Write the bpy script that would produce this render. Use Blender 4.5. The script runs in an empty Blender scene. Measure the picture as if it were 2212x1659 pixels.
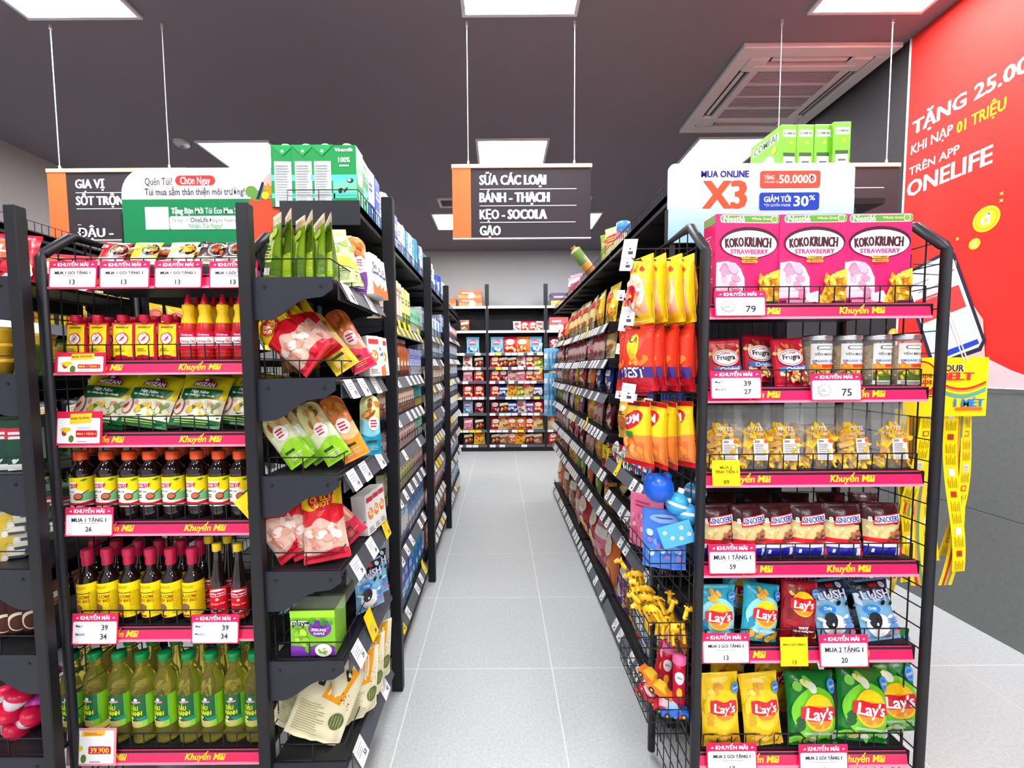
import bpy, bmesh, math, random
from mathutils import Vector, Matrix, Euler

S = bpy.context.scene
COL = S.collection
RND = random.Random(7)
PI = math.pi

# ------------------------------------------------------------------ camera
FPX, CX, CY, CAMZ = 940.0, 1080.0, 850.5, 1.34      # focal length in pixels of a 2212 x 1659 frame
CROT = Matrix.Rotation(math.radians(90 - 3.5), 3, 'X') @ Matrix.Rotation(math.radians(-0.4), 3, 'Z')
cam_data = bpy.data.cameras.new('camera')
cam_data.sensor_fit = 'HORIZONTAL'; cam_data.sensor_width = 36.0
cam_data.lens = 36.0 * FPX / 2212
cam_data.shift_x = (1106 - CX) / 2212
cam_data.shift_y = (CY - 829.5) / 2212
cam_data.clip_start = 0.02
cam = bpy.data.objects.new('camera', cam_data); COL.objects.link(cam)
cam.matrix_world = Matrix.Translation((0, 0, CAMZ)) @ CROT.to_4x4()
S.camera = cam

# ------------------------------------------------------------------ light and exposure
world = bpy.data.worlds.new('world'); S.world = world; world.use_nodes = True
world.node_tree.nodes['Background'].inputs[0].default_value = (0.93, 0.96, 1.0, 1)
world.node_tree.nodes['Background'].inputs[1].default_value = 0.8     # daylight through the shop front behind the camera
PANEL_EMIT = 38.0
S.view_settings.view_transform = 'Standard'
S.view_settings.look = 'None'
S.view_settings.exposure = 0.16
S.view_settings.gamma = 1.0
S.view_settings.use_curve_mapping = False

# ------------------------------------------------------------------ helpers
def at(px, py, Y):
    """point of the place seen at a pixel of the photograph, at depth Y"""
    d = CROT @ Vector(((px - CX) / FPX, (CY - py) / FPX, -1.0))
    t = Y / d.y
    return Vector((t * d.x, Y, CAMZ + t * d.z))
def atx(px, py, X):
    d = CROT @ Vector(((px - CX) / FPX, (CY - py) / FPX, -1.0))
    t = X / d.x
    return Vector((X, t * d.y, CAMZ + t * d.z))
def atz(px, py, Z):
    d = CROT @ Vector(((px - CX) / FPX, (CY - py) / FPX, -1.0))
    t = (Z - CAMZ) / d.z
    return Vector((t * d.x, t * d.y, Z))

_lin = {}
def L(c):
    """sRGB 0-255 tuple -> linear rgba"""
    if c not in _lin:
        _lin[c] = tuple((v / 255 / 12.92) if v <= 10 else ((v / 255 + 0.055) / 1.055) ** 2.4 for v in c) + (1.0,)
    return _lin[c]

BLACK = (26, 26, 30); WHITE = (238, 238, 240); GREY = (88, 90, 98); YEL = (250, 214, 20); INK = (40, 42, 58)
PINK = (238, 34, 92); RED = (214, 22, 36); CREAM = (238, 230, 196)

MATS = {}
def material(name, rough=0.5, spec=0.5, metal=0.0, alpha=1.0, trans=0.0, bump=0.0, scale=40.0, coat=0.0, speck=0.0, sscale=300.0, ior=1.45, bdist=0.002):
    m = bpy.data.materials.new(name); m.use_nodes = True
    nt = m.node_tree; b = nt.nodes['Principled BSDF']
    a = nt.nodes.new('ShaderNodeAttribute'); a.attribute_name = 'Col'
    src = a.outputs['Color']
    if speck:
        tc = nt.nodes.new('ShaderNodeTexCoord'); nz = nt.nodes.new('ShaderNodeTexNoise')
        nz.inputs['Scale'].default_value = sscale; nz.inputs['Detail'].default_value = 6; nz.inputs['Roughness'].default_value = 0.75
        nt.links.new(tc.outputs['Object'], nz.inputs['Vector'])
        mr = nt.nodes.new('ShaderNodeMapRange'); mr.inputs['From Min'].default_value = 0.3; mr.inputs['From Max'].default_value = 0.7
        mr.inputs['To Min'].default_value = 1 - speck; mr.inputs['To Max'].default_value = 1 + speck
        nt.links.new(nz.outputs['Fac'], mr.inputs['Value'])
        mx = nt.nodes.new('ShaderNodeVectorMath'); mx.operation = 'SCALE'
        nt.links.new(src, mx.inputs[0]); nt.links.new(mr.outputs['Result'], mx.inputs['Scale'])
        src = mx.outputs['Vector']
    nt.links.new(src, b.inputs['Base Color'])
    b.inputs['Roughness'].default_value = rough
    b.inputs['Specular IOR Level'].default_value = spec
    b.inputs['Metallic'].default_value = metal
    b.inputs['Alpha'].default_value = alpha
    b.inputs['Transmission Weight'].default_value = trans
    b.inputs['IOR'].default_value = ior
    b.inputs['Coat Weight'].default_value = coat
    b.inputs['Coat Roughness'].default_value = 0.08
    if bump:
        tc = nt.nodes.new('ShaderNodeTexCoord'); nz = nt.nodes.new('ShaderNodeTexNoise')
        nz.inputs['Scale'].default_value = scale; nz.inputs['Detail'].default_value = 3
        nt.links.new(tc.outputs['Object'], nz.inputs['Vector'])
        bp = nt.nodes.new('ShaderNodeBump'); bp.inputs['Strength'].default_value = bump; bp.inputs['Distance'].default_value = bdist
        nt.links.new(nz.outputs['Fac'], bp.inputs['Height']); nt.links.new(bp.outputs['Normal'], b.inputs['Normal'])
    MATS[name] = m
    return m
material('film', rough=0.27, bump=0.45, scale=38, bdist=0.004)
material('carton', rough=0.42)
material('paper', rough=0.7, spec=0.2)
material('plastic', rough=0.3)
material('powder_coat', rough=0.45, bump=0.08, scale=900, spec=0.4)
material('wall_paint', rough=0.85, bump=0.05, scale=250)
material('floor_tile', rough=0.38, speck=0.16, sscale=85, bump=0.03, scale=300)
material('wall_tile', rough=0.5, speck=0.12, sscale=60)
material('dark_glass', rough=0.08, coat=0.6)
material('clear', rough=0.06, alpha=0.16)
material('clear_film', rough=0.14, alpha=0.11, bump=0.7, scale=30, bdist=0.006)
material('oil', rough=0.05, trans=0.9, ior=1.25)
material('metal', rough=0.3, metal=0.9)
def emitter(name, col, strength):
    m = bpy.data.materials.new(name); m.use_nodes = True
    b = m.node_tree.nodes['Principled BSDF']
    b.inputs['Base Color'].default_value = (0.9, 0.9, 0.9, 1)
    b.inputs['Emission Color'].default_value = col; b.inputs['Emission Strength'].default_value = strength
    MATS[name] = m
emitter('panel_light', (0.97, 0.98, 1.0, 1), PANEL_EMIT)

class MB:
    """collects coloured polygons that become one mesh"""
    def __init__(s): s.v = []; s.f = []; s.c = []; s.sm = []
    def face(s, pts, col, sm=False):
        n = len(s.v); s.v.extend(tuple(p) for p in pts); s.f.append(tuple(range(n, n + len(pts)))); s.c.append(col); s.sm.append(sm)
    def raw(s, verts, faces, cols, sm=False):
        n = len(s.v); s.v.extend(tuple(p) for p in verts)
        for i, f in enumerate(faces):
            s.f.append(tuple(n + k for k in f)); s.c.append(cols[i] if isinstance(cols, list) else cols); s.sm.append(sm)
    def box(s, x0, y0, z0, x1, y1, z1, col, b=0.0):
        if x0 > x1: x0, x1 = x1, x0
        if y0 > y1: y0, y1 = y1, y0
        if z0 > z1: z0, z1 = z1, z0
        lo = (x0, y0, z0); hi = (x1, y1, z1)
        if not b:
            v = [(x0, y0, z0), (x1, y0, z0), (x1, y1, z0), (x0, y1, z0), (x0, y0, z1), (x1, y0, z1), (x1, y1, z1), (x0, y1, z1)]
            s.raw(v, [(0, 3, 2, 1), (4, 5, 6, 7), (0, 1, 5, 4), (1, 2, 6, 5), (2, 3, 7, 6), (3, 0, 4, 7)], col)
            return
        b = min(b, 0.45 * min(x1 - x0, y1 - y0, z1 - z0))
        idx = {}; v = []
        for sx in (0, 1):
            for sy in (0, 1):
                for sz in (0, 1):
                    sg = (sx, sy, sz); co = [hi[i] if sg[i] else lo[i] for i in range(3)]
                    for ax in range(3):
                        p = list(co)
                        for k in range(3):
                            if k != ax: p[k] += -b if sg[k] else b
                        idx[sg + (ax,)] = len(v); v.append(tuple(p))
        F = []
        for ax in range(3):
            u, w = (ax + 1) % 3, (ax + 2) % 3
            for sd in (0, 1):
                q = []
                for (a, c) in ((0, 0), (1, 0), (1, 1), (0, 1)):
                    g = [0, 0, 0]; g[ax] = sd; g[u] = a; g[w] = c
                    q.append(idx[tuple(g) + (ax,)])
                F.append(tuple(q if sd else q[::-1]))
        for ax in range(3):
            u, w = (ax + 1) % 3, (ax + 2) % 3
            for a in (0, 1):
                for c in (0, 1):
                    g0 = [0, 0, 0]; g1 = [0, 0, 0]; g0[u] = g1[u] = a; g0[w] = g1[w] = c; g1[ax] = 1
                    F.append((idx[tuple(g0) + (u,)], idx[tuple(g1) + (u,)], idx[tuple(g1) + (w,)], idx[tuple(g0) + (w,)]))
        for sx in (0, 1):
            for sy in (0, 1):
                for sz in (0, 1):
                    F.append(tuple(idx[(sx, sy, sz, k)] for k in range(3)))
        s.raw(v, F, col)
    def tube(s, pts, r, col, n=6, cap=True):
        pts = [Vector(p) for p in pts]; rings = []
        for i, p in enumerate(pts):
            d = (pts[min(i + 1, len(pts) - 1)] - pts[max(i - 1, 0)]).normalized()
            a = Vector((0, 0, 1)) if abs(d.z) < 0.9 else Vector((1, 0, 0))
            u = d.cross(a).normalized(); w = d.cross(u)
            rr = r[i] if isinstance(r, (list, tuple)) else r
            rings.append([p + (u * math.cos(2 * PI * k / n + PI / n) + w * math.sin(2 * PI * k / n + PI / n)) * rr for k in range(n)])
        v = [q for g in rings for q in g]; F = []
        for i in range(len(pts) - 1):
            for k in range(n):
                F.append((i * n + k, i * n + (k + 1) % n, (i + 1) * n + (k + 1) % n, (i + 1) * n + k))
        s.raw(v, F, col, n > 4)
        if cap:
            s.face(rings[0][::-1], col); s.face(rings[-1], col)
    def lathe(s, prof, col, n=20, cx=0, cy=0, sy=1.0, sm=True, arc=None):
        """prof: list of (r, z[, colour of the band above])"""
        a0, a1 = arc if arc else (0, 2 * PI)
        m = n if not arc else n + 1
        v = []
        for p in prof:
            for k in range(m):
                a = a0 + (a1 - a0) * k / n
                v.append((cx + p[0] * math.cos(a), cy + sy * p[0] * math.sin(a), p[1]))
        F = []; C = []
        for i in range(len(prof) - 1):
            cc = prof[i][2] if len(prof[i]) > 2 else col
            for k in range(n):
                k2 = (k + 1) % m if not arc else k + 1
                F.append((i * m + k, i * m + k2, (i + 1) * m + k2, (i + 1) * m + k)); C.append(cc)
        s.raw(v, F, C, sm)
    def disc(s, r, z, col, n=20, cx=0, cy=0, sy=1.0, up=True):
        p = [(cx + r * math.cos(2 * PI * k / n), cy + sy * r * math.sin(2 * PI * k / n), z) for k in range(n)]
        s.face(p if up else p[::-1], col)
    def prism(s, pts, depth, col, axis='y', off=0.0):
        """outline pts (x, z) extruded along y from off to off+depth (axis x: outline is (y, z))"""
        n = len(pts)
        def P(a, b, t): return (a, t, b) if axis == 'y' else (t, a, b) if axis == 'x' else (a, b, t)
        v = [P(a, b, off) for a, b in pts] + [P(a, b, off + depth) for a, b in pts]
        F = [tuple(range(n)), tuple(range(2 * n - 1, n - 1, -1))] + [(i, i + n, (i + 1) % n + n, (i + 1) % n) for i in range(n)]
        s.raw(v, F, col)
    def sphere(s, c, r, col, n=12, m=8, sc=(1, 1, 1)):
        v = []; F = []
        for i in range(m + 1):
            t = PI * i / m
            for k in range(n):
                a = 2 * PI * k / n
                v.append((c[0] + r * sc[0] * math.sin(t) * math.cos(a), c[1] + r * sc[1] * math.sin(t) * math.sin(a), c[2] + r * sc[2] * math.cos(t)))
        for i in range(m):
            for k in range(n):
                F.append((i * n + k, (i + 1) * n + k, (i + 1) * n + (k + 1) % n, i * n + (k + 1) % n))
        s.raw(v, F, col, True)
    def join(s, o, M=None):
        n = len(s.v)
        s.v.extend(tuple(M @ Vector(p)) if M else p for p in o.v)
        s.f.extend(tuple(n + k for k in f) for f in o.f); s.c.extend(o.c); s.sm.extend(o.sm)
    def mesh(s, name):
        me = bpy.data.meshes.new(name)
        me.from_pydata(s.v, [], s.f)
        at_ = me.color_attributes.new('Col', 'FLOAT_COLOR', 'CORNER')
        buf = []
        for f, c in zip(s.f, s.c): buf.extend(L(c) * len(f))
        at_.data.foreach_set('color', buf)
        me.polygons.foreach_set('use_smooth', s.sm)
        me.update()
        return me

def obj(name, mb, mat='plastic', parent=None, loc=None, rot=None):
    me = mb.mesh(name) if isinstance(mb, MB) else mb
    if not me.materials: me.materials.append(MATS[mat])
    o = bpy.data.objects.new(name, me); COL.objects.link(o)
    if parent: o.parent = parent
    if loc: o.location = loc
    if rot: o.rotation_euler = rot
    return o
def tag(o, label=None, cat=None, group=None, kind=None):
    if label: o['label'] = label
    if cat: o['category'] = cat
    if group: o['group'] = group
    if kind: o['kind'] = kind
    return o
def empty(name, loc=(0, 0, 0), rot=None):
    o = bpy.data.objects.new(name, None); COL.objects.link(o); o.location = loc; o.empty_display_size = 0.05
    if rot: o.rotation_euler = rot
    return o
def struct(name, mb, mat='wall_paint', label=None, parent=None):
    o = obj(name, mb, mat, parent)
    o['kind'] = 'structure'
    if label: o['label'] = label
    return o

# ---- flat print: 2D shapes in fractions of a face, mapped on to its surface
_txt = {}
def text_mesh(s, bold=0.0, res=2, shear=0.0):
    k = (s, bold, res, shear)
    if k not in _txt:
        c = bpy.data.curves.new('lettering', 'FONT'); c.body = s; c.resolution_u = res; c.offset = bold; c.shear = shear
        c.align_x = 'CENTER'
        o = bpy.data.objects.new('lettering', c); COL.objects.link(o)
        dg = bpy.context.evaluated_depsgraph_get()
        me = bpy.data.meshes.new_from_object(o.evaluated_get(dg))
        vs = [(v.co.x, v.co.y) for v in me.vertices]; fs = [tuple(p.vertices) for p in me.polygons]
        bpy.data.objects.remove(o); bpy.data.curves.remove(c); bpy.data.meshes.remove(me)
        if vs:
            x0 = min(v[0] for v in vs); x1 = max(v[0] for v in vs)
            vs = [(v[0] - (x0 + x1) / 2, v[1]) for v in vs]
        else: x0 = 0; x1 = 1
        _txt[k] = (vs, fs, x1 - x0)
    return _txt[k]
CAPH = 0.70      # cap height of the lettering at size 1

class Art:
    """w, h: size of the face in metres; shapes are given in fractions: x -0.5..0.5, z 0..1"""
    def __init__(s, w, h): s.w = w; s.h = h; s.items = []
    def add(s, vs, fs, col, small=False):
        s.items.append((vs, fs, col, small)); return s
    def poly(s, pts, col): return s.add([(x * s.w, z * s.h) for x, z in pts], [tuple(range(len(pts)))], col)
    def rect(s, x0, z0, x1, z1, col, r=0.0):
        if not r: return s.poly([(x0, z0), (x1, z0), (x1, z1), (x0, z1)], col)
        X0, Z0, X1, Z1 = x0 * s.w, z0 * s.h, x1 * s.w, z1 * s.h; r = min(r * s.w, (X1 - X0) / 2, (Z1 - Z0) / 2); p = []
        for cx, cz, a in ((X1 - r, Z1 - r, 0), (X0 + r, Z1 - r, 1), (X0 + r, Z0 + r, 2), (X1 - r, Z0 + r, 3)):
            for k in range(5):
                t = PI / 2 * (a + k / 4); p.append((cx + r * math.cos(t), cz + r * math.sin(t)))
        return s.add(p, [tuple(range(len(p)))], col)
    def ell(s, cx, cz, rx, rz, col, n=22, rot=0.0, a0=0.0, a1=2 * PI):
        """radii both in fractions of the width"""
        p = []
        full = a1 - a0 >= 2 * PI - 1e-6
        for k in range(n if full else n + 1):
            t = a0 + (a1 - a0) * k / n; x = rx * s.w * math.cos(t); z = rz * s.w * math.sin(t)
            p.append((cx * s.w + x * math.cos(rot) - z * math.sin(rot), cz * s.h + x * math.sin(rot) + z * math.cos(rot)))
        return s.add(p, [tuple(range(len(p)))], col)
    def star(s, cx, cz, r, col, n=12, q=0.7):
        p = []
        for k in range(2 * n):
            t = PI * k / n; rr = r * (1 if k % 2 else q) * s.w
            p.append((cx * s.w + rr * math.cos(t), cz * s.h + rr * math.sin(t)))
        return s.add(p, [tuple(range(2 * n))], col)
    def text(s, t, cx, cz, wid, col, bold=0.02, hgt=None, rot=0.0, shear=0.0, align='c', res=2):
        """wid: length of the line in fractions of the width; cz: middle of the capitals; hgt: cap height in fractions of h (else natural)"""
        if bold > 0.014:                     # heavy lettering: a few shifted copies instead of a wide offset
            d = (bold - 0.012) * 0.9 * wid / max(1, len(t)) * 1.5
            for k in (-1, 1): s.text(t, cx + k * d * math.cos(rot), cz + k * d * math.sin(rot) * s.w / s.h, wid * 0.98, col, 0.012, hgt, rot, shear, align, res)
            bold = 0.012
        vs, fs, w0 = text_mesh(t, bold, res, shear)
        kx = wid * s.w / w0; kz = kx if hgt is None else hgt * s.h / CAPH
        ox = 0 if align == 'c' else wid * s.w / 2
        out = []
        for x, y in vs:
            X = x * kx + ox; Z = y * kz - CAPH * kz / 2
            out.append((cx * s.w + X * math.cos(rot) - Z * math.sin(rot), cz * s.h + X * math.sin(rot) + Z * math.cos(rot)))
        return s.add(out, fs, col, True)
    def wave(s, z0, z1, col, amp=0.04, freq=4.0, ph=0.0, n=14):
        """a field across the whole width from z0 up to a wavy edge near z1"""
        p = [(-0.5, z0), (0.5, z0)] + [(0.5 - k / n, z1 + amp * math.sin(freq * (0.5 - k / n) + ph)) for k in range(n + 1)]
        return s.poly(p, col)
    def bars(s, x0, z0, x1, z1, n, col, seed=1, fill=0.5):
        """lines of print too small to read"""
        r = random.Random(seed)
        for k in range(n):
            a = z0 + (z1 - z0) * k / n; b = a + (z1 - z0) / n * fill
            s.rect(x0, a, x1 - (x1 - x0) * r.uniform(0, 0.35), b, col)
        return s
    def blobs(s, x0, z0, x1, z1, n, cols, r, seed=1):
        g = random.Random(seed)
        for k in range(n):
            s.ell(g.uniform(x0, x1), g.uniform(z0, z1), r * g.uniform(0.6, 1.2), r * g.uniform(0.4, 0.8), g.choice(cols), n=9, rot=g.uniform(0, PI))
        return s

def conform(vs, fs, xs, zs):
    bm = bmesh.new(); bv = [bm.verts.new((x, z, 0)) for x, z in vs]
    for f in fs:
        try: bm.faces.new([bv[i] for i in f])
        except ValueError: pass
    x0 = min(v[0] for v in vs); x1 = max(v[0] for v in vs); z0 = min(v[1] for v in vs); z1 = max(v[1] for v in vs)
    for c in xs:
        if x0 + 1e-5 < c < x1 - 1e-5:
            bmesh.ops.bisect_plane(bm, geom=bm.verts[:] + bm.edges[:] + bm.faces[:], plane_co=(c, 0, 0), plane_no=(1, 0, 0))
    for c in zs:
        if z0 + 1e-5 < c < z1 - 1e-5:
            bmesh.ops.bisect_plane(bm, geom=bm.verts[:] + bm.edges[:] + bm.faces[:], plane_co=(0, c, 0), plane_no=(0, 1, 0))
    bm.verts.index_update()
    out = [(v.co.x, v.co.y) for v in bm.verts], [tuple(v.index for v in f.verts) for f in bm.faces]
    bm.free()
    return out
def apply_art(mb, art, surf, xs=(), zs=(), off=0.0004, step=0.00012):
    """surf(x, z, o) -> point o metres proud of the face"""
    for i, (vs, fs, col, small) in enumerate(art.items):
        if (xs or zs) and not small: vs, fs = conform(vs, fs, xs, zs)
        o = off + step * i
        mb.raw([surf(x, z, o) for x, z in vs], fs, col, False)

ORD = ['first', 'second', 'third', 'fourth', 'fifth', 'sixth', 'seventh', 'eighth', 'ninth', 'tenth', 'eleventh', 'twelfth', 'thirteenth', 'fourteenth', 'fifteenth', 'sixteenth', 'seventeenth', 'eighteenth', 'nineteenth', 'twentieth'] + ['twenty-' + q for q in ('first', 'second', 'third', 'fourth', 'fifth', 'sixth', 'seventh', 'eighth', 'ninth')]
KINDS = {}
def kind(key, name, cat, parts):
    """parts: list of (part name, MB or mesh, material); the first is the body"""
    ps = []
    for n, mb, mt in parts:
        me = mb.mesh(n) if isinstance(mb, MB) else mb
        me.materials.append(MATS[mt]); ps.append((n, me))
    KINDS[key] = (name, cat, ps)
def put(key, loc, label, group=None, yaw=0.0, lean=0.0, roll=0.0, s=1.0):
    name, cat, ps = KINDS[key]
    o = bpy.data.objects.new(name, ps[0][1]); COL.objects.link(o)
    o.location = loc; o.rotation_euler = (-lean, roll, yaw); o.scale = (s, s, s)
    tag(o, label, cat, group)
    for n, me in ps[1:]:
        c = bpy.data.objects.new(n, me); COL.objects.link(c); c.parent = o
    return o
# ------------------------------------------------------------------ the room
XL, XR, YB, YF, ZC = -4.1, 2.42, 7.26, -2.4, 3.24
CEIL = (124, 115, 123)
m = MB(); m.box(XL - 0.2, YF, -0.12, XR + 0.2, YB + 0.1, -0.0007, (226, 226, 222))
floor = struct('floor', m, 'floor_tile', 'pale grey tiled shop floor with light joints')
tile = MB(); tile.box(-0.298, -0.298, -0.0038, 0.298, 0.298, 0.0, (182, 184, 184), b=0.0006)
tile_me = tile.mesh('tile'); tile_me.materials.append(MATS['floor_tile'])
for i in range(-6, 4):
    for j in range(-2, 10):
        cx = -0.377 + 0.6 * i + 0.3; cy = 1.861 + 0.6 * j + 0.3
        if XL + 0.25 < cx < XR + 0.1 and cy < YB:
            t = obj('tile', tile_me, parent=floor); t.location = (cx, cy, 0); t.rotation_euler = (0, 0, PI / 2 * ((i * 3 + j) % 4))
cut = MB(); cut.box(-0.298, -0.298, -0.0038, 0.098, 0.298, 0.0, (182, 184, 184), b=0.0006)
cut_me = cut.mesh('tile'); cut_me.materials.append(MATS['floor_tile'])
for j in range(-2, 10):
    cy = 1.861 + 0.6 * j + 0.3
    if cy < YB: t = obj('tile', cut_me, parent=floor); t.location = (2.321, cy, 0)
m = MB(); m.box(XL - 0.2, YF, ZC, XR + 0.2, YB + 0.1, ZC + 0.15, CEIL)
struct('ceiling', m, 'wall_paint', 'dark charcoal painted ceiling')
m = MB(); m.box(XL - 0.2, YB, 0, XR + 0.2, YB + 0.1, ZC, (176, 176, 176))
struct('wall_back', m, 'wall_paint', 'light grey painted wall at the end of the aisle')
m = MB(); m.box(XL - 0.1, YF, 0, XL, YB, ZC, (178, 172, 170))
struct('wall_left', m, 'wall_paint', 'light grey painted side wall')
m = MB(); m.box(XR, YF, 0, XR + 0.1, YB, ZC, (50, 46, 49))
wall_right = struct('wall_right', m, 'wall_paint', 'dark side wall with grey tiled lower half')
for k in range(-1, 6):
    for r in range(2):
        m = MB(); y0 = 1.46 + 1.2 * k - (0.0 if r else 0.0)
        m.box(XR - 0.012, y0 + 0.0015, r * 0.6 + 0.0015, XR, y0 + 1.1985, r * 0.6 + 0.5985, (112, 114, 112), b=0.0012)
        obj('tile', m, 'wall_tile', wall_right)
m = MB(); m.box(XR - 0.016, YF, 1.2, XR, 7.2, 1.222, (226, 226, 226), b=0.002)
struct('trim_1', m, 'metal', 'thin bright metal strip above the wall tiles')

# ceiling panel lights
def panel_light(x, y, label):
    t = empty('ceiling_light', (x, y, ZC)); tag(t, label, 'ceiling light', 'square ceiling light panels')
    f = MB(); a, b = 0.31, 0.288
    for (x0, y0, x1, y1) in ((-a, -a, a, -b), (-a, b, a, a), (-a, -b, -b, b), (b, -b, a, b)):
        f.box(x0, y0, -0.016, x1, y1, 0.0, (214, 214, 216), b=0.002)
    obj('frame', f, 'plastic', t)
    d = MB(); d.box(-b, -b, -0.009, b, b, 0.0, WHITE); obj('diffuser', d, 'panel_light', t)
for x, y, lb in ((-2.22, 2.16, 'square white ceiling light above the hanging spice sign'), (0.12, 2.16, 'square white ceiling light above the middle hanging sign, nearest one'),
                 (1.98, 2.16, 'square white ceiling light beside the red wall poster'), (-2.22, 4.05, 'square white ceiling light behind the green milk cartons'),
                 (0.12, 4.05, 'square white ceiling light just above the middle hanging sign bar'), (1.98, 4.05, 'square white ceiling light below the air conditioner'),
                 (-0.53, 5.8, 'far ceiling light peeking out beside the orange band of the middle sign'), (0.98, 5.8, 'far ceiling light peeking out beside the black end of the middle sign'),
                 (-2.22, 0.3, 'square white ceiling light overhead on the spice side'), (0.12, 0.3, 'square white ceiling light overhead in the middle'), (1.98, 0.3, 'square white ceiling light overhead on the poster side'),
                 (-2.22, -1.5, 'square white ceiling light near the shop front on the spice side'), (0.12, -1.5, 'square white ceiling light near the shop front in the middle'),
                 (1.98, -1.5, 'square white ceiling light near the shop front on the poster side')):
    panel_light(x, y, lb)

# ceiling cassette air conditioner
def air_conditioner(x0, x1, y0, y1):
    cx, cy = (x0 + x1) / 2, (y0 + y1) / 2; h = (x1 - x0) / 2
    t = empty('air_conditioner', (cx, cy, ZC)); tag(t, 'white square cassette air conditioner set in the dark ceiling', 'air conditioner')
    W = (206, 202, 202); D = (52, 48, 52)
    p = MB()
    def ringb(a, b, z0, z1, c):
        for (u0, v0, u1, v1) in ((-a, -a, a, -b), (-a, b, a, a), (-a, -b, -b, b), (b, -b, a, b)): p.box(u0, v0, z0, u1, v1, z1, c, b=0.004)
    ringb(h, h - 0.085, -0.03, 0, W)
    ringb(h - 0.155, h - 0.205, -0.036, 0, W)
    p.box(-h + 0.08, -h + 0.08, -0.006, h - 0.08, h - 0.08, 0, D)
    for sx in (-1, 1):
        for sy in (-1, 1):
            p.box(sx * (h - 0.09), sy * (h - 0.09), -0.033, sx * (h - 0.22), sy * (h - 0.22), -0.004, W, b=0.012)
    obj('panel', p, 'plastic', t)
    for k in range(4):
        l = MB(); L2 = h - 0.235
        l.box(-L2, -0.012, -0.003, L2, 0.012, 0.003, W, b=0.002)
        o = obj('louver', l, 'plastic', t); a = k * PI / 2
        o.location = (math.sin(a) * (h - 0.118), math.cos(a) * (h - 0.118), -0.018); o.rotation_euler = (math.radians(24), 0, -a)
    g = MB(); q = h - 0.205
    g.box(-q, -q, -0.012, q, q, -0.008, (96, 90, 96)); gr = obj('grille', g, 'plastic', t)
    n = 26
    sl = MB(); sl.box(-q, -0.004, -0.03, q, 0.004, -0.013, (168, 162, 166)); sme = sl.mesh('slat'); sme.materials.append(MATS['plastic'])
    for k in range(n):
        o = obj('slat', sme, parent=gr); o.location = (0, -q + 2 * q * (k + 0.5) / n, 0)
    for k in range(1, 4):
        b = MB(); b.box(-q, -q + 2 * q * k / 4 - 0.007, -0.034, q, -q + 2 * q * k / 4 + 0.007, -0.012, W); obj('crossbar', b, 'plastic', gr)
air_conditioner(1.455, 2.395, 2.69, 3.62)

p = atz(393, 312, ZC - 0.02)
m = MB(); m.lathe([(0.062, 0), (0.062, -0.014), (0.048, -0.032), (0.02, -0.036), (0.001, -0.036)], (196, 192, 194), n=24)
d = obj('smoke_detector', m, 'plastic', loc=(p.x, p.y, ZC)); tag(d, 'small round white smoke detector on the dark ceiling', 'smoke detector')
m = MB(); m.lathe([(0.012, -0.036), (0.012, -0.041), (0.001, -0.042)], (90, 86, 90), n=12); obj('sensor_head', m, 'plastic', d)

v = empty('ceiling_vent', (0.18, 5.13, ZC)); tag(v, 'long pale air vent in the ceiling behind the middle sign', 'vent')
m = MB()
for (a, b, c, d_) in ((-0.87, -0.13, 0.87, -0.1), (-0.87, 0.1, 0.87, 0.13), (-0.87, -0.1, -0.84, 0.1), (0.84, -0.1, 0.87, 0.1)): m.box(a, b, -0.02, c, d_, 0, (200, 198, 198))
obj('frame', m, 'plastic', v)
for k in range(5):
    m = MB(); m.box(-0.84, -0.083 + k * 0.04, -0.014, 0.84, -0.077 + k * 0.04, -0.001, (120, 116, 118)); obj('slat', m, 'plastic', v)

# red poster on the side wall
PY0 = 2.66
def on_wall(s, z, o): return (XR - 0.006 - o, PY0 - s, z)
po = MB(); po.box(XR - 0.006, 0.4, 1.226, XR, PY0, ZC - 0.004, (222, 48, 42))
po.box(XR - 0.008, PY0 - 0.006, 1.226, XR, PY0 + 0.006, ZC - 0.004, (236, 226, 224))
po.box(XR - 0.008, 0.4, 1.226, XR, PY0, 1.232, (236, 226, 224))
poster = obj('wall_poster', po, 'paper'); tag(poster, 'large red promotional wall poster with a phone and white lettering', 'poster')
A = Art(1, 1)
def wt(t, s0, s1, base, cap, col, bold, name):
    a = Art(1, 1); a.text(t, (s0 + s1) / 2, base + cap / 2, s1 - s0, col, bold=bold, hgt=cap)
    mm = MB(); apply_art(mm, a, on_wall, off=0.0006); obj(name, mm, 'paper', poster)
WT = (248, 244, 246)
wt('TẶNG 25.000Đ', 0.035, 0.73, 2.672, 0.073, WT, 0.03, 'lettering')
wt('KHI NẠP', 0.035, 0.27, 2.562, 0.052, WT, 0.012, 'lettering')
wt('01 TRIỆU', 0.29, 0.515, 2.55, 0.056, (250, 214, 30), 0.02, 'lettering')
wt('TRÊN APP', 0.03, 0.31, 2.445, 0.044, WT, 0.012, 'lettering')
wt('ONELIFE', 0.02, 0.47, 2.322, 0.088, WT, 0.035, 'lettering')
a = Art(1, 1)
def coin(px, py, r):
    q = atx(px, py, XR); s_, z_ = PY0 - q.y, q.z
    a.ell(s_, z_, r, r, (252, 206, 40)); a.ell(s_, z_, r * 0.82, r * 0.82, (246, 170, 24)); a.ell(s_, z_, r * 0.74, r * 0.74, (252, 206, 40))
    a.text('đ', s_, z_, r * 0.7, (248, 240, 230), bold=0.05)
coin(2133, 473, 0.062); coin(2108, 527, 0.028); coin(1955, 578, 0.045); coin(1932, 720, 0.03)
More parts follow.
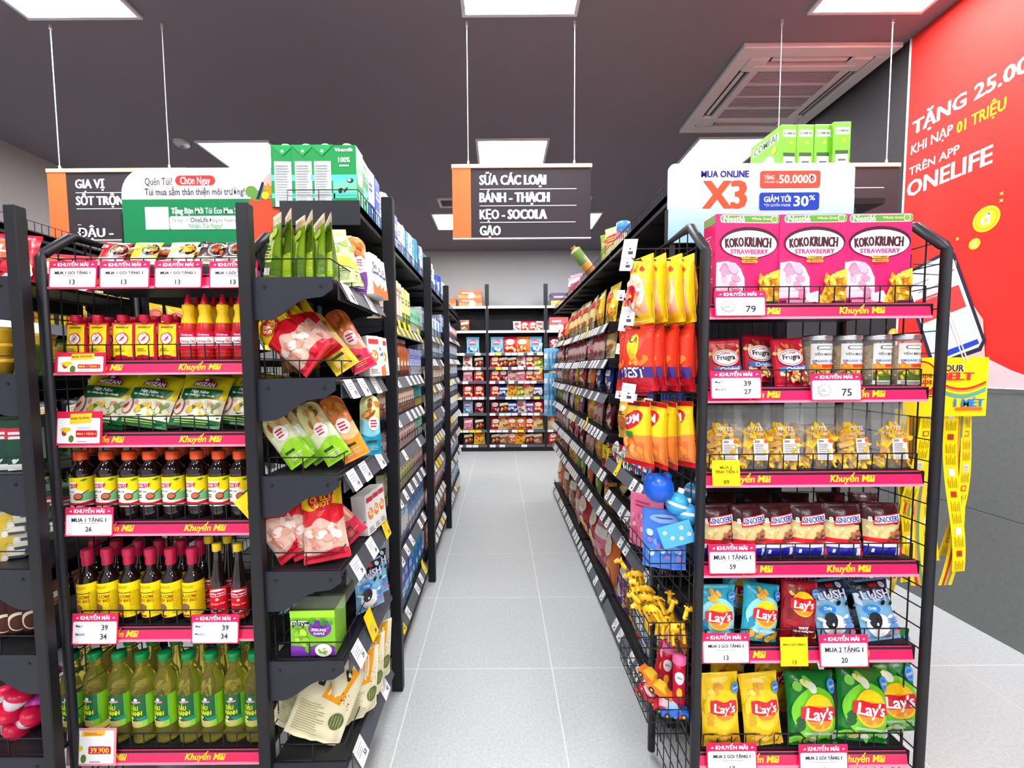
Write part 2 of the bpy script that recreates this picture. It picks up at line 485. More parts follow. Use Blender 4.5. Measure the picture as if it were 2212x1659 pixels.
for px, py in ((2168, 418), (2167, 433), (2072, 516), (1918, 706)):
    q = atx(px, py, XR); a.star(PY0 - q.y, q.z, 0.012, (252, 214, 90), n=4, q=0.4)
def W2(px, py): q = atx(px, py, XR); return (PY0 - q.y, q.z)
# a forearm and thumb behind a tilted phone, as flat print
a.poly([W2(*p_) for p_ in ((2085, 850), (2085, 740), (2110, 700), (2085, 660), (2100, 650), (2128, 690), (2132, 770), (2180, 815), (2230, 850))], (238, 190, 176))
a.poly([W2(*p_) for p_ in ((2128, 770), (2190, 800), (2330, 850), (2150, 850), (2120, 830))], (226, 200, 206))
a.poly([W2(*p_) for p_ in ((1957, 590), (2052, 540), (2066, 545), (2134, 735), (2124, 758), (2030, 790), (2012, 780), (1955, 605))], (44, 42, 62))
a.poly([W2(*p_) for p_ in ((1966, 592), (2052, 548), (2062, 556), (2126, 735), (2118, 750), (2032, 781), (2018, 772), (1963, 606))], (232, 238, 246))
a.poly([W2(*p_) for p_ in ((1980, 650), (2075, 615), (2092, 662), (1996, 700))], (236, 66, 62))
a.poly([W2(*p_) for p_ in ((2000, 712), (2094, 676), (2102, 700), (2008, 738))], (208, 232, 214))
a.poly([W2(*p_) for p_ in ((2030, 764), (2116, 732), (2120, 742), (2036, 776))], (36, 70, 190))
for k in range(5):
    a.poly([W2(1975 + k * 6 + 30 * (k % 2), 615 + k * 8), W2(2010 + k * 6 + 20 * (k % 2), 602 + k * 8), W2(2011 + k * 6 + 20 * (k % 2), 605 + k * 8), W2(1976 + k * 6 + 30 * (k % 2), 618 + k * 8)], (150, 158, 176))
mm = MB(); apply_art(mm, a, on_wall, off=0.0006); obj('phone_print', mm, 'paper', poster)

# signs hung from the ceiling
def hanging_sign(pxl, pyt, pyb, rows, label, Y=2.52, wid=0.79, txt_x=0.2, rods=(0.12, 0.875), lines=True):
    c = at(pxl, pyt, Y); b = at(pxl, pyb, Y); h = c.z - b.z
    t = empty('hanging_sign', (c.x, Y, b.z)); tag(t, label, 'sign', 'aisle signs on rods')
    m = MB(); m.box(0.006, -0.006, 0, wid - 0.006, 0.006, h - 0.02, (56, 50, 54), b=0.001); obj('board', m, 'paper', t)
    m = MB(); m.box(0.004, -0.0085, 0.002, 0.108, 0.0085, h - 0.022, (246, 112, 62), b=0.001); obj('orange_band', m, 'paper', t)
    m = MB(); m.box(0, -0.012, h - 0.022, wid, 0.012, h, (246, 190, 158), b=0.002); obj('top_bar', m, 'plastic', t)
    m = MB(); m.box(0.004, -0.009, -0.004, wid - 0.004, 0.009, 0.002, (236, 222, 216)); obj('bottom_edge', m, 'plastic', t)
    a = Art(1, 1)
    for (s_, f, w_, cap) in rows:
        if s_ == '-': a.rect(txt_x * wid, f * h - 0.0018, txt_x * wid + w_, f * h + 0.0018, (238, 236, 236))
        else: a.text(s_, txt_x * wid, f * h, w_, WHITE, bold=0.06, hgt=cap, align='l')
    m = MB(); apply_art(m, a, lambda x, z, o: (x, -0.006 - o, z)); obj('lettering', m, 'paper', t)
    for r in rods:
        m = MB(); m.tube([(r * wid, 0, h), (r * wid, 0, ZC - b.z)], 0.0028, (196, 194, 198), n=6)
        m.tube([(r * wid, 0, h), (r * wid, 0, h + 0.02)], 0.006, (226, 224, 226), n=8)
        m.tube([(r * wid, 0, ZC - b.z - 0.025), (r * wid, 0, ZC - b.z)], 0.008, (190, 188, 190), n=8); obj('rod', m, 'plastic', t)
hanging_sign(975, 356.5, 516, [('SỮA CÁC LOẠI', 0.79, 0.375, 0.052), ('-', 0.665, 0.545, 0), ('BÁNH - THẠCH', 0.555, 0.395, 0.052), ('-', 0.44, 0.545, 0),
    ('KẸO - SOCOLA', 0.325, 0.38, 0.052), ('-', 0.215, 0.54, 0), ('GẠO', 0.105, 0.118, 0.052)], 'black and orange hanging sign over the middle aisle, four lines of white lettering')
hanging_sign(102, 366, 520, [('GIA VỊ', 0.79, 0.165, 0.048), ('-', 0.665, 0.545, 0), ('SỐT TRỘN', 0.555, 0.27, 0.048), ('-', 0.44, 0.545, 0),
    ('-', 0.215, 0.02, 0), ('ĐẬU - ', 0.105, 0.2, 0.048)], 'black and orange hanging sign half hidden by the green bag board', rods=(0.09, 0.87))
hanging_sign(1640, 355, 512, [('-', 0.665, 0.545, 0), ('-', 0.44, 0.545, 0), ('-', 0.215, 0.3, 0)], 'black hanging sign half hidden by the pale blue online board', rods=(0.13, 0.905))
# ------------------------------------------------------------------ racks
BK = (25, 25, 30)
TAGW = (232, 232, 230)
def price_tags(par, side, xf, z, y0, y1, n, yellow=0.15, seed=0, w=0.05, text=None, skip=0.2, hang=0.0):
    """loose price labels on a rail that runs along y"""
    r = random.Random(seed); ln = (y1 - y0)
    for k in range(n):
        if r.random() < skip: continue
        yel = r.random() < yellow
        yc = y0 + ln * (k + 0.5) / n; c = YEL if yel else TAGW
        m = MB(); dx = 0.024 * side; o = 0.0012
        top = z + (0.03 if yel else 0.002); 
        pts = [(xf + o * side, yc - w / 2, z - 0.001), (xf + o * side + dx, yc - w / 2, z - 0.046), (xf + o * side + dx, yc + w / 2, z - 0.046), (xf + o * side, yc + w / 2, z - 0.001)]
        if yel: pts += [(xf - 0.004 * side, yc + w / 2, top), (xf - 0.004 * side, yc - w / 2, top)]
        m.face(pts[:4], c); m.face([(p_[0] - 0.0008 * side, p_[1], p_[2]) for p_ in pts[:4]][::-1], c)
        if yel: m.face([pts[0], pts[3], pts[4], pts[5]], c)
        a = Art(1, 1); r.random()
        a.rect(0.0, 0.008, 0.25 * w, 0.016, (70, 72, 84)); a.bars(-0.4 * w, 0.022, 0.3 * w, 0.04, 2, (150, 150, 156), seed=k, fill=0.3)
        def sf(x, zz, oo): 
            f = zz / 0.046
            return (xf + o * side + dx * (1 - f) + oo * side, yc + x * (1 if side > 0 else -1), z - 0.046 + 0.045 * f + oo * 0.5)
        apply_art(m, a, sf, off=0.0006)
        obj('price_tag', m, 'paper', par)
def shelf_x(root, side, xf, depth, y0, y1, z, rail=True, ntag=6, fence=0.045, fstep=0.03, near=True, yellow=0.15, seed=0, plate=0.08, thick=0.028, railend=0.0, top=False, tagobj=True, skip=0.2):
    """a shelf whose front edge runs along y at x = xf and that faces side"""
    xb = xf - side * depth
    m = MB(); m.box(xb, y0, z - thick, xf, y1, z, BK, b=0.002)
    m.box(xf - side * 0.004, y0, z - 0.04, xf, y1, z, BK)
    if plate:
        for yy in (y0 + 0.002, y1 - 0.006):
            m.prism([(xb, z - plate - 0.02), (xb + side * depth * 0.45, z - plate), (xf - side * 0.01, z - 0.045), (xf - side * 0.002, z - 0.02), (xf - side * 0.002, z + 0.006), (xb, z + 0.006)], 0.004, BK, 'y', yy)
    for k in range(1, 3):
        m.box(xb, y0 + (y1 - y0) * k / 3 - 0.02, z - thick - 0.012, xf - side * 0.03, y0 + (y1 - y0) * k / 3 + 0.02, z - thick, BK)
    sh = obj('shelf', m, 'powder_coat', root)
    if rail:
        r = MB(); ya, yb = y0 + 0.006, y1 - 0.006 - railend
        r.face([(xf, ya, z - 0.001), (xf + side * 0.024, ya, z - 0.048), (xf + side * 0.024, yb, z - 0.048), (xf, yb, z - 0.001)], GREY)
        r.face([(xf + side * 0.024, ya, z - 0.048), (xf + side * 0.018, ya, z - 0.05), (xf + side * 0.018, yb, z - 0.05), (xf + side * 0.024, yb, z - 0.048)], (200, 200, 204))
        r.face([(xf, ya, z - 0.004), (xf, yb, z - 0.004), (xf + side * 0.018, yb, z - 0.05), (xf + side * 0.018, ya, z - 0.05)], BK)
        if not tagobj:
            g = random.Random(seed)
            for k in range(ntag):
                if g.random() < skip: continue
                yc = ya + (yb - ya) * (k + 0.5) / ntag; w = (yb - ya) / ntag * 0.36; c = YEL if g.random() < yellow else TAGW
                o = 0.0012 * side
                r.face([(xf + o, yc - w, z - 0.001), (xf + side * 0.024 + o, yc - w, z - 0.047), (xf + side * 0.024 + o, yc + w, z - 0.047), (xf + o, yc + w, z - 0.001)], c)
        obj('price_rail', r, 'plastic', sh)
        if tagobj and ntag: price_tags(sh, side, xf, z, ya, yb, ntag, yellow, seed, skip=skip)
    if fence:
        w = MB(); xx = xf - side * 0.006; n = max(2, int((y1 - y0) / fstep))
        w.tube([(xx, y0 + 0.01, z + fence), (xx, y1 - 0.01, z + fence)], 0.0017, BK, n=4)
        w.tube([(xx, y0 + 0.01, z + 0.004), (xx, y1 - 0.01, z + 0.004)], 0.0017, BK, n=4)
        for k in range(n + 1):
            yy = y0 + 0.01 + (y1 - y0 - 0.02) * k / n
            w.tube([(xx, yy, z + 0.003), (xx, yy, z + fence)], 0.0014, BK, n=4, cap=False)
        if near:
            w.tube([(xx, y0 + 0.01, z + fence), (xb + side * 0.02, y0 + 0.01, z + fence), (xb + side * 0.02, y0 + 0.01, z)], 0.0017, BK, n=4)
            w.tube([(xx - side * depth * 0.5, y0 + 0.01, z), (xx - side * depth * 0.5, y0 + 0.01, z + fence)], 0.0014, BK, n=4)
        obj('wire_fence', w, 'powder_coat', sh)
    return sh
def post(root, x, y, z0, z1, w=0.05, d=0.03):
    m = MB(); m.box(x - w / 2, y - d / 2, z0, x + w / 2, y + d / 2, z1, BK, b=0.003)
    return obj('post', m, 'powder_coat', root)
def back_panel(root, x, y0, y1, z0, z1):
    m = MB(); m.box(x - 0.004, y0, z0, x + 0.004, y1, z1, (28, 28, 33)); return obj('back_panel', m, 'powder_coat', root)

# --- long rack on the milk side of the aisle (its front posts stand on the floor)
LX = -0.445
LP = [1.74, 2.66, 3.57]
LEV2 = [0.19, 0.50, 0.765, 0.955, 1.125, 1.30, 1.53, 1.88]
LEV3 = [0.19, 0.44, 0.68, 0.86, 1.04, 1.22, 1.40, 1.56, 1.88]
LEV4 = [0.16, 0.46, 0.68, 0.88, 1.06, 1.23, 1.42, 1.62, 1.88]
lrack = empty('milk_rack', (LX, LP[0], 0)); tag(lrack, 'long black metal shop rack of milk cartons along the aisle', 'shelf rack')
# children keep world coordinates through the inverse
def keep(o, root):
    o.matrix_parent_inverse = Matrix.Translation(-root.location); return o
for y in LP: keep(post(lrack, LX + 0.012, y, 0, 2.0, 0.045, 0.035), lrack)
def LS(levels, y0, y1, tagobj, depth=0.36, yellow=0.1, ntag=7, seed0=0, railend=0.1):
    for i, z in enumerate(levels):
        topmost = i == len(levels) - 1
        sh = shelf_x(lrack, 1, LX - 0.015, 0.26 if topmost else depth, 1.47 if topmost and y0 < 2 else y0, y1, z, rail=not topmost, ntag=ntag, tagobj=tagobj, seed=seed0 + i, railend=railend, yellow=0.75 if i in (0, 6) and tagobj else yellow, fence=0.05)
        keep(sh, lrack)
LS(LEV2, LP[0] - 0.01, LP[1] - 0.02, True, seed0=20)
LS(LEV3, LP[1] - 0.01, LP[2] - 0.02, False, seed0=40)
LS(LEV4, LP[2] - 0.01, 4.86, False, seed0=60, railend=0.0, ntag=12)
m = MB(); m.box(LX - 0.275, 1.464, 1.81, LX - 0.012, 1.47, 1.89, (32, 33, 40), b=0.001); keep(obj('end_plate', m, 'powder_coat', lrack), lrack)
for y0, y1 in ((1.73, 2.65), (2.65, 3.56), (3.56, 4.86)): keep(back_panel(lrack, LX - 0.39, y0, y1, 0.06, 1.93), lrack)
m = MB(); m.box(LX - 0.38, 1.75, 0.0, LX - 0.03, 4.86, 0.1, (22, 22, 26)); keep(obj('kick_plate', m, 'powder_coat', lrack), lrack)

# --- side unit of the spice end cap: cantilever shelves that face the aisle
SX0, SX1, SY0, SY1 = -0.645, -0.425, 1.13, 1.56
def cantilever_unit(name, label, side, xs, xf, y0, y1, levels, ptop, tags):
    t = empty(name, (xs, y0, 0)); tag(t, label, 'shelf rack')
    for yy in (y0, y1 - 0.05): keep(post(t, xs, yy, 0, ptop, 0.032, 0.03), t)
    for i, z in enumerate(levels):
        m = MB(); d = xf - xs
        m.box(xs + side * 0.016, y0, z - 0.012, xf, y1, z, BK, b=0.002)
        pts = [(xs + side * 0.016, z - 0.105)]
        for k in range(9):
            f = k / 8; pts.append((xs + side * 0.016 + d * (0.14 + 0.5 * f), z - 0.105 + 0.055 * (f * f * (3 - 2 * f))))
        pts += [(xf - side * 0.03, z - 0.046), (xf - side * 0.002, z - 0.026), (xf - side * 0.002, z + 0.004), (xs + side * 0.016, z + 0.004)]
        m.prism(pts, 0.005, (36, 38, 48), 'y', y0 - 0.002); m.prism(pts, 0.005, BK, 'y', y1 - 0.004)
        sh = obj('shelf', m, 'powder_coat', t); keep(sh, t)
        for fx in (0.2, 0.86):
            b_ = MB(); b_.tube([(xs + d * fx, y0 - 0.0035, z - 0.02), (xs + d * fx, y0 - 0.002, z - 0.02)], 0.0045, (16, 16, 20), n=8); obj('bolt', b_, 'powder_coat', sh)
        w = MB(); f_ = 0.052; xx = xf - side * 0.01; xb = xs + side * 0.035
        w.tube([(xb, y0 + 0.008, z + 0.004), (xb, y0 + 0.008, z + f_), (xx, y0 + 0.008, z + f_), (xx, y1 - 0.02, z + f_)], 0.0019, BK, n=5)
        w.tube([(xb, y0 + 0.008, z + 0.004), (xx, y0 + 0.008, z + 0.004), (xx, y1 - 0.02, z + 0.004)], 0.0019, BK, n=5)
        w.tube([((xb + xx) / 2, y0 + 0.008, z + 0.004), ((xb + xx) / 2, y0 + 0.008, z + f_)], 0.0017, BK, n=4)
        for k in range(4):
            yy = y0 + 0.01 + (y1 - y0 - 0.03) * (k + 0.6) / 4; w.tube([(xx, yy, z + 0.004), (xx, yy, z + f_)], 0.0017, BK, n=4)
        obj('wire_fence', w, 'powder_coat', sh)
        r = MB(); r.box(xf, y0 + 0.03, z - 0.05, xf + side * 0.004, y1 - 0.01, z - 0.004, (60, 60, 66))
        r.face([(xf, y0 + 0.03, z - 0.002), (xf + side * 0.026, y0 + 0.03, z - 0.05), (xf + side * 0.026, y1 - 0.01, z - 0.05), (xf, y1 - 0.01, z - 0.002)], (74, 76, 84))
        obj('price_rail', r, 'plastic', sh)
        for (f, yel, num) in tags[i]:
            yc = y0 + 0.03 + (y1 - y0 - 0.04) * f; wd = 0.062; c = YEL if yel else TAGW
            g = MB(); o = 0.0015 * side; up = 0.03 if yel else 0.0
            P = [(xf + o, yc - wd / 2, z + up), (xf + side * 0.027 + o, yc - wd / 2, z - 0.052), (xf + side * 0.027 + o, yc + wd / 2, z - 0.052), (xf + o, yc + wd / 2, z + up)]
            g.face(P, c); g.face([(q[0] - side * 0.001, q[1], q[2]) for q in P][::-1], c)
            a = Art(1, 1); a.text(num, 0.012, 0.014, 0.015, INK, bold=0.02); a.bars(-0.024, 0.024, 0.024, 0.046, 3, (150, 150, 156), seed=i, fill=0.25)
            def sf(x, zz, oo, yc=yc, P=P, up=up): 
                q = zz / (0.052 + up); return (xf + o + side * (0.027 * (1 - q) + oo), yc + x * side, z - 0.052 + q * (0.052 + up) + oo * 0.5)
            apply_art(g, a, sf, off=0.0006); obj('price_tag', g, 'paper', sh)
    return t
SLEV = [at(640, y, SY0).z for y in (1652, 1432, 1238, 1032, 822, 602)]
cantilever_unit('side_rack', 'narrow black cantilever rack of pouches beside the spice end cap', 1, SX0, SX1, SY0, SY1, SLEV, at(545, 440, SY0).z,
    [[(0.1, 0, '53'), (0.75, 0, '42')], [(0.12, 0, '29'), (0.42, 1, '30')], [(0.14, 0, '24'), (0.5, 0, '24'), (0.9, 1, '32')], [(0.12, 0, '14'), (0.38, 0, '14'), (0.8, 0, '18')],
     [(0.12, 0, '19'), (0.4, 0, '19'), (0.72, 0, '22')], [(0.12, 0, '9'), (0.62, 0, '12')]])
# mirrored unit on the other side of the end cap
AX = at(42, 600, 1.13).x
ALEV = [at(30, y, 1.13).z for y in (1640, 1418, 1235, 1030, 812, 600)]
cantilever_unit('side_rack', 'black cantilever rack at the picture edge beside the spice end cap', -1, AX, AX - 0.24, 1.13, 1.56, ALEV, at(30, 445, 1.13).z,
    [[], [], [], [], [], []])

# --- end caps: bent tube frames with wire grid sides and red edged shelves
def khuyen_mai(mb, w, zc, y, x0, texts):
    a = Art(1, 1)
    for tx in texts: a.text('Khuyến Mãi', tx, 0, 0.118, (252, 222, 40), bold=0.035, shear=0.25)
    apply_art(mb, a, lambda x, z, o: (x0 + x, y - o, zc + z))
def end_cap(name, label, xl, xr, yf, yb, levels, ztube, zbend, texts, strip=0.034, exr=0.006):
    t = empty(name, (xl, yf, 0)); tag(t, label, 'shelf rack')
    TB = (30, 30, 35)
    for gx in (xl, xr):
        m = MB(); m.tube([(gx, yf, 0.02), (gx, yf, ztube - 0.012), (gx, yf + 0.008, ztube), (gx, yf + 0.085, zbend - 0.004), (gx, yf + 0.1, zbend), (gx, yb, zbend), (gx, yb + 0.002, 0.02)], 0.0125, TB, n=8)
        keep(obj('tube_frame', m, 'powder_coat', t), t)
        g = MB(); n = int((yb - yf) / 0.055)
        for k in range(1, n + 1):
            yy = yf + (yb - yf) * k / (n + 1); top = zbend if yy > yf + 0.1 else ztube + (zbend - ztube) * (yy - yf) / 0.1
            g.tube([(gx, yy, 0.05), (gx, yy, top)], 0.0019, TB, n=4, cap=False)
        zz = 0.08
        while zz < zbend - 0.01:
            ya = yf if zz < ztube else yf + 0.1 * (zz - ztube) / (zbend - ztube)
            g.tube([(gx, ya, zz), (gx, yb, zz)], 0.0019, TB, n=4, cap=False); zz += 0.056
        keep(obj('wire_grid', g, 'powder_coat', t), t)
    g = MB()
    for k in range(int((xr - xl) / 0.055)):
        g.tube([(xl + 0.03 + k * 0.055, yb, 0.05), (xl + 0.03 + k * 0.055, yb, zbend - 0.2)], 0.0019, TB, n=4, cap=False)
    for k in range(24): g.tube([(xl, yb, 0.08 + k * 0.056), (xr, yb, 0.08 + k * 0.056)], 0.0019, TB, n=4, cap=False)
    keep(obj('wire_grid', g, 'powder_coat', t), t)
    for i, z in enumerate(levels):
        m = MB(); m.box(xl + 0.014, yf + 0.01, z - 0.016, xr - 0.014, yb - 0.01, z, BK, b=0.002)
        m.box(xl + 0.014, yf + 0.012, z - 0.036, xr - 0.014, yf + 0.016, z, BK)
        sh = obj('shelf', m, 'powder_coat', t); keep(sh, t)
        s_ = MB(); zt, zb = z + 0.002, z - strip
        ex = 0.006
        s_.face([(xl + ex, yf + 0.004, zb), (xr - exr, yf + 0.004, zb), (xr - exr, yf + 0.012, zt), (xl + ex, yf + 0.012, zt)], PINK)
        s_.face([(xl + ex, yf + 0.004, zb), (xl + ex, yf + 0.012, zt), (xl + ex, yf + 0.016, zt), (xl + ex, yf + 0.016, zb)], (190, 24, 70))
        s_.face([(xr - exr, yf + 0.004, zb), (xr - exr, yf + 0.016, zb), (xr - exr, yf + 0.016, zt), (xr - exr, yf + 0.012, zt)], (190, 24, 70))
        s_.box(xl + ex, yf + 0.002, zb - 0.003, xr - exr, yf + 0.006, zb + 0.003, (246, 150, 176))
        zc = (zt + zb) / 2; a = Art(1, 1)
        for tx in texts[i]: a.text('Khuyến Mãi', tx, 0, 0.118, (252, 218, 40), bold=0.035, shear=0.25)
        def sf(x, zz, o, zc=zc, zb=zb, zt=zt): return (xl + x, yf + 0.004 + 0.008 * (zc + zz - zb) / (zt - zb) - o, zc + zz)
        apply_art(s_, a, sf, off=0.0008); obj('promo_strip', s_, 'plastic', sh)
        w = MB(); f_ = 0.046; n = int((xr - xl - 0.06) / 0.038)
        ya = yf + 0.018
        w.tube([(xl + 0.03, ya, z + f_ * 0.7), (xl + 0.034, ya, z + f_), (xr - 0.034, ya, z + f_), (xr - 0.03, ya, z + f_ * 0.7), (xr - 0.03, ya, z)], 0.0018, BK, n=5)
        for k in range(n + 1): w.tube([(xl + 0.03 + (xr - xl - 0.06) * k / n, ya, z), (xl + 0.03 + (xr - xl - 0.06) * k / n, ya, z + f_)], 0.0015, BK, n=4, cap=False)
        w.tube([(xl + 0.03, ya, z + 0.003), (xr - 0.03, ya, z + 0.003)], 0.0018, BK, n=4)
        obj('wire_fence', w, 'powder_coat', sh)
    return t
# spice end cap (bottles and sauces)
EX0, EX1, EYF, EYB = -1.228, -0.665, 1.185, 1.48
ELEV = [at(330, y, EYF).z for y in (1628, 1360, 1130, 937, 780, 592)]
tx = lambda px, py, Y, x0: at(px, py, Y).x - x0
end_cap('end_cap_rack', 'end cap rack of sauces, oil and seasoning with red edged shelves', EX0, EX1, EYF, EYB, ELEV, at(60, 548, EYF).z, at(60, 548, EYF).z + 0.07,
    [[tx(225, 1640, EYF, EX0), tx(440, 1640, EYF, EX0)], [tx(250, 1376, EYF, EX0)], [tx(240, 1146, EYF, EX0), tx(440, 1146, EYF, EX0)],
     [tx(218, 952, EYF, EX0), tx(430, 952, EYF, EX0)], [tx(214, 794, EYF, EX0), tx(428, 794, EYF, EX0)], [tx(210, 600, EYF, EX0)]])
# snack end cap
RX0, RX1, RYF, RYB = 0.513, 1.112, 1.10, 1.42
RLEV = [at(1760, y, RYF).z for y in (1632, 1404, 1218, 1022, 838, 656)]
end_cap('end_cap_rack', 'end cap rack of crisps, nuts and cereal with red edged shelves', RX0, RX1, RYF, RYB, RLEV, at(1525, 532, RYF).z, at(1525, 532, RYF).z + 0.075,
    [[tx(1640, 1640, RYF, RX0), tx(1870, 1640, RYF, RX0)], [tx(1610, 1420, RYF, RX0), tx(1835, 1420, RYF, RX0)], [tx(1625, 1230, RYF, RX0), tx(1838, 1230, RYF, RX0)],
     [tx(1620, 1035, RYF, RX0), tx(1846, 1035, RYF, RX0)], [tx(1640, 853, RYF, RX0), tx(1868, 853, RYF, RX0)], [tx(1640, 671, RYF, RX0), tx(1867, 671, RYF, RX0)]], exr=0.024)

# --- long snack rack on the other side of the aisle
RRX = 0.57
RB = [1.50, 2.28, 3.06, 3.83, 4.6]
RLV = [0.10, 0.55, 0.765, 0.985, 1.19, 1.38, 1.575, 1.92]
rrack = empty('snack_rack', (RRX, RB[0], 0)); tag(rrack, 'long black metal shop rack of snacks and sweets along the aisle', 'shelf rack')
def RS(z, y0, y1, **k): keep(shelf_x(rrack, -1, RRX, 0.36, y0, y1, z, **k), rrack)
for b in range(4):
    lv = RLV if b else [0.10, 0.55, 0.70, 0.87, 1.92]
    for i, z in enumerate(lv):
        dz = 0 if z > 1.8 or z < 0.2 or z == 0.55 else RND.uniform(-0.008, 0.008)
        RS(z + dz, RB[b] + 0.004, RB[b + 1] - 0.004, rail=z < 1.8, tagobj=b < 2, ntag=9 if b < 2 else 11, seed=100 + b * 10 + i, yellow=0.06, near=b == 0, plate=0.06 if z < 1.8 else 0.07, skip=0.25)
for y in RB: keep(post(rrack, RRX + 0.385, y, 0, 2.0, 0.03, 0.05), rrack)
for b in range(4): keep(back_panel(rrack, RRX + 0.365, RB[b], RB[b + 1], 0.06, 1.96), rrack)
m = MB(); m.box(RRX + 0.03, 1.5, 0.03, RRX + 0.37, 4.6, 0.06, (22, 22, 26))
for y in (1.6, 2.3, 3.1, 3.9, 4.5): m.box(RRX + 0.05, y - 0.02, 0, RRX + 0.09, y + 0.02, 0.03, (22, 22, 26))
keep(obj('kick_plate', m, 'powder_coat', rrack), rrack)
# hook grid above the low shelves of the first bay
g = MB()
for k in range(14): g.tube([(RRX + 0.33, 1.52 + k * 0.056, 0.95), (RRX + 0.33, 1.52 + k * 0.056, 1.88)], 0.0019, BK, n=4, cap=False)
for k in range(17): g.tube([(RRX + 0.33, 1.5, 0.96 + k * 0.056), (RRX + 0.33, 2.27, 0.96 + k * 0.056)], 0.0019, BK, n=4, cap=False)
keep(obj('wire_grid', g, 'powder_coat', rrack), rrack)

# --- rack against the back wall
BY = 6.86
brack = empty('back_rack', (0, BY, 0)); tag(brack, 'tall black wall rack of bagged snacks at the end of the aisle', 'shelf rack')
BPX = [-1.12, at(1053, 800, BY).x, at(1179, 800, BY).x, 1.62]
BLV = [at(1110, y, BY).z for y in (960, 928, 892, 857, 823, 793, 762, 713.5, 660.5)]
def back_shelf(x0, x1, z, i, seed):
    m = MB(); m.box(x0 + 0.01, BY, z - 0.03, x1 - 0.01, YB - 0.03, z, BK)
    m.box(x0 + 0.01, BY + 0.02, z - 0.075, x0 + 0.014, YB - 0.05, z, BK); m.box(x1 - 0.014, BY + 0.02, z - 0.075, x1 - 0.01, YB - 0.05, z, BK)
    sh = obj('shelf', m, 'powder_coat', brack); keep(sh, brack)
    r = MB(); rc = (206, 206, 206) if i >= 7 else GREY
    r.box(x0 + 0.015, BY - 0.01, z - 0.04, x1 - 0.015, BY - 0.001, z, rc)
    g = random.Random(seed)
    if i < 7:
        x = x0 + 0.03
        while x < x1 - 0.12:
            if g.random() < 0.75: r.face([(x, BY - 0.0115, z - 0.042), (x + 0.09, BY - 0.0115, z - 0.042), (x + 0.09, BY - 0.0115, z), (x, BY - 0.0115, z)], YEL if g.random() < 0.12 else TAGW)
            x += 0.1 + g.choice((0, 0, 0.05))
    obj('price_rail', r, 'plastic', sh)
for j in range(3):
    for i, z in enumerate(BLV): back_shelf(BPX[j], BPX[j + 1], z, i, j * 10 + i)
for x in BPX: keep(post(brack, x, BY + 0.03, 0, 2.63, 0.06, 0.06), brack)
m = MB(); m.box(BPX[0], YB - 0.03, 0, BPX[3], YB - 0.02, 2.3, (30, 30, 35)); keep(obj('back_panel', m, 'powder_coat', brack), brack)
m = MB(); m.box(BPX[0], BY + 0.01, 0, BPX[3], BY + 0.03, 0.075, (26, 26, 30)); keep(obj('kick_plate', m, 'powder_coat', brack), brack)

# --- rack across the neighbouring aisle on the spice side
nrack = empty('neighbour_rack', (-2.05, 1.6, 0)); tag(nrack, 'black rack across the next aisle seen past the spice end cap', 'shelf rack')
NLV = [0.2, 0.5, 0.8, 1.05, 1.3, 1.55, 1.95]
for b in range(3):
    for i, z in enumerate(NLV): keep(shelf_x(nrack, 1, -2.05, 0.36, 1.3 + b * 0.9, 2.19 + b * 0.9, z, rail=i < 6, tagobj=False, ntag=8, seed=i + b * 9, near=False), nrack)
keep(back_panel(nrack, -2.43, 1.3, 4.0, 0.06, 1.97), nrack)

# --- spice side of the double gondola behind the end cap (faces the next aisle)
grack = empty('gondola_rack', (-0.83, 1.74, 0)); tag(grack, 'black gondola rack back to back with the milk rack', 'shelf rack')
for i, z in enumerate([0.2, 0.5, 0.8, 1.05, 1.3, 1.55, 1.865]): keep(shelf_x(grack, -1, -1.19, 0.36, 1.73, 3.55, z, rail=False, seed=i, fence=0.05), grack)
for y in (1.74, 2.66, 3.55): keep(post(grack, -1.2, y, 0, 1.98, 0.045, 0.035), grack)
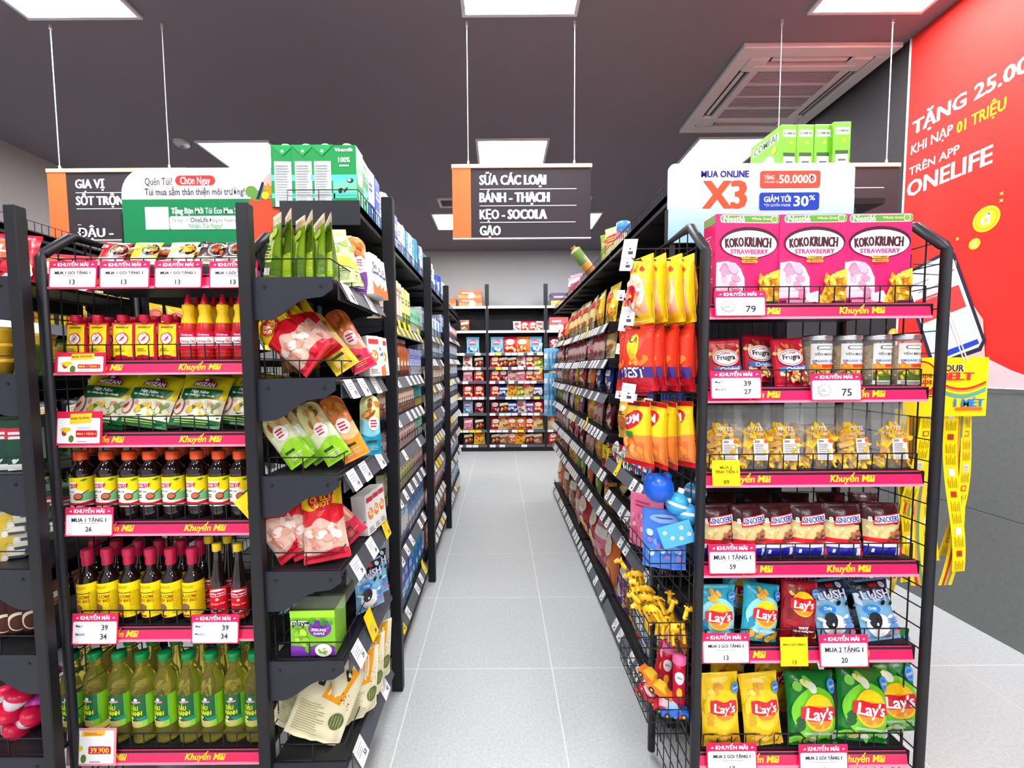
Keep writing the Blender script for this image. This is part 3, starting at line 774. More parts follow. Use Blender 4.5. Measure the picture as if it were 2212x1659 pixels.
# ------------------------------------------------------------------ product builders (front faces -y, stands on z = 0)
def sgn(x): return -1 if x < 0 else 1
def pouch(w, h, t, base, art=None, style='pillow', nx=10, nz=14, seal=0.055, wr=0.0016, seed=0, back=None, sealcol=None, pinch=0.08, taper=0.0, rnd=0.0, zig=False, hole=False, tpow=1.0, clip=None):
    """a flexible bag; base: colour or function(u, v) -> colour"""
    r = random.Random(seed); ph = [r.uniform(0, 6.28) for _ in range(6)]
    def g(v):
        if style == 'stand':
            if v > 1 - seal: return 0.02
            q = v / (1 - seal); return max(0.02, (1 - q ** 1.5) ** 0.85 * (0.55 + 0.45 * min(1, q / 0.12)))
        q = (v - seal) / (1 - 2 * seal)
        if q <= 0 or q >= 1: return 0.015
        return max(0.015, (1 - abs(2 * q - 1) ** 2.6) ** 0.75)
    def f(u, v):
        e = (max(0.0, 1 - abs(u) ** 2.4)) ** 0.65
        b = t / 2 * (e * g(v) ** tpow + 0.02)
        q = min(1, max(0, (v - seal) / (1 - 2 * seal)))
        edge = math.exp(-(q / 0.16) ** 2) + math.exp(-((1 - q) / 0.16) ** 2)
        b += wr * (1 - u * u) * (edge * math.sin(u * 11 + ph[0]) + 0.7 * math.sin(u * 4 + v * 7 + ph[1]) * math.sin(v * 9 + ph[2]) + 0.5 * math.sin(u * 7 - v * 12 + ph[3])) * min(1.0, g(v) * 3)
        return b
    def RD(v): return 1.0 if not rnd or v < 1 - rnd else math.sqrt(max(0.06, 1 - ((v - 1 + rnd) / rnd) ** 2 * 0.9))
    def X(u, v): return RD(v) * u * w / 2 * (1 - pinch * g(v) * (1 if style != 'stand' else 0.5)) * (1 - taper * v)
    mb = MB(); fr = []; V = []
    us = [-1 + 2 * i / nx for i in range(nx + 1)]
    vs = sorted(set([round(seal, 4), round(1 - seal, 4)] + [k / nz for k in range(nz + 1)]))
    for v in vs:
        for u in us:
            zz = v * h
            if zig and v in (0.0, 1.0): pass
            V.append((X(u, v), -f(u, v), zz))
    nf = len(V)
    for v in vs:
        for u in us: V.append((X(u, v), f(u, v) * (1 if style != 'stand' else 0.8), v * h))
    C = []; F = []; n1 = nx + 1
    for j in range(len(vs) - 1):
        vm = (vs[j] + vs[j + 1]) / 2
        for i in range(nx):
            um = (us[i] + us[i + 1]) / 2
            if clip and clip(um, vm): continue
            c = base(um, vm) if callable(base) else base
            if sealcol and (vm < seal or vm > 1 - seal): c = sealcol
            F.append((j * n1 + i, j * n1 + i + 1, (j + 1) * n1 + i + 1, (j + 1) * n1 + i)); C.append(c)
            cb = back if back else c
            F.append((nf + j * n1 + i, nf + (j + 1) * n1 + i, nf + (j + 1) * n1 + i + 1, nf + j * n1 + i + 1)); C.append(cb)
        for i, s_ in ((0, 0), (nx, 1)):
            c = base(us[i], vm) if callable(base) else base
            q = (j * n1 + i, (j + 1) * n1 + i, nf + (j + 1) * n1 + i, nf + j * n1 + i)
            F.append(q if s_ else q[::-1]); C.append(c)
    for j in (0, len(vs) - 1):
        for i in range(nx):
            c = base(us[i], vs[j]) if callable(base) else base
            F.append((j * n1 + i, j * n1 + i + 1, nf + j * n1 + i + 1, nf + j * n1 + i)); C.append(c)
    mb.raw(V, F, C, True)
    if art:
        def surf(x, z, o):
            v = min(1, max(0, z / h)); k = w / 2 * (1 - pinch * g(v) * (1 if style != 'stand' else 0.5)) * (1 - taper * v) * RD(v); u = min(1, max(-1, x / (w / 2)))
            return (u * k, -f(u, v) - o * 1.6, z)
        apply_art(mb, art, surf, [u * w / 2 for u in us], [v * h for v in vs], off=0.0006)
    return mb
def carton(w, d, h, col, art=None, side=None, top=None, b=0.0012):
    mb = MB(); mb.box(-w / 2, -d / 2, 0, w / 2, d / 2, h, col, b=b)
    if top: mb.face([(-w / 2 + b, -d / 2 + b, h + 0.0003), (w / 2 - b, -d / 2 + b, h + 0.0003), (w / 2 - b, d / 2 - b, h + 0.0003), (-w / 2 + b, d / 2 - b, h + 0.0003)], top)
    if art: apply_art(mb, art, lambda x, z, o: (x, -d / 2 - o, z), off=0.0003)
    if side:
        apply_art(mb, side, lambda x, z, o: (-w / 2 - o, -x, z), off=0.0003)
        apply_art(mb, side, lambda x, z, o: (w / 2 + o, x, z), off=0.0003)
    return mb
def cyl_surf(r, z0, sy=1.0):
    def f(x, z, o):
        a = x / r; return (math.sin(a) * (r + o), -math.cos(a) * (r + o) * sy, z0 + z)
    return f
def wrap_label(r, z0, z1, col, art=None, arc=PI * 1.1, sy=1.0, n=16):
    mb = MB(); h = z1 - z0; rr = r + 0.0006
    for k in range(n):
        a, b = -arc / 2 + arc * k / n, -arc / 2 + arc * (k + 1) / n
        P = lambda t, z: (math.sin(t) * rr, -math.cos(t) * rr * sy, z)
        mb.face([P(a, z0), P(b, z0), P(b, z1), P(a, z1)], col, True)
    if art: apply_art(mb, art, cyl_surf(rr, z0, sy), [rr * (-arc / 2 + arc * k / n) for k in range(n + 1)], (), off=0.0003, step=0.00008)
    return mb

# --- cereal box
a = Art(0.168, 0.232)
a.rect(-0.44, 0.905, 0.5, 0.99, (244, 236, 214), r=0.05); a.rect(-0.425, 0.912, 0.5, 0.983, (98, 156, 58), r=0.05)
a.text('Nestlé', -0.22, 0.948, 0.34, WHITE, bold=0.04); a.text('Whole Grain', 0.2, 0.952, 0.3, (240, 236, 200), bold=0.01); a.ell(0.41, 0.948, 0.055, 0.055, (232, 226, 190)); a.ell(0.41, 0.948, 0.042, 0.042, (120, 168, 70))
for k in range(7): a.ell(-0.25 + k * 0.09, 0.82 - 0.006 * (k - 3) ** 2, 0.05, 0.018, (206, 150, 92) if k % 2 else (110, 26, 50), n=8, rot=0.5 - 0.2 * k)
a.ell(0.02, 0.69, 0.46, 0.235, (74, 20, 40), n=30); a.ell(0.02, 0.674, 0.435, 0.205, (250, 246, 244), n=30)
a.text('KOKO', -0.215, 0.69, 0.29, (74, 26, 40), bold=0.09, hgt=0.1, rot=0.09); a.text('KRUNCH', 0.155, 0.695, 0.42, (74, 26, 40), bold=0.09, hgt=0.105, rot=-0.03)
a.rect(-0.3, 0.565, 0.34, 0.618, (252, 236, 244), r=0.03); a.text('STRAWBERRY', 0.02, 0.592, 0.6, (206, 20, 110), bold=0.035)
a.rect(-0.1, 0.51, 0.15, 0.54, (246, 200, 60), r=0.03); a.text('7 VITAMINS', 0.025, 0.526, 0.21, (150, 30, 70), bold=0.02)
a.rect(-0.1, 0.47, 0.15, 0.5, (246, 200, 60), r=0.03); a.text('5 MINERALS', 0.025, 0.486, 0.21, (150, 30, 70), bold=0.02)
a.poly([(-0.5, 0.5), (-0.34, 0.515), (-0.2, 0.5), (-0.08, 0.43), (-0.02, 0.32), (0.0, 0.12), (-0.06, 0.06), (-0.5, 0.05)], (196, 40, 110))
a.poly([(-0.5, 0.47), (-0.34, 0.485), (-0.2, 0.465), (-0.12, 0.41), (-0.05, 0.3), (-0.04, 0.13), (-0.1, 0.09), (-0.5, 0.08)], (246, 206, 222))
a.blobs(-0.44, 0.12, -0.14, 0.43, 12, [(236, 150, 180), (226, 130, 166), (244, 178, 200)], 0.085, seed=3)
a.poly([(-0.1, 0.12), (0.08, 0.16), (0.14, 0.08), (0.1, 0.03), (-0.1, 0.05)], (250, 230, 238))
a.poly([(0.08, 0.02), (0.5, 0.02), (0.5, 0.4), (0.34, 0.36), (0.2, 0.24)], (246, 200, 60)); a.blobs(0.16, 0.05, 0.46, 0.32, 60, [(240, 186, 36), (226, 150, 30), (248, 214, 90), (206, 120, 36)], 0.045, seed=8)
a.bars(-0.42, 0.015, 0.0, 0.06, 3, (250, 200, 220), seed=4); a.rect(0.26, 0.01, 0.46, 0.045, (58, 40, 70))
sd = Art(0.06, 0.232); sd.rect(-0.45, 0.905, 0.45, 0.985, (98, 156, 58), r=0.1); sd.bars(-0.35, 0.2, 0.35, 0.8, 18, (250, 190, 214), seed=2, fill=0.35)
kind('cereal', 'cereal_box', 'cereal box', [('cereal_box', carton(0.168, 0.06, 0.232, (226, 30, 106), a, sd), 'carton')])

# --- red granola bag
a = Art(0.09, 0.13)
a.blobs(-0.46, 0.62, 0.46, 0.86, 16, [(226, 160, 70), (240, 196, 110), (180, 90, 40), (236, 120, 60)], 0.09, seed=2)
a.ell(0.0, 0.6, 0.39, 0.25, (250, 244, 240), n=26); a.ell(0.0, 0.6, 0.36, 0.22, (214, 26, 48), n=26); a.ell(0.0, 0.6, 0.34, 0.2, (252, 250, 248), n=26)
a.text('Calbee', 0, 0.7, 0.24, (214, 26, 48), bold=0.02); a.text('Frugra', 0, 0.61, 0.54, (34, 26, 30), bold=0.025); a.text('%???', 0, 0.505, 0.0001, WHITE) if 0 else None
a.poly([(-0.4, 0.3), (0.48, 0.33), (0.46, 0.42), (-0.4, 0.4)], (34, 120, 204)); a.text('Original', 0.06, 0.362, 0.6, WHITE, bold=0.03, rot=0.03)
a.blobs(-0.42, 0.1, 0.42, 0.27, 26, [(226, 170, 90), (240, 206, 150), (150, 70, 40), (206, 130, 60), (246, 226, 190)], 0.085, seed=5)
kind('granola', 'granola_bag', 'snack bag', [('granola_bag', pouch(0.09, 0.13, 0.036, (206, 22, 50), a, style='stand', seal=0.1, seed=1), 'film')])

# --- oat jar
OATH = 0.137; JR = 0.034
b_ = MB(); b_.lathe([(0.001, 0.001), (JR - 0.003, 0.0), (JR, 0.004), (JR, 0.118), (JR - 0.004, 0.124)], (236, 240, 240), n=24)
f_ = MB(); f_.lathe([(0.001, 0.004), (JR - 0.003, 0.004), (JR - 0.003, 0.108), (0.001, 0.112)], (206, 178, 128), n=24)
g_ = random.Random(4)
for k in range(150):
    t_ = g_.uniform(0, 2 * PI); z_ = g_.uniform(0.006, 0.106)
    f_.sphere((math.sin(t_) * (JR - 0.003), -math.cos(t_) * (JR - 0.003), z_), 0.0035, g_.choice([(226, 204, 160), (184, 150, 100), (236, 220, 184)]), n=5, m=3, sc=(1, 1, 0.7))
l_ = MB(); l_.lathe([(0.001, 0.122), (JR - 0.002, 0.122), (JR, 0.124), (JR, 0.135), (JR - 0.002, 0.137), (0.001, 0.1375)], (196, 198, 204), n=28)
for k in range(3): l_.lathe([(JR + 0.0005, 0.125 + k * 0.0035), (JR + 0.001, 0.126 + k * 0.0035), (JR + 0.0005, 0.127 + k * 0.0035)], (226, 226, 230), n=28)
a = Art(0.062, 0.108)
a.rect(-0.5, 0.0, 0.5, 0.28, (226, 220, 190)); a.rect(-0.5, 0.1, 0.5, 0.5, (240, 150, 50)); a.blobs(-0.45, 0.42, 0.45, 0.52, 9, [(246, 176, 70), (236, 130, 40)], 0.1, seed=1)
a.rect(-0.1, 0.42, 0.45, 0.49, (226, 70, 40), r=0.02); a.poly([(-0.5, 0.1), (-0.5, 0.3), (-0.2, 0.36), (0.05, 0.22), (0.3, 0.38), (0.5, 0.26), (0.5, 0.08)], (86, 110, 40))
a.blobs(-0.45, 0.12, 0.45, 0.36, 9, [(232, 196, 60), (60, 84, 36), (120, 130, 50)], 0.11, seed=6); a.rect(-0.5, 0.0, 0.5, 0.09, (240, 238, 230))
a.rect(-0.28, 0.86, 0.28, 0.94, (40, 60, 50), r=0.06); a.rect(-0.25, 0.87, 0.25, 0.93, (248, 248, 246), r=0.05)
a.text('YẾN MẠCH', 0, 0.74, 0.72, (44, 64, 60), bold=0.01); a.text('ORGANIC OAT', 0.0, 0.58, 0.86, (40, 100, 190), bold=0.02, hgt=0.055); a.bars(-0.4, 0.02, 0.4, 0.08, 2, (90, 90, 90), seed=3)
kind('oat_jar', 'oat_jar', 'jar', [('oat_jar', b_, 'clear'), ('oat_flakes', f_, 'paper'), ('lid', l_, 'metal'), ('label', wrap_label(JR, 0.006, 0.114, (248, 248, 244), a, arc=1.85), 'paper')])

# --- clear zip bag of dried mango
def mango(seed):
    sh = pouch(0.092, 0.158, 0.034, (238, 240, 240), style='stand', seal=0.2, seed=seed, wr=0.003)
    g_ = random.Random(seed); c = MB()
    for k in range(64):
        z_ = g_.uniform(0.004, 0.095); x_ = g_.uniform(-0.036, 0.036) * (1 - z_ * 2.6)
        M = Matrix.Translation((x_, g_.uniform(-0.009, 0.007), z_ + 0.006)) @ Euler((g_.uniform(0, 3), g_.uniform(0, 3), g_.uniform(0, 3))).to_matrix().to_4x4()
        q = MB(); q.box(-0.017, -0.007, -0.0024, 0.017, 0.007, 0.0024, g_.choice([(246, 196, 30), (250, 210, 50), (236, 176, 20), (248, 202, 60)]), b=0.002); c.join(q, M)
    lb = MB(); a = Art(0.036, 0.052); a.rect(-0.5, 0, 0.5, 1, (244, 242, 240)); a.bars(-0.42, 0.05, 0.42, 0.8, 9, (150, 140, 140), seed=seed, fill=0.4); a.ell(0.36, 0.9, 0.15, 0.15, (240, 110, 40)); a.bars(-0.42, 0.84, 0.1, 0.95, 2, (90, 80, 80), seed=2)
    apply_art(lb, a, lambda x, z, o: (x + 0.01, -0.0185 - o + z * 0.06, z + 0.022))
    fc = MB(); a = Art(0.06, 0.03); a.text('MUTS', 0, 0.7, 0.6, (232, 232, 232), bold=0.05); a.text('FACTORY', 0, 0.25, 0.7, (240, 226, 200), bold=0.03)
    apply_art(fc, a, lambda x, z, o: (x, -0.0142 - o + z * 0.12, z + 0.078))
    return [('dried_mango_bag', sh, 'clear_film'), ('mango_slices', c, 'plastic'), ('label', lb, 'paper'), ('lettering', fc, 'paper')]
for k in range(2): kind('mango%d' % k, 'dried_mango_bag', 'snack bag', mango(k + 3))

# --- chocolate bar multipack
a = Art(0.086, 0.128)
a.poly([(-0.5, 0.36), (0.5, 0.36), (0.5, 0.6), (-0.5, 0.7)], (222, 200, 140)); a.blobs(-0.46, 0.42, -0.1, 0.58, 8, [(206, 180, 110), (236, 220, 170)], 0.06, seed=1)
a.poly([(-0.5, 0.28), (0.5, 0.26), (0.5, 0.33), (0.1, 0.36), (-0.5, 0.38)], (220, 24, 40)); a.rect(-0.5, 0.2, 0.5, 0.29, (240, 240, 244)); a.rect(-0.5, 0.045, 0.5, 0.21, (24, 34, 170))
a.rect(-0.33, 0.1, -0.26, 0.17, WHITE); a.rect(0.3, 0.05, 0.42, 0.2, (240, 240, 244)); a.rect(0.42, 0.05, 0.5, 0.3, (220, 24, 40))
a.blobs(0.0, 0.36, 0.36, 0.5, 9, [(146, 78, 44), (176, 104, 60), (110, 54, 34)], 0.1, seed=2); a.ell(0.28, 0.42, 0.07, 0.04, (90, 50, 120))
a.poly([(-0.32, 0.6), (0.48, 0.66), (0.47, 0.83), (-0.27, 0.77)], (206, 30, 50)); a.poly([(-0.285, 0.63), (0.46, 0.685), (0.445, 0.81), (-0.245, 0.755)], (246, 244, 250))
a.text('SNICKERS', 0.09, 0.72, 0.64, (26, 42, 150), bold=0.03, hgt=0.095, rot=0.09); a.text('8', -0.38, 0.71, 0.09, WHITE, bold=0.05)
kind('choc', 'chocolate_bar_bag', 'snack bag', [('chocolate_bar_bag', pouch(0.086, 0.128, 0.032, (70, 28, 30), a, seal=0.05, seed=3), 'film')])

# --- crisp bags
def crisp(w, h, base, ring, band, seed, food, t=0.05, wavy=None, sub='Phô Mai Cheddar', subc=WHITE, lx=0.0, lz=0.52):
    a = Art(w, h)
    a.ell(lx, lz - 0.04, 0.47, 0.47, ring, n=28)
    for k in range(3): a.ell(lx - 0.34, lz - 0.1 - 0.06 * k, 0.1, 0.05, band, n=10, rot=0.8)
    a.blobs(-0.42, 0.07, 0.42, 0.18, 8, food, 0.13, seed=seed); a.blobs(-0.4, 0.78, 0.05, 0.88, 4, food, 0.12, seed=seed + 1)
    a.ell(lx, lz, 0.32, 0.32, (250, 196, 20), n=26); a.ell(lx, lz - 0.05, 0.27, 0.2, (240, 140, 24), n=22)
    a.poly([(lx - 0.36, lz - 0.075), (lx - 0.2, lz - 0.1), (lx, lz - 0.085), (lx + 0.2, lz - 0.1), (lx + 0.36, lz - 0.06), (lx + 0.35, lz + 0.075), (lx + 0.18, lz + 0.095), (lx, lz + 0.08), (lx - 0.2, lz + 0.105), (lx - 0.35, lz + 0.08)], (206, 20, 40))
    a.text("Lay's", lx, lz + 0.0, 0.58, WHITE, bold=0.05, hgt=0.135 * 0.15 / h * w / 0.1, shear=0.12)
    if wavy: a.text(wavy, 0, 0.3, 0.3, WHITE, bold=0.03)
    a.text(sub, 0, 0.235, 0.62, subc, bold=0.015) if sub else a.bars(-0.3, 0.21, 0.3, 0.25, 2, subc, seed=seed, fill=0.4)
    a.ell(0.36, 0.83, 0.12, 0.12, (40, 130, 214)); a.ell(0.36, 0.83, 0.1, 0.1, (120, 190, 240)); a.ell(0.36, 0.83, 0.085, 0.085, (40, 130, 214)); a.text('KING', 0.36, 0.83, 0.15, WHITE, bold=0.03)
    return pouch(w, h, t, base, a, seal=0.045, seed=seed, wr=0.0022)
POT = [(246, 206, 90), (240, 186, 60), (252, 220, 120)]
kind('crisp_blue', 'crisp_bag', 'crisps', [('crisp_bag', crisp(0.108, 0.152, (44, 168, 196), (150, 220, 236), (30, 140, 180), 1, [(246, 190, 70), (240, 170, 50)]), 'film')])
kind('crisp_red', 'crisp_bag', 'crisps', [('crisp_bag', crisp(0.098, 0.165, (170, 12, 36), (150, 8, 30), (120, 6, 24), 2, [(140, 60, 40), (110, 40, 30), (250, 190, 90)], wavy='wavy', sub='Thăn Bò Nướng Texas', lz=0.66, t=0.042), 'film')])
kind('crisp_yellow', 'crisp_bag', 'crisps', [('crisp_bag', crisp(0.106, 0.19, (250, 206, 20), (252, 216, 40), (226, 170, 10), 3, [(250, 210, 90), (244, 190, 60), (230, 160, 60)], sub='Vị Khoai Tây Tự Nhiên Classic', subc=(120, 80, 10), lz=0.6, t=0.05), 'film')])
kind('crisp_green', 'crisp_bag', 'crisps', [('crisp_bag', crisp(0.128, 0.165, (16, 120, 40), (120, 206, 40), (20, 90, 36), 4, [(236, 226, 140), (220, 224, 210), (120, 200, 60)], sub='', lz=0.5, t=0.055), 'film')])
# --- cow print pillow bag
a = Art(0.108, 0.156)
a.rect(-0.5, 0.72, 0.5, 0.96, (34, 38, 54)); a.blobs(-0.5, 0.66, 0.5, 0.95, 14, [(150, 200, 232), (40, 44, 60), (206, 226, 240)], 0.12, seed=4)
a.rect(-0.08, 0.88, 0.14, 0.93, (206, 30, 44), r=0.02); a.text('LUSH', 0.02, 0.765, 0.8, (70, 60, 110), bold=0.11, hgt=0.14); a.text('LUSH', 0.02, 0.765, 0.78, (226, 226, 240), bold=0.03, hgt=0.13)
a.ell(-0.22, 0.54, 0.2, 0.1, (40, 130, 214)); a.text('Only', -0.22, 0.56, 0.2, WHITE, bold=0.03)
for x_, z_, q_ in ((0.1, 0.63, 0.08), (0.35, 0.6, 0.07), (0.42, 0.45, 0.05)): a.ell(x_, z_, q_, q_ * 0.6, (24, 26, 34), n=10, rot=0.5)
a.ell(-0.12, 0.28, 0.3, 0.26, (244, 246, 250)); a.ell(-0.2, 0.36, 0.16, 0.2, (24, 24, 32), n=14); a.ell(-0.12, 0.16, 0.2, 0.12, (236, 226, 230)); a.ell(-0.18, 0.3, 0.03, 0.04, (244, 246, 250), n=8)
a.ell(-0.42, 0.38, 0.1, 0.04, (226, 232, 240), rot=-0.4, n=10); a.ell(0.2, 0.4, 0.1, 0.04, (226, 232, 240), rot=0.4, n=10); a.rect(0.12, 0.2, 0.42, 0.27, (120, 160, 236), r=0.03); a.ell(0.36, 0.14, 0.08, 0.05, (230, 120, 130)); a.ell(0.1, 0.08, 0.08, 0.05, (150, 90, 60))
a.bars(0.1, 0.3, 0.45, 0.4, 3, (90, 130, 200), seed=3)
kind('cow', 'cow_print_bag', 'snack bag', [('cow_print_bag', pouch(0.108, 0.156, 0.036, (132, 190, 226), a, seal=0.05, seed=6), 'film')])

# --- seasoning sachets
def sachet(c1, c2, food, seed):
    a = Art(0.082, 0.082); a.rect(-0.5, 0.0, 0.5, 0.28, (244, 232, 200)); a.ell(0.2, 0.62, 0.34, 0.3, (240, 236, 226)); a.ell(0.2, 0.62, 0.31, 0.27, (60, 30, 20)); a.blobs(0.0, 0.5, 0.4, 0.74, 24, food, 0.09, seed=seed)
    a.text('Dh', -0.3, 0.72, 0.26, WHITE, bold=0.05, shear=0.2); a.bars(-0.42, 0.08, 0.3, 0.2, 2, c2, seed=seed, fill=0.45)
    return pouch(0.082, 0.082, 0.01, c1, a, seal=0.05, seed=seed, nx=8, nz=8, wr=0.0009)
for k, (c1, c2, fd) in enumerate([((206, 26, 40), (190, 40, 50), [(230, 120, 40), (190, 50, 30), (90, 140, 50)]), ((244, 206, 30), (190, 60, 40), [(230, 130, 50), (236, 180, 60), (100, 150, 60)]),
                                  ((240, 226, 160), (60, 90, 40), [(236, 180, 60), (246, 206, 90), (220, 150, 40)]), ((64, 24, 34), (120, 40, 40), [(150, 50, 36), (206, 90, 50), (80, 130, 50)])]):
    kind('sachet%d' % k, 'seasoning_sachet', 'sachet', [('seasoning_sachet', sachet(c1, c2, fd, k), 'film')])
# --- chilli sauce pouch with a spout cap
a = Art(0.06, 0.11); a.poly([(-0.44, 0.12), (0.44, 0.12), (0.42, 0.95), (-0.42, 0.95)], (250, 212, 20)); a.ell(0, 0.58, 0.3, 0.3, (206, 30, 50)); a.ell(0, 0.58, 0.25, 0.25, (238, 236, 236)); a.ell(0.02, 0.59, 0.17, 0.17, (196, 200, 206)); a.poly([(-0.12, 0.5), (0.1, 0.58), (0.14, 0.66), (-0.02, 0.6)], (206, 30, 40))
a.bars(-0.3, 0.26, 0.2, 0.36, 3, (90, 70, 30), seed=1, fill=0.35); a.ell(0, 0.1, 0.34, 0.13, (214, 30, 60)); a.bars(-0.3, 0.86, 0.3, 0.92, 1, (140, 100, 20))
cp = MB(); cp.lathe([(0.0085, 0.105), (0.0085, 0.112), (0.0135, 0.113), (0.0135, 0.128), (0.0115, 0.131), (0.0001, 0.131)], (206, 18, 60), n=18)
kind('chilli_pouch', 'chilli_sauce_pouch', 'sauce pouch', [('chilli_sauce_pouch', pouch(0.062, 0.11, 0.03, (214, 26, 58), a, style='stand', seal=0.06, seed=2), 'film'), ('cap', cp, 'plastic')])
# --- chilli sauce bottle
R_ = 0.0225
b_ = MB(); b_.lathe([(0.001, 0), (R_ - 0.002, 0), (R_, 0.003), (R_, 0.085), (R_ * 0.92, 0.1), (0.0145, 0.118), (0.0145, 0.121)], (190, 30, 26), n=20)
for z_ in (0.012, 0.022): b_.lathe([(R_ + 0.0003, z_), (R_ + 0.001, z_ + 0.003), (R_ + 0.0003, z_ + 0.006)], (200, 36, 30), n=20)
n_ = MB(); n_.lathe([(0.019, 0.1), (0.0185, 0.112), (0.014, 0.13), (0.0145, 0.142), (0.016, 0.144), (0.016, 0.156), (0.0125, 0.158)], (248, 204, 20), n=20)
c_ = MB(); c_.lathe([(0.0115, 0.156), (0.010, 0.162), (0.0045, 0.182), (0.0035, 0.188), (0.0001, 0.189)], (222, 26, 44), n=16)
a = Art(0.06, 0.05); a.rect(-0.5, 0.2, 0.5, 0.78, (250, 240, 236)); a.poly([(-0.5, 0.66), (0.5, 0.7), (0.5, 1), (-0.5, 1)], (206, 20, 60)); a.text('Tương Ớt', 0, 0.44, 0.62, (206, 20, 50), bold=0.04); a.text('Cholimex', 0, 0.8, 0.5, WHITE, bold=0.03); a.rect(-0.5, 0, 0.5, 0.2, (206, 20, 60)); a.ell(-0.36, 0.3, 0.08, 0.1, (70, 40, 30))
kind('chilli_bottle', 'chilli_sauce_bottle', 'bottle', [('chilli_sauce_bottle', b_, 'plastic'), ('shoulder_wrap', n_, 'plastic'), ('nozzle_cap', c_, 'plastic'), ('label', wrap_label(R_, 0.033, 0.083, (206, 20, 60), a, arc=3.2), 'paper')])
# --- seasoning granule bag
a = Art(0.15, 0.165)
a.rect(-0.5, 0.0, 0.5, 0.2, (16, 104, 50)); a.poly([(-0.5, 0.14), (0.5, 0.14), (0.5, 0.52), (-0.5, 0.46)], (244, 238, 214)); a.blobs(-0.2, 0.24, 0.44, 0.44, 22, [(246, 206, 60), (200, 90, 60), (236, 226, 190), (230, 150, 110), (120, 150, 50)], 0.075, seed=3)
a.ell(-0.36, 0.34, 0.13, 0.17, (120, 70, 50)); a.ell(-0.36, 0.34, 0.115, 0.155, (240, 206, 186)); a.blobs(-0.42, 0.3, -0.3, 0.38, 5, [(206, 110, 70), (180, 70, 50)], 0.05, seed=4)
a.poly([(-0.38, 0.52), (-0.3, 0.46), (0.1, 0.5), (0.36, 0.53), (0.42, 0.62), (0.44, 0.7), (-0.36, 0.67)], (14, 84, 44)); a.text('Hạt Nêm', 0.02, 0.625, 0.36, WHITE, bold=0.03, shear=0.2); a.text('Thịt - Xương ống - Tủy - Cà rốt', 0.02, 0.555, 0.62, (236, 240, 220), bold=0.015, shear=0.15)
a.poly([(-0.2, 0.73), (0.3, 0.73), (0.27, 0.83), (0.16, 0.84), (0.13, 0.9), (-0.03, 0.9), (-0.06, 0.84), (-0.17, 0.83)], (130, 24, 50)); a.text('MEIZAN', 0.05, 0.775, 0.42, WHITE, bold=0.04); a.ell(0.05, 0.865, 0.045, 0.03, (238, 232, 232)); a.bars(-0.36, 0.05, 0.36, 0.12, 2, (210, 230, 120), seed=7)
kind('granule', 'seasoning_bag', 'seasoning bag', [('seasoning_bag', pouch(0.15, 0.165, 0.04, (232, 214, 24), a, seal=0.05, seed=8, wr=0.0026), 'film')])
# --- soy sauce bottle
R_ = 0.0285
b_ = MB(); b_.lathe([(0.001, 0), (R_ - 0.003, 0), (R_, 0.004), (R_, 0.034), (R_ - 0.0012, 0.036), (R_ - 0.0012, 0.122), (R_, 0.124), (R_ + 0.0005, 0.13), (R_, 0.14), (R_ - 0.005, 0.149), (0.0155, 0.159), (0.0145, 0.172)], (26, 12, 12), n=22)
c_ = MB(); c_.lathe([(0.0165, 0.168), (0.0175, 0.17), (0.0175, 0.19), (0.016, 0.193), (0.0001, 0.193)], (240, 84, 30), n=22)
a = Art(0.086, 0.084); a.rect(-0.5, 0.06, 0.5, 1.0, (244, 238, 226)); a.poly([(0.02, 1.0), (0.5, 1.0), (0.5, 0.44), (0.2, 0.5), (0.0, 0.62)], (250, 220, 20)); a.poly([(-0.5, 1.0), (0.05, 1.0), (0.04, 0.86), (-0.5, 0.84)], (250, 220, 20)); a.poly([(0.0, 0.3), (0.2, 0.5), (0.5, 0.44), (0.5, 0.2), (0.1, 0.2)], (120, 190, 130))
a.poly([(-0.44, 0.62), (0.02, 0.66), (0.06, 0.8), (-0.44, 0.78)], (206, 24, 40)); a.text('N THÁI TỬ', -0.2, 0.715, 0.4, WHITE, bold=0.03, hgt=0.1, rot=0.03); a.text('NHẤT CA', -0.22, 0.52, 0.34, (40, 40, 40), bold=0.03); a.bars(-0.38, 0.3, -0.12, 0.44, 2, (60, 60, 60), seed=2); a.ell(0.04, 0.35, 0.12, 0.12, (50, 30, 26)); a.ell(0.04, 0.36, 0.1, 0.09, (206, 110, 70)); a.poly([(0.1, 0.42), (0.3, 0.56), (0.31, 0.54), (0.12, 0.4)], (60, 40, 30))
a.poly([(-0.5, 0.06), (0.5, 0.06), (0.5, 0.2), (0.1, 0.13), (-0.5, 0.18)], (206, 24, 40)); a.poly([(0.1, 0.9), (0.2, 0.86), (0.3, 0.92), (0.22, 0.96)], (70, 140, 50))
kind('soy', 'soy_sauce_bottle', 'bottle', [('soy_sauce_bottle', b_, 'dark_glass'), ('cap', c_, 'plastic'), ('label', wrap_label(R_ - 0.0008, 0.037, 0.121, (244, 238, 226), a, arc=3.1), 'paper')])
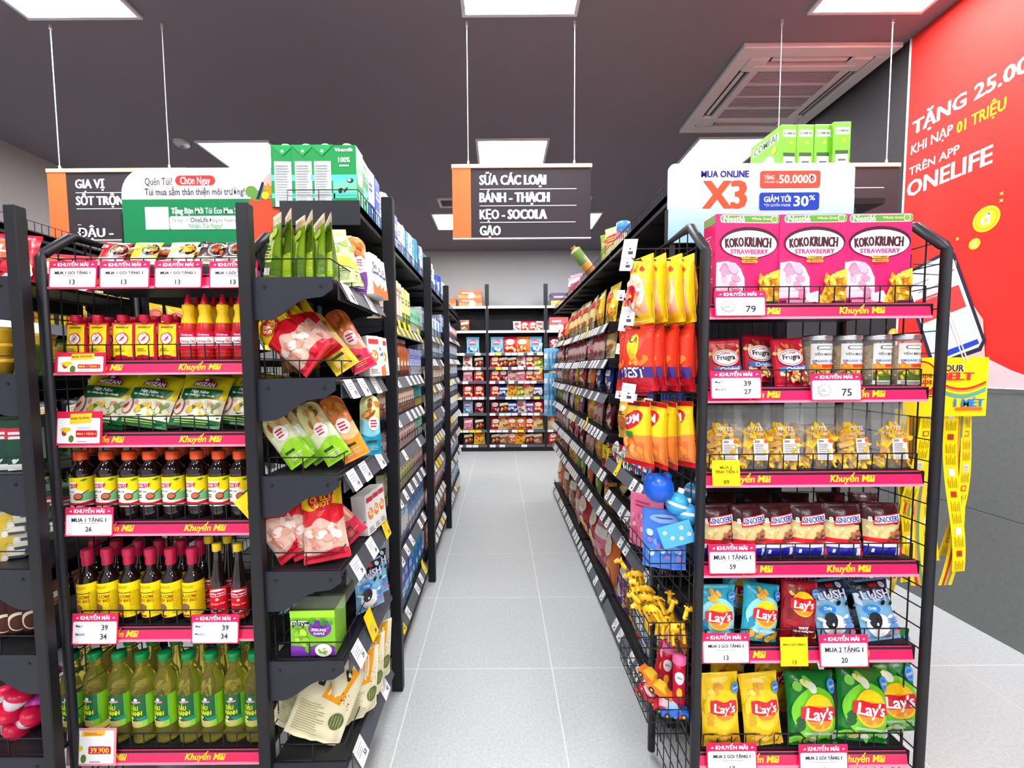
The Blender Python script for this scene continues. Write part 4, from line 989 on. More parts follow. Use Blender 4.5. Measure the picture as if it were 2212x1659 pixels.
# --- fish sauce bottle with a crimson wrapped neck
R_ = 0.0268
b_ = MB(); b_.lathe([(0.001, 0), (R_ - 0.003, 0), (R_, 0.004), (R_, 0.122), (R_ - 0.003, 0.132), (R_ - 0.009, 0.142), (0.0135, 0.15), (0.012, 0.158), (0.0118, 0.19)], (30, 14, 10), n=22)
c_ = MB(); c_.lathe([(0.0125, 0.166), (0.0138, 0.168), (0.0138, 0.19), (0.0152, 0.192), (0.0152, 0.209), (0.013, 0.213), (0.0001, 0.213)], (206, 32, 76), n=20)
a = Art(0.084, 0.1); a.bars(-0.42, 0.86, 0.1, 0.94, 2, (206, 140, 30), seed=4, fill=0.5); a.text('CÁ CƠM', -0.14, 0.62, 0.56, (170, 70, 10), bold=0.04); a.text('RUỘT ĐỎ', -0.14, 0.5, 0.58, (170, 70, 10), bold=0.04); a.bars(-0.42, 0.72, 0.2, 0.76, 1, (60, 60, 20)); a.ell(-0.2, 0.3, 0.15, 0.13, (150, 100, 80)); a.poly([(-0.33, 0.26), (-0.07, 0.26), (-0.2, 0.12)], (150, 100, 80)); a.rect(-0.34, 0.03, -0.06, 0.08, (206, 40, 30), r=0.03); a.bars(0.12, 0.1, 0.46, 0.8, 12, (206, 176, 10), seed=6, fill=0.4)
kind('fish', 'fish_sauce_bottle', 'bottle', [('fish_sauce_bottle', b_, 'dark_glass'), ('neck_wrap', c_, 'plastic'), ('label', wrap_label(R_, 0.018, 0.119, (250, 222, 20), a, arc=3.4), 'paper')])
# --- tall dark bottle with a red label
R_ = 0.0215
b_ = MB(); b_.lathe([(0.001, 0), (R_ - 0.002, 0), (R_, 0.004), (R_, 0.1), (R_ - 0.003, 0.125), (0.011, 0.175), (0.0095, 0.2), (0.0105, 0.212)], (28, 14, 12), n=20)
c_ = MB(); c_.lathe([(0.0115, 0.205), (0.0125, 0.207), (0.0125, 0.226), (0.011, 0.228), (0.0001, 0.228)], (246, 206, 30), n=18)
a = Art(0.066, 0.09); a.rect(-0.5, 0.1, 0.5, 0.86, (222, 24, 40)); a.poly([(-0.34, 0.72), (0.34, 0.72), (0.34, 0.9), (0.1, 0.96), (-0.1, 0.96), (-0.34, 0.9)], (246, 240, 236)); a.rect(-0.31, 0.74, 0.31, 0.89, (206, 20, 40)); a.text('Hồng Hạnh', 0, 0.815, 0.54, WHITE, bold=0.04); a.text('Cá Cơm Than', 0, 0.48, 0.58, (250, 226, 200), bold=0.03); a.ell(0, 0.63, 0.06, 0.06, (240, 200, 190)); a.poly([(-0.3, 0.25), (-0.1, 0.34), (0.3, 0.26), (-0.1, 0.2)], (240, 236, 236)); a.ell(-0.08, 0.27, 0.12, 0.07, (70, 70, 80)); a.rect(-0.5, 0.0, 0.5, 0.12, (240, 110, 40))
kind('tall', 'fish_sauce_bottle', 'bottle', [('fish_sauce_bottle', b_, 'dark_glass'), ('cap', c_, 'plastic'), ('label', wrap_label(R_, 0.012, 0.102, (222, 24, 40), a, arc=4.0), 'paper')])
# --- cooking oil bottle
R_ = 0.0305
pr = [(0.001, 0.002), (R_ - 0.006, 0.0), (R_ - 0.001, 0.005)]
for k in range(4): pr += [(R_, 0.012 + 0.009 * k), (R_ - 0.002, 0.0165 + 0.009 * k)]
pr += [(R_, 0.052), (R_ - 0.0015, 0.054), (R_ - 0.0015, 0.148), (R_, 0.15), (R_, 0.176), (R_ - 0.003, 0.192), (R_ - 0.012, 0.214), (0.0152, 0.226), (0.0152, 0.231), (0.0175, 0.233), (0.0152, 0.2355), (0.0145, 0.25)]
b_ = MB(); b_.lathe(pr, (250, 236, 110), n=24)
c_ = MB(); c_.lathe([(0.0165, 0.243), (0.0175, 0.244), (0.0175, 0.263), (0.0162, 0.266), (0.0001, 0.266)], (14, 150, 76), n=24)
for k in range(24):
    t_ = 2 * PI * k / 24; c_.box(-0.0006, -0.0181, 0.247, 0.0006, -0.0174, 0.262, (10, 126, 64)) if 0 else None
c_.lathe([(0.0177, 0.249), (0.0183, 0.25), (0.0177, 0.251)], (10, 120, 60), n=24); c_.lathe([(0.0177, 0.255), (0.0183, 0.256), (0.0177, 0.257)], (10, 120, 60), n=24)
a = Art(0.09, 0.094); a.rect(0.16, 0, 0.5, 1, (140, 206, 30)); a.rect(-0.5, 0.2, 0.1, 1, (10, 96, 50)); a.rect(0.1, 0, 0.18, 1, (100, 190, 40)); a.ell(-0.18, 0.88, 0.06, 0.06, (236, 232, 232)); a.poly([(-0.34, 0.78), (-0.02, 0.78), (-0.05, 0.85), (-0.31, 0.85)], (160, 30, 50)); a.text('MEIZAN', -0.18, 0.81, 0.26, WHITE, bold=0.03)
a.text('DẦU', -0.24, 0.62, 0.26, (226, 236, 30), bold=0.05, hgt=0.14); a.text('NÀNH', -0.2, 0.45, 0.38, (226, 236, 30), bold=0.05, hgt=0.14); a.poly([(-0.2, 0.3), (0.12, 0.34), (0.12, 0.18), (-0.1, 0.2)], (20, 140, 110)); a.rect(-0.5, 0, 0.12, 0.2, (150, 206, 60)); a.ell(-0.16, 0.12, 0.16, 0.09, (206, 180, 110)); a.blobs(-0.45, 0.1, -0.28, 0.32, 4, [(236, 226, 180), (226, 206, 150)], 0.07, seed=2)
kind('oil', 'oil_bottle', 'bottle', [('oil_bottle', b_, 'oil'), ('cap', c_, 'plastic'), ('label', wrap_label(R_ - 0.0012, 0.055, 0.147, (30, 120, 60), a, arc=3.05), 'film')])

# --- promo cards
def promo_card(key, head, lines, w=0.118, h=0.07, yellow=False, star=None, open_=False):
    a = Art(w, h)
    if yellow:
        base = (250, 220, 30)
        for t_, z_, wd in lines: a.text(t_, 0, z_, wd, (120, 100, 20), bold=0.02)
    elif open_:
        base = (226, 30, 70) if open_ != 2 else (240, 150, 170)
        a.rect(-0.455, 0.06, 0.455, 0.8 if open_ == 1 else 0.94, (248, 246, 246), r=0.03); a.poly([(-0.2, 0.62 if open_ == 1 else 0.78), (0.26, 0.66 if open_ == 1 else 0.8), (0.28, 0.95), (-0.18, 0.93)], (246, 196, 50))
        a.text(head, 0.03, 0.8 if open_ == 1 else 0.87, 0.4, (130, 60, 10), bold=0.04, rot=0.05) if head else a.bars(-0.14, 0.82, 0.22, 0.9, 2, (206, 90, 40))
        a.blobs(-0.36, 0.18, -0.14, 0.5, 5, [(230, 200, 40), (90, 120, 40), (170, 60, 40)], 0.08, seed=3)
        for t_, z_, wd in lines: a.rect(-0.05, z_ - 0.1, 0.4, z_ + 0.1, (206, 20, 60), r=0.02); a.text(t_, 0.175, z_, wd, (250, 220, 60), bold=0.03)
        a.bars(-0.02, 0.48, 0.4, 0.56, 2, (150, 150, 156), seed=2, fill=0.3); a.bars(-0.02, 0.1, 0.3, 0.15, 1, (150, 150, 156), seed=2)
    else:
        base = (236, 40, 96)
        a.rect(-0.475, 0.03, 0.475, 0.74, (248, 246, 250), r=0.03); a.text(head, 0, 0.865, 0.64, WHITE, bold=0.05)
        a.poly([(-0.42, 0.84), (-0.37, 0.9), (-0.36, 0.83)], WHITE); a.poly([(0.38, 0.83), (0.4, 0.9), (0.44, 0.86)], WHITE)
        for t_, z_, wd, *cx in lines: a.text(t_, cx[0] if cx else 0, z_, wd, (58, 60, 72), bold=0.018)
        if star:
            a.star(-0.24, 0.38, 0.15, (90, 92, 104), n=11, q=0.7); a.star(-0.24, 0.38, 0.135, (248, 246, 250), n=11, q=0.7); a.bars(-0.31, 0.33, -0.17, 0.44, 2, (90, 92, 104), seed=2, fill=0.4)
        a.bars(-0.2 if not star else 0.0, 0.44 if len(lines) < 3 else 0.7, 0.34, 0.48 if len(lines) < 3 else 0.72, 1, (176, 176, 184), seed=5); a.bars(0.26, 0.07, 0.44, 0.1, 1, (150, 150, 160), seed=2); a.bars(-0.43, 0.07, -0.3, 0.1, 1, (190, 190, 196), seed=2)
    m = MB(); m.box(-w / 2, -0.0006, 0, w / 2, 0.0006, h, base)
    apply_art(m, a, lambda x, z, o: (x, -0.0006 - o, z), off=0.0003, step=0.0001)
    kind(key, 'promo_card', 'promo card', [('promo_card', m, 'paper')])
KM = 'KHUYẾN MÃI'
promo_card('c_13', KM, [('MUA 1 GÓI TẶNG 1', 0.56, 0.74), ('13', 0.22, 0.11)])
promo_card('c_26', KM, [('MUA 1 TẶNG 1', 0.56, 0.72), ('26', 0.25, 0.13)])
promo_card('c_39', KM, [('Mua 1', 0.6, 0.14, -0.34), ('39', 0.55, 0.14, 0.22), ('34', 0.26, 0.14, 0.2), ('Mua từ 2', 0.34, 0.2, -0.31)])
promo_card('c_27', KM, [('Mua 1', 0.6, 0.14, -0.34), ('39', 0.55, 0.14, 0.22), ('27', 0.26, 0.14, 0.22), ('Mua từ 2', 0.34, 0.2, -0.31)])
promo_card('c_79', KM, [('79', 0.28, 0.2, 0.2)], star=True)
promo_card('c_75', KM, [('75', 0.3, 0.2, 0.2)], star=True)
promo_card('c_59', KM, [('MUA 1 TẶNG 1', 0.56, 0.78), ('59', 0.25, 0.13)])
promo_card('c_13b', KM, [('MUA 2 GÓI TẶNG 1', 0.58, 0.74), ('13', 0.2, 0.1)])
promo_card('c_20', KM, [('MUA 2 TẶNG 1', 0.54, 0.78), ('20', 0.22, 0.13)])
promo_card('c_open', 'KHAI TRƯƠNG', [('MUA 1 TẶNG 1', 0.32, 0.4)], h=0.056, open_=1)
promo_card('c_open2', 'KHAI TRƯƠNG', [('MUA 1 TẶNG 1', 0.34, 0.4)], w=0.112, h=0.088, open_=1)
promo_card('c_open3', '', [('39.900', 0.42, 0.4)], w=0.125, h=0.09, open_=2) if 0 else None
a_ = None
promo_card('c_oil', '', [('39.900', 0.42, 0.38)], w=0.122, h=0.088, open_=2)
promo_card('c_y89', '', [('MUA 2', 0.72, 0.44), ('TÍNH TIỀN 1', 0.55, 0.82), ('89', 0.16, 0.2)], w=0.07, h=0.064, yellow=True)
promo_card('c_y13', '', [('MUA 2 GÓI TẶNG 1', 0.75, 0.8), ('13', 0.14, 0.14)], w=0.068, h=0.066, yellow=True)
# ------------------------------------------------------------------ goods on the two end caps
CINV = CROT.transposed()
def proj(X, Y, Z):
    q = CINV @ Vector((X, Y, Z - CAMZ)); return CX + FPX * q.x / -q.z, CY - FPX * q.y / -q.z
def xat(px, z, Y):
    x = 0.0
    for _ in range(4): x = at(px, proj(x, Y, z)[1], Y).x
    return x
def row(key, pxs, z, Y, desc, where, group, jit=0.02, lean=0.0, s=1.0, yaw0=0.0, ystep=None):
    n = len(pxs)
    for i, px in enumerate(pxs):
        k = key if isinstance(key, str) else key[i % len(key)]
        yy = Y + (RND.uniform(0, 0.006) if jit else 0)
        put(k, (xat(px, z + 0.05, yy), yy, z), '%s, %s from left, %s' % (desc, ORD[i], where), group, yaw=yaw0 + RND.uniform(-jit, jit) * 3, lean=lean, s=s)
SPC = 'spice end cap'
g_ = 'seasoning sachets on the top shelf of the spice end cap'
z = ELEV[5]; Y = EYF
# sauces end cap, top shelf: leaning sachets
for i, (px, py, k, lb) in enumerate(((232, 568, 'sachet0', 'red seasoning sachet with a bowl of food'), (303, 568, 'sachet1', 'yellow seasoning sachet with a bowl of food'), (384, 568, 'sachet2', 'pale yellow seasoning sachet with a bowl of food'),
                              (448, 560, 'sachet3', 'dark maroon seasoning sachet standing tallest'), (497, 570, 'sachet3', 'dark maroon seasoning sachet beside the post'))):
    p = at(px, py, Y + 0.075); put(k, (p.x, p.y, z + 0.043), lb + ' on the top spice shelf', g_, lean=0.5, roll=RND.uniform(-0.06, 0.06))
for i, (px, k, w_) in enumerate(((250, 'sachet1', 'yellow'), (330, 'sachet0', 'red'), (410, 'sachet2', 'pale'), (480, 'sachet3', 'maroon'))):
    p = at(px, 560, Y + 0.11); put(k, (p.x, p.y, z + 0.045), w_ + ' seasoning sachet tucked behind the front sachets on the top spice shelf', g_, lean=0.6)
tr = MB(); tr.box(EX0 + 0.1, Y + 0.024, z, EX1 - 0.02, Y + 0.027, z + 0.026, (70, 70, 76)); tr.box(EX0 + 0.1, Y + 0.027, z, EX1 - 0.02, Y + 0.2, z + 0.003, (70, 70, 76))
tr.prism([(Y + 0.027, z), (Y + 0.2, z), (Y + 0.2, z + 0.1), (Y + 0.04, z + 0.03)], 0.004, (70, 70, 76), 'x', EX0 + 0.1)
o = obj('sachet_tray', tr, 'plastic'); tag(o, 'dark sloped tray holding the seasoning sachets on the top spice shelf', 'tray')
# second shelf
z = ELEV[4]
row('chilli_pouch', [168, 216, 269, 316, 365], z, Y + 0.05, 'red and yellow chilli sauce pouch', SPC, 'chilli sauce pouches in the front row', jit=0.03)
for i, px in enumerate([190, 240, 296, 340, 384]): put('chilli_pouch', (xat(px, z, Y + 0.1), Y + 0.1, z), 'chilli sauce pouch half hidden in the second row', 'chilli sauce pouches in the back row')
row('chilli_bottle', [411, 446, 485, 522], z, Y + 0.05, 'squeezy chilli sauce bottle with yellow shoulder', SPC, 'chilli sauce bottles in the front row', yaw0=0.3)
for i, px in enumerate([432, 468, 506]): put('chilli_bottle', (xat(px, z, Y + 0.1), Y + 0.1, z), 'squeezy chilli sauce bottle half hidden in the second row', 'chilli sauce bottles in the back row')
# third shelf: leaning bags
z = ELEV[3]
for i, (px, rl, dy, ds) in enumerate(((205, 0.12, 0.06, 'leaning towards the wire grid'), (305, 0.14, 0.05, 'in the middle'), (418, 0.1, 0.055, 'nearest the post'))):
    put('granule', (xat(px, z, Y + dy), Y + dy, z + 0.002 + 0.075 * math.sin(abs(rl))), 'yellow and green seasoning granule bag %s of the third spice shelf' % ds, 'front seasoning granule bags', lean=0.42, roll=rl, s=0.98 if i else 1.05)
for i, px in enumerate((520, 545)): put('granule', (xat(px, z, Y + 0.09 + i * 0.03), Y + 0.09 + i * 0.03, z + 0.01), '%s seasoning granule bag mostly hidden behind the post' % ('front' if i == 0 else 'rear'), 'rear seasoning granule bags', lean=0.42, roll=0.12)
for i, px in enumerate((260, 370, 470)): put('granule', (xat(px, z, Y + 0.12), Y + 0.12, z + 0.005), '%s seasoning granule bag standing in the back row of the third spice shelf' % ORD[i], 'rear seasoning granule bags', lean=0.35, roll=0.1)
# fourth shelf
z = ELEV[2]
row('soy', [181, 236, 285, 329, 378, 430, 477, 522], z, Y + 0.055, 'dark soy sauce bottle with orange cap', SPC, 'soy sauce bottles in the front row', jit=0.05, yaw0=0.3)
for i, px in enumerate([205, 258, 307, 353, 402, 455, 500]): put('soy', (xat(px, z, Y + 0.125), Y + 0.125, z), 'soy sauce bottle in the shaded second row of the spice end cap', 'soy sauce bottles in the back row')
# fifth shelf
z = ELEV[1]
row('fish', [195, 238, 284, 331, 374, 420], z, Y + 0.052, 'yellow labelled fish sauce bottle with crimson neck', SPC, 'fish sauce bottles in the front row', jit=0.04, yaw0=0.25)
row('tall', [474, 519], z, Y + 0.05, 'slim dark bottle with red label and yellow cap', SPC, 'slim sauce bottles', jit=0.03, yaw0=0.3)
for i, px in enumerate([214, 260, 308, 352, 400, 440]): put('fish', (xat(px, z, Y + 0.12), Y + 0.12, z), 'fish sauce bottle with crimson neck in the shaded second row', 'fish sauce bottles in the back row')
for i, px in enumerate([458, 498]): put('tall', (xat(px, z, Y + 0.11), Y + 0.11, z), 'slim dark sauce bottle in the shaded second row', 'slim sauce bottles in the back row')
# sixth shelf
z = ELEV[0]
row('oil', [166, 214, 266, 315, 364, 414, 463, 513, 556], z, Y + 0.058, 'golden cooking oil bottle with green cap', SPC, 'cooking oil bottles in the front row', jit=0.05, yaw0=0.5)
for i, px in enumerate([192, 242, 292, 340, 390, 440, 489, 536]): put('oil', (xat(px, z, Y + 0.135), Y + 0.135, z), 'cooking oil bottle in the second row of the lowest spice shelf', 'cooking oil bottles in the back row')
def card(key, x0, x1, ytop, ybot, Y, lab, grp='promo cards on the red shelf edges', roll=0.0):
    p = at((x0 + x1) / 2, ybot, Y); h = KINDS[key][2][0][1]
    top = at((x0 + x1) / 2, ytop, Y); wd = max(v.co.x for v in h.vertices) * 2; hd = max(v.co.z for v in h.vertices)
    o = put(key, p, lab, grp, lean=0.1, roll=roll)
    o.scale = ((at(x1, ybot, Y).x - at(x0, ybot, Y).x) / wd, 1, (top.z - p.z) / hd)
C_ = EYF - 0.003
for i, (a0, a1) in enumerate(((105, 209), (214, 323), (333, 436), (452, 556))): card('c_13', a0, a1, 562, 622, C_, 'white and pink promo card, %s from the left on the top spice shelf' % ORD[i])
card('c_open', 120, 228, 761, 806, C_, 'opening promo card below the chilli sauce pouches')
card('c_open2', 119, 220, 889, 962, C_, 'opening promo card on the strip below the seasoning granule bags')
card('c_26', 140, 244, 1097, 1158, C_, 'promo card reading 26 below the soy sauce bottles')
card('c_39', 155, 254, 1328, 1392, C_, 'promo card reading 39 and 34 below the yellow fish sauce labels')
card('c_39', 413, 516, 1330, 1390, C_, 'promo card reading 39 and 34 below the slim sauce bottles')
card('c_oil', 143, 250, 1579, 1654, C_, 'promo card with an oil picture on the lowest spice strip')

# ---- snack end cap
Y = RYF; SNK = 'snack end cap'
z = RLEV[5]
for i, px in enumerate((1598, 1737, 1874)):
    yy = Y + 0.065; put('cereal', (xat(px, z + 0.1, yy), yy, z), 'pink strawberry cereal box, %s on the top snack shelf' % ('first beside the hanging sweets', 'middle one', 'last beside the red poster')[i], 'cereal boxes', yaw=(0.06, -0.02, -0.03)[i])
z = RLEV[4]
for i, (px, yy, lb) in enumerate(((1568, 0.06, 'nearest the wire grid'), (1638, 0.085, 'in the middle, standing taller'), (1708, 0.055, 'nearest the oat jars'))): put('granola', (xat(px, z, Y + yy), Y + yy, z + (0.012 if i == 1 else 0)), 'red granola bag ' + lb, 'granola bags', lean=0.12, yaw=RND.uniform(-0.12, 0.12), roll=(-0.04, 0.03, -0.05)[i])
row('oat_jar', [1762, 1826, 1888, 1950], z, Y + 0.075, 'oat jar with silver lid', SNK, 'oat jars', jit=0.05)
z = RLEV[3]
row(['mango0', 'mango1'], [1563, 1628, 1694, 1765, 1845, 1925], z, Y + 0.055, 'clear bag of yellow dried mango', SNK, 'dried mango bags in front', jit=0.06, lean=0.08, s=1.08)
for i, px in enumerate((1598, 1664, 1730, 1808)): put('mango%d' % (i % 2), (xat(px, z, Y + 0.11), Y + 0.11, z), 'clear bag of dried mango in the second row', 'dried mango bags behind', lean=0.05)
z = RLEV[2]
row('choc', [1550, 1620, 1680, 1748, 1822, 1906], z, Y + 0.034, 'brown and blue chocolate bar bag', SNK, 'chocolate bar bags in front', jit=0.04, lean=0.14, s=1.13)
for k in range(2):
    for i, px in enumerate((1560, 1640, 1720, 1800, 1870)): put('choc', (xat(px, z, Y + 0.1 + 0.06 * k), Y + 0.1 + 0.06 * k, z + 0.008 * k), 'chocolate bar bag in the shaded rows behind the front chocolate bags', 'chocolate bar bags behind', lean=0.16, yaw=RND.uniform(-0.1, 0.1))
z = RLEV[1]
put('crisp_blue', (xat(1545, z, Y + 0.035), Y + 0.035, z), 'light blue crisp bag standing against the wire grid', 'blue crisp bags', lean=0.08, s=1.03)
put('crisp_blue', (xat(1636, z, Y + 0.03), Y + 0.03, z + 0.006), 'light blue crisp bag leaning in the middle', 'blue crisp bags', lean=0.15, roll=0.16, yaw=0.1, s=1.0)
put('crisp_blue', (xat(1600, z, Y + 0.12), Y + 0.12, z + 0.025), 'light blue crisp bag behind the two front blue ones', 'blue crisp bags', lean=0.1, s=1.0)
put('crisp_red', (xat(1722, z, Y + 0.035), Y + 0.035, z), 'dark red wavy crisp bag', None, lean=0.1, roll=0.06, yaw=-0.05)
put('crisp_red', (xat(1690, z, Y + 0.13), Y + 0.13, z + 0.03), 'dark red crisp bag peeking out behind the blue crisps', None, lean=0.1, roll=0.2)
for i, (px, dy) in enumerate(((1810, 0.034), (1905, 0.034))): put('cow', (xat(px, z, Y + dy), Y + dy, z + 0.004), 'pale blue cow print bag, %s of the front pair' % ORD[i], 'cow print bags', lean=0.28, roll=-0.08, yaw=0.05)
for i, (px, dy) in enumerate(((1780, 0.11), (1850, 0.12))): put('cow', (xat(px, z, Y + dy), Y + dy, z + 0.01), 'pale blue cow print bag, %s one hidden behind the front pair' % ORD[i], 'cow print bags', lean=0.2, roll=-0.05)
z = RLEV[0]
for i, px in enumerate((1558, 1650)): put('crisp_yellow', (xat(px, z, Y + 0.032), Y + 0.032, z + 0.002), 'yellow crisp bag, %s' % ('outer one against the wire grid', 'inner one beside the green crisps')[i], 'yellow crisp bags in front', lean=0.1, roll=(-0.02, -0.07)[i], yaw=0.04, s=1.03)
for i, px in enumerate((1565, 1660)): put('crisp_yellow', (xat(px, z, Y + 0.13), Y + 0.13, z + 0.02), 'yellow crisp bag in the second row, %s' % ORD[i], 'yellow crisp bags behind', lean=0.08, roll=0.08)
for i, (px, dy, dz, rl, ln, lb) in enumerate(((1755, 0.032, 0.0, 0.05, 0.2, 'front one beside the yellow crisps'), (1862, 0.032, 0.002, 0.14, 0.25, 'front one in the middle, tipped over'), (1940, 0.06, 0.006, -0.12, 0.2, 'at the wire grid end'),
                                   (1725, 0.13, 0.075, -0.15, 0.25, 'stacked behind the yellow crisps'), (1835, 0.13, 0.07, 0.3, 0.3, 'stacked on top in the middle'), (1900, 0.14, 0.06, 0.2, 0.2, 'stacked on top towards the poster'))):
    put('crisp_green', (xat(px, z, Y + dy), Y + dy, z + dz + 0.06 * abs(math.sin(rl))), 'green crisp bag %s' % lb, 'green crisp bags', lean=ln, roll=rl, yaw=RND.uniform(-0.1, 0.1), s=1.14)
C_ = RYF - 0.003
card('c_79', 1544, 1655, 627, 683, C_, 'promo card with a starburst reading 79 below the cereal boxes')
card('c_27', 1535, 1646, 800, 862, C_, 'promo card reading 39 and 27 below the granola bags')
card('c_75', 1752, 1862, 806, 865, C_, 'promo card with a starburst reading 75 below the oat jars')
card('c_y89', 1539, 1599, 995, 1050, C_, 'yellow promo card reading 89 below the dried mango', 'yellow promo cards')
card('c_59', 1531, 1634, 1177, 1240, C_, 'promo card reading 59 below the chocolate bar bags')
card('c_13b', 1517, 1620, 1371, 1433, C_, 'promo card reading 13 below the blue crisp bags')
card('c_y13', 1687, 1746, 1380, 1439, C_, 'yellow promo card below the dark red crisps', 'yellow promo cards')
card('c_20', 1771, 1877, 1374, 1441, C_, 'promo card reading 20 below the cow print bags')
card('c_13b', 1527, 1636, 1610, 1672, C_, 'promo card reading 13 below the yellow crisp bags')
card('c_13b', 1727, 1833, 1613, 1676, C_, 'promo card reading 13 below the green crisp bags')

# ---- boards standing on top of the end caps
def rounded(w, h, r, n=8, bottom=False):
    p = [(0, 0), (w, 0)]
    for cx, cz, s0 in ((w - r, h - r, 0), (r, h - r, 1)):
        for k in range(n + 1): t = PI / 2 * (s0 + k / n); p.append((cx + r * math.cos(t), cz + r * math.sin(t)))
    return p
def board(name, x0, x1, zb, zt, Y, r, label, art, col, extra=None, rim=(222, 222, 224)):
    w, h = x1 - x0, zt - zb
    t = empty(name, (x0, Y, zb)); tag(t, label, 'sign board')
    m = MB(); m.prism(rounded(w, h, r), 0.008, col, 'y', -0.004); obj('panel', m, 'paper', t)
    m = MB(); apply_art(m, art, lambda x, z, o: (x, -0.004 - o, z), off=0.0004); obj('printed_face', m, 'paper', t)
    for xx in (0.02, w - 0.02):
        m = MB(); m.box(xx - 0.008, 0.004, -0.5, xx + 0.008, 0.012, h * 0.35, (30, 30, 34)); obj('support_post', m, 'powder_coat', t)
    for xx in (-0.006, w):
        m = MB(); m.box(xx, -0.006, -0.02, xx + 0.006, 0.008, h * 0.42, (30, 30, 34)); obj('edge_clip', m, 'powder_coat', t)
    return t
BYY = 1.505
p0 = at(271, 530, BYY); p1 = at(658, 362, BYY); w, h = p1.x - p0.x, p1.z - p0.z
def ub(px, py): q = at(px, py, BYY); return (q.x - p0.x, q.z - p0.z)
A = Art(1, 1); GN = (30, 140, 84)
zg = ub(300, 432)[1]
A.poly([(0, 0), (w, 0), (w, zg), (0, zg)], GN)
def TX(A, ub, s_, x0_, x1_, y_, col, bold=0.0, hpx=None, BY_=BYY, **k):
    a0 = ub(x0_, y_); a1 = ub(x1_, y_); A.text(s_, (a0[0] + a1[0]) / 2, (a0[1] + a1[1]) / 2, a1[0] - a0[0], col, bold=bold, hgt=(hpx * BY_ / FPX if hpx else None), **k)
TX(A, ub, 'Quên Túi?', 315, 374, 393, (60, 56, 66), 0.0, 15)
a0 = ub(381, 402); a1 = ub(466, 380); A.rect(a0[0], a0[1], a1[0], a1[1], (236, 66, 62), r=0.02); TX(A, ub, 'Chọn Ngay', 391, 456, 391, WHITE, 0.02, 15)
TX(A, ub, 'Túi mua sắm thân thiện môi trường!', 315, 530, 415, (60, 56, 66), 0.0, 14)
a0 = ub(318, 497); a1 = ub(366, 448); A.rect(a0[0], a0[1], a1[0], a1[1], (244, 244, 246))
TX(A, ub, 'Tặng Bạn Mới Túi Eco Mua Sắm', 372, 530, 456, WHITE, 0.03, 12)
a0 = ub(370, 497); a1 = ub(540, 467); A.rect(a0[0], a0[1], a1[0], a1[1], (238, 240, 240), r=0.008); TX(A, ub, 'OneLife', 414, 452, 476, (50, 56, 60), 0.01, 10); TX(A, ub, 'Tải App', 374, 398, 477, (120, 126, 126), 0.0, 7); TX(A, ub, 'Đăng Ký Thành Viên', 455, 522, 477, (110, 116, 116), 0.0, 7)
TX(A, ub, 'Nhận Túi Ngay!', 411, 484, 489, (110, 180, 120), 0.01, 9); A.ell(*ub(407, 477), 0.006, 0.006, (206, 210, 210), n=10)
# shopping bag with vegetables held by a hand, printed
A.poly([ub(*q) for q in ((540, 432), (628, 432), (650, 530), (552, 530))], (236, 84, 56))
A.poly([ub(*q) for q in ((566, 520), (600, 505), (645, 530), (560, 530))], (24, 130, 70))
for q in ((545, 415), (556, 424), (572, 420), (612, 420), (620, 428), (606, 430)): A.ell(*ub(*q), 0.02, 0.018, (110, 160, 70), n=12)
for q in ((580, 405), (588, 416)): A.ell(*ub(*q), 0.014, 0.014, (240, 150, 40), n=12)
A.ell(*ub(576, 424), 0.013, 0.013, (246, 206, 50), n=12); A.ell(*ub(594, 428), 0.01, 0.012, (226, 60, 50), n=12)
A.poly([ub(*q) for q in ((568, 395), (574, 395), (563, 432), (556, 432))], (40, 44, 90)); A.poly([ub(*q) for q in ((590, 395), (596, 395), (600, 432), (593, 432))], (40, 44, 90))
A.poly([ub(*q) for q in ((622, 363), (632, 372), (600, 382), (594, 392), (590, 404), (586, 404), (582, 396), (578, 404), (573, 402), (572, 390), (580, 380), (596, 372))], (238, 186, 176))
board('eco_bag_board', p0.x, p1.x, p0.z, p1.z, BYY, 0.085, 'white and green advertising board with a shopping bag above the spice end cap', A, (226, 222, 228))
B2 = 1.455
p0 = at(1441, 525, B2); p1 = at(1846, 352, B2); w, h = p1.x - p0.x, p1.z - p0.z
def ub2(px, py): q = at(px, py, B2); return (q.x - p0.x, q.z - p0.z)
A = Art(1, 1)
for k in range(8): A.poly([(0.0, h * 0.6 * k / 8), (w, h * 0.6 * k / 8), (w, h * 0.6 * (k + 1) / 8), (0, h * 0.6 * (k + 1) / 8)], tuple(int(a_ + (b_ - a_) * k / 8) for a_, b_ in zip((150, 200, 236), (210, 220, 232))))
TX(A, ub2, 'MUA ONLINE', 1513, 1616, 377, (44, 52, 130), 0.03, 13, B2)
TX(A, ub2, 'X3', 1517, 1610, 421, (240, 88, 54), 0.06, 56, B2)
a0 = ub2(1639, 407); a1 = ub2(1770, 370); A.rect(a0[0], a0[1], a1[0], a1[1], (240, 84, 62), r=0.008); TX(A, ub2, '50.000Đ', 1680, 1760, 388, WHITE, 0.04, 17, B2); TX(A, ub2, 'TẶNG', 1648, 1670, 385, WHITE, 0.02, 8, B2); TX(A, ub2, 'VOUCHER TỪ', 1648, 1678, 395, WHITE, 0.0, 4, B2)
a0 = ub2(1637, 455); a1 = ub2(1767, 417); A.rect(a0[0], a0[1], a1[0], a1[1], (36, 70, 178), r=0.008); TX(A, ub2, 'GIẢM TỚI', 1647, 1705, 432, WHITE, 0.04, 11, B2); TX(A, ub2, 'ĐỘC QUYỀN ONLINE', 1647, 1704, 445, WHITE, 0.0, 5, B2); TX(A, ub2, '30', 1711, 1743, 436, WHITE, 0.04, 21, B2); TX(A, ub2, '%', 1744, 1757, 429, WHITE, 0.02, 10, B2)
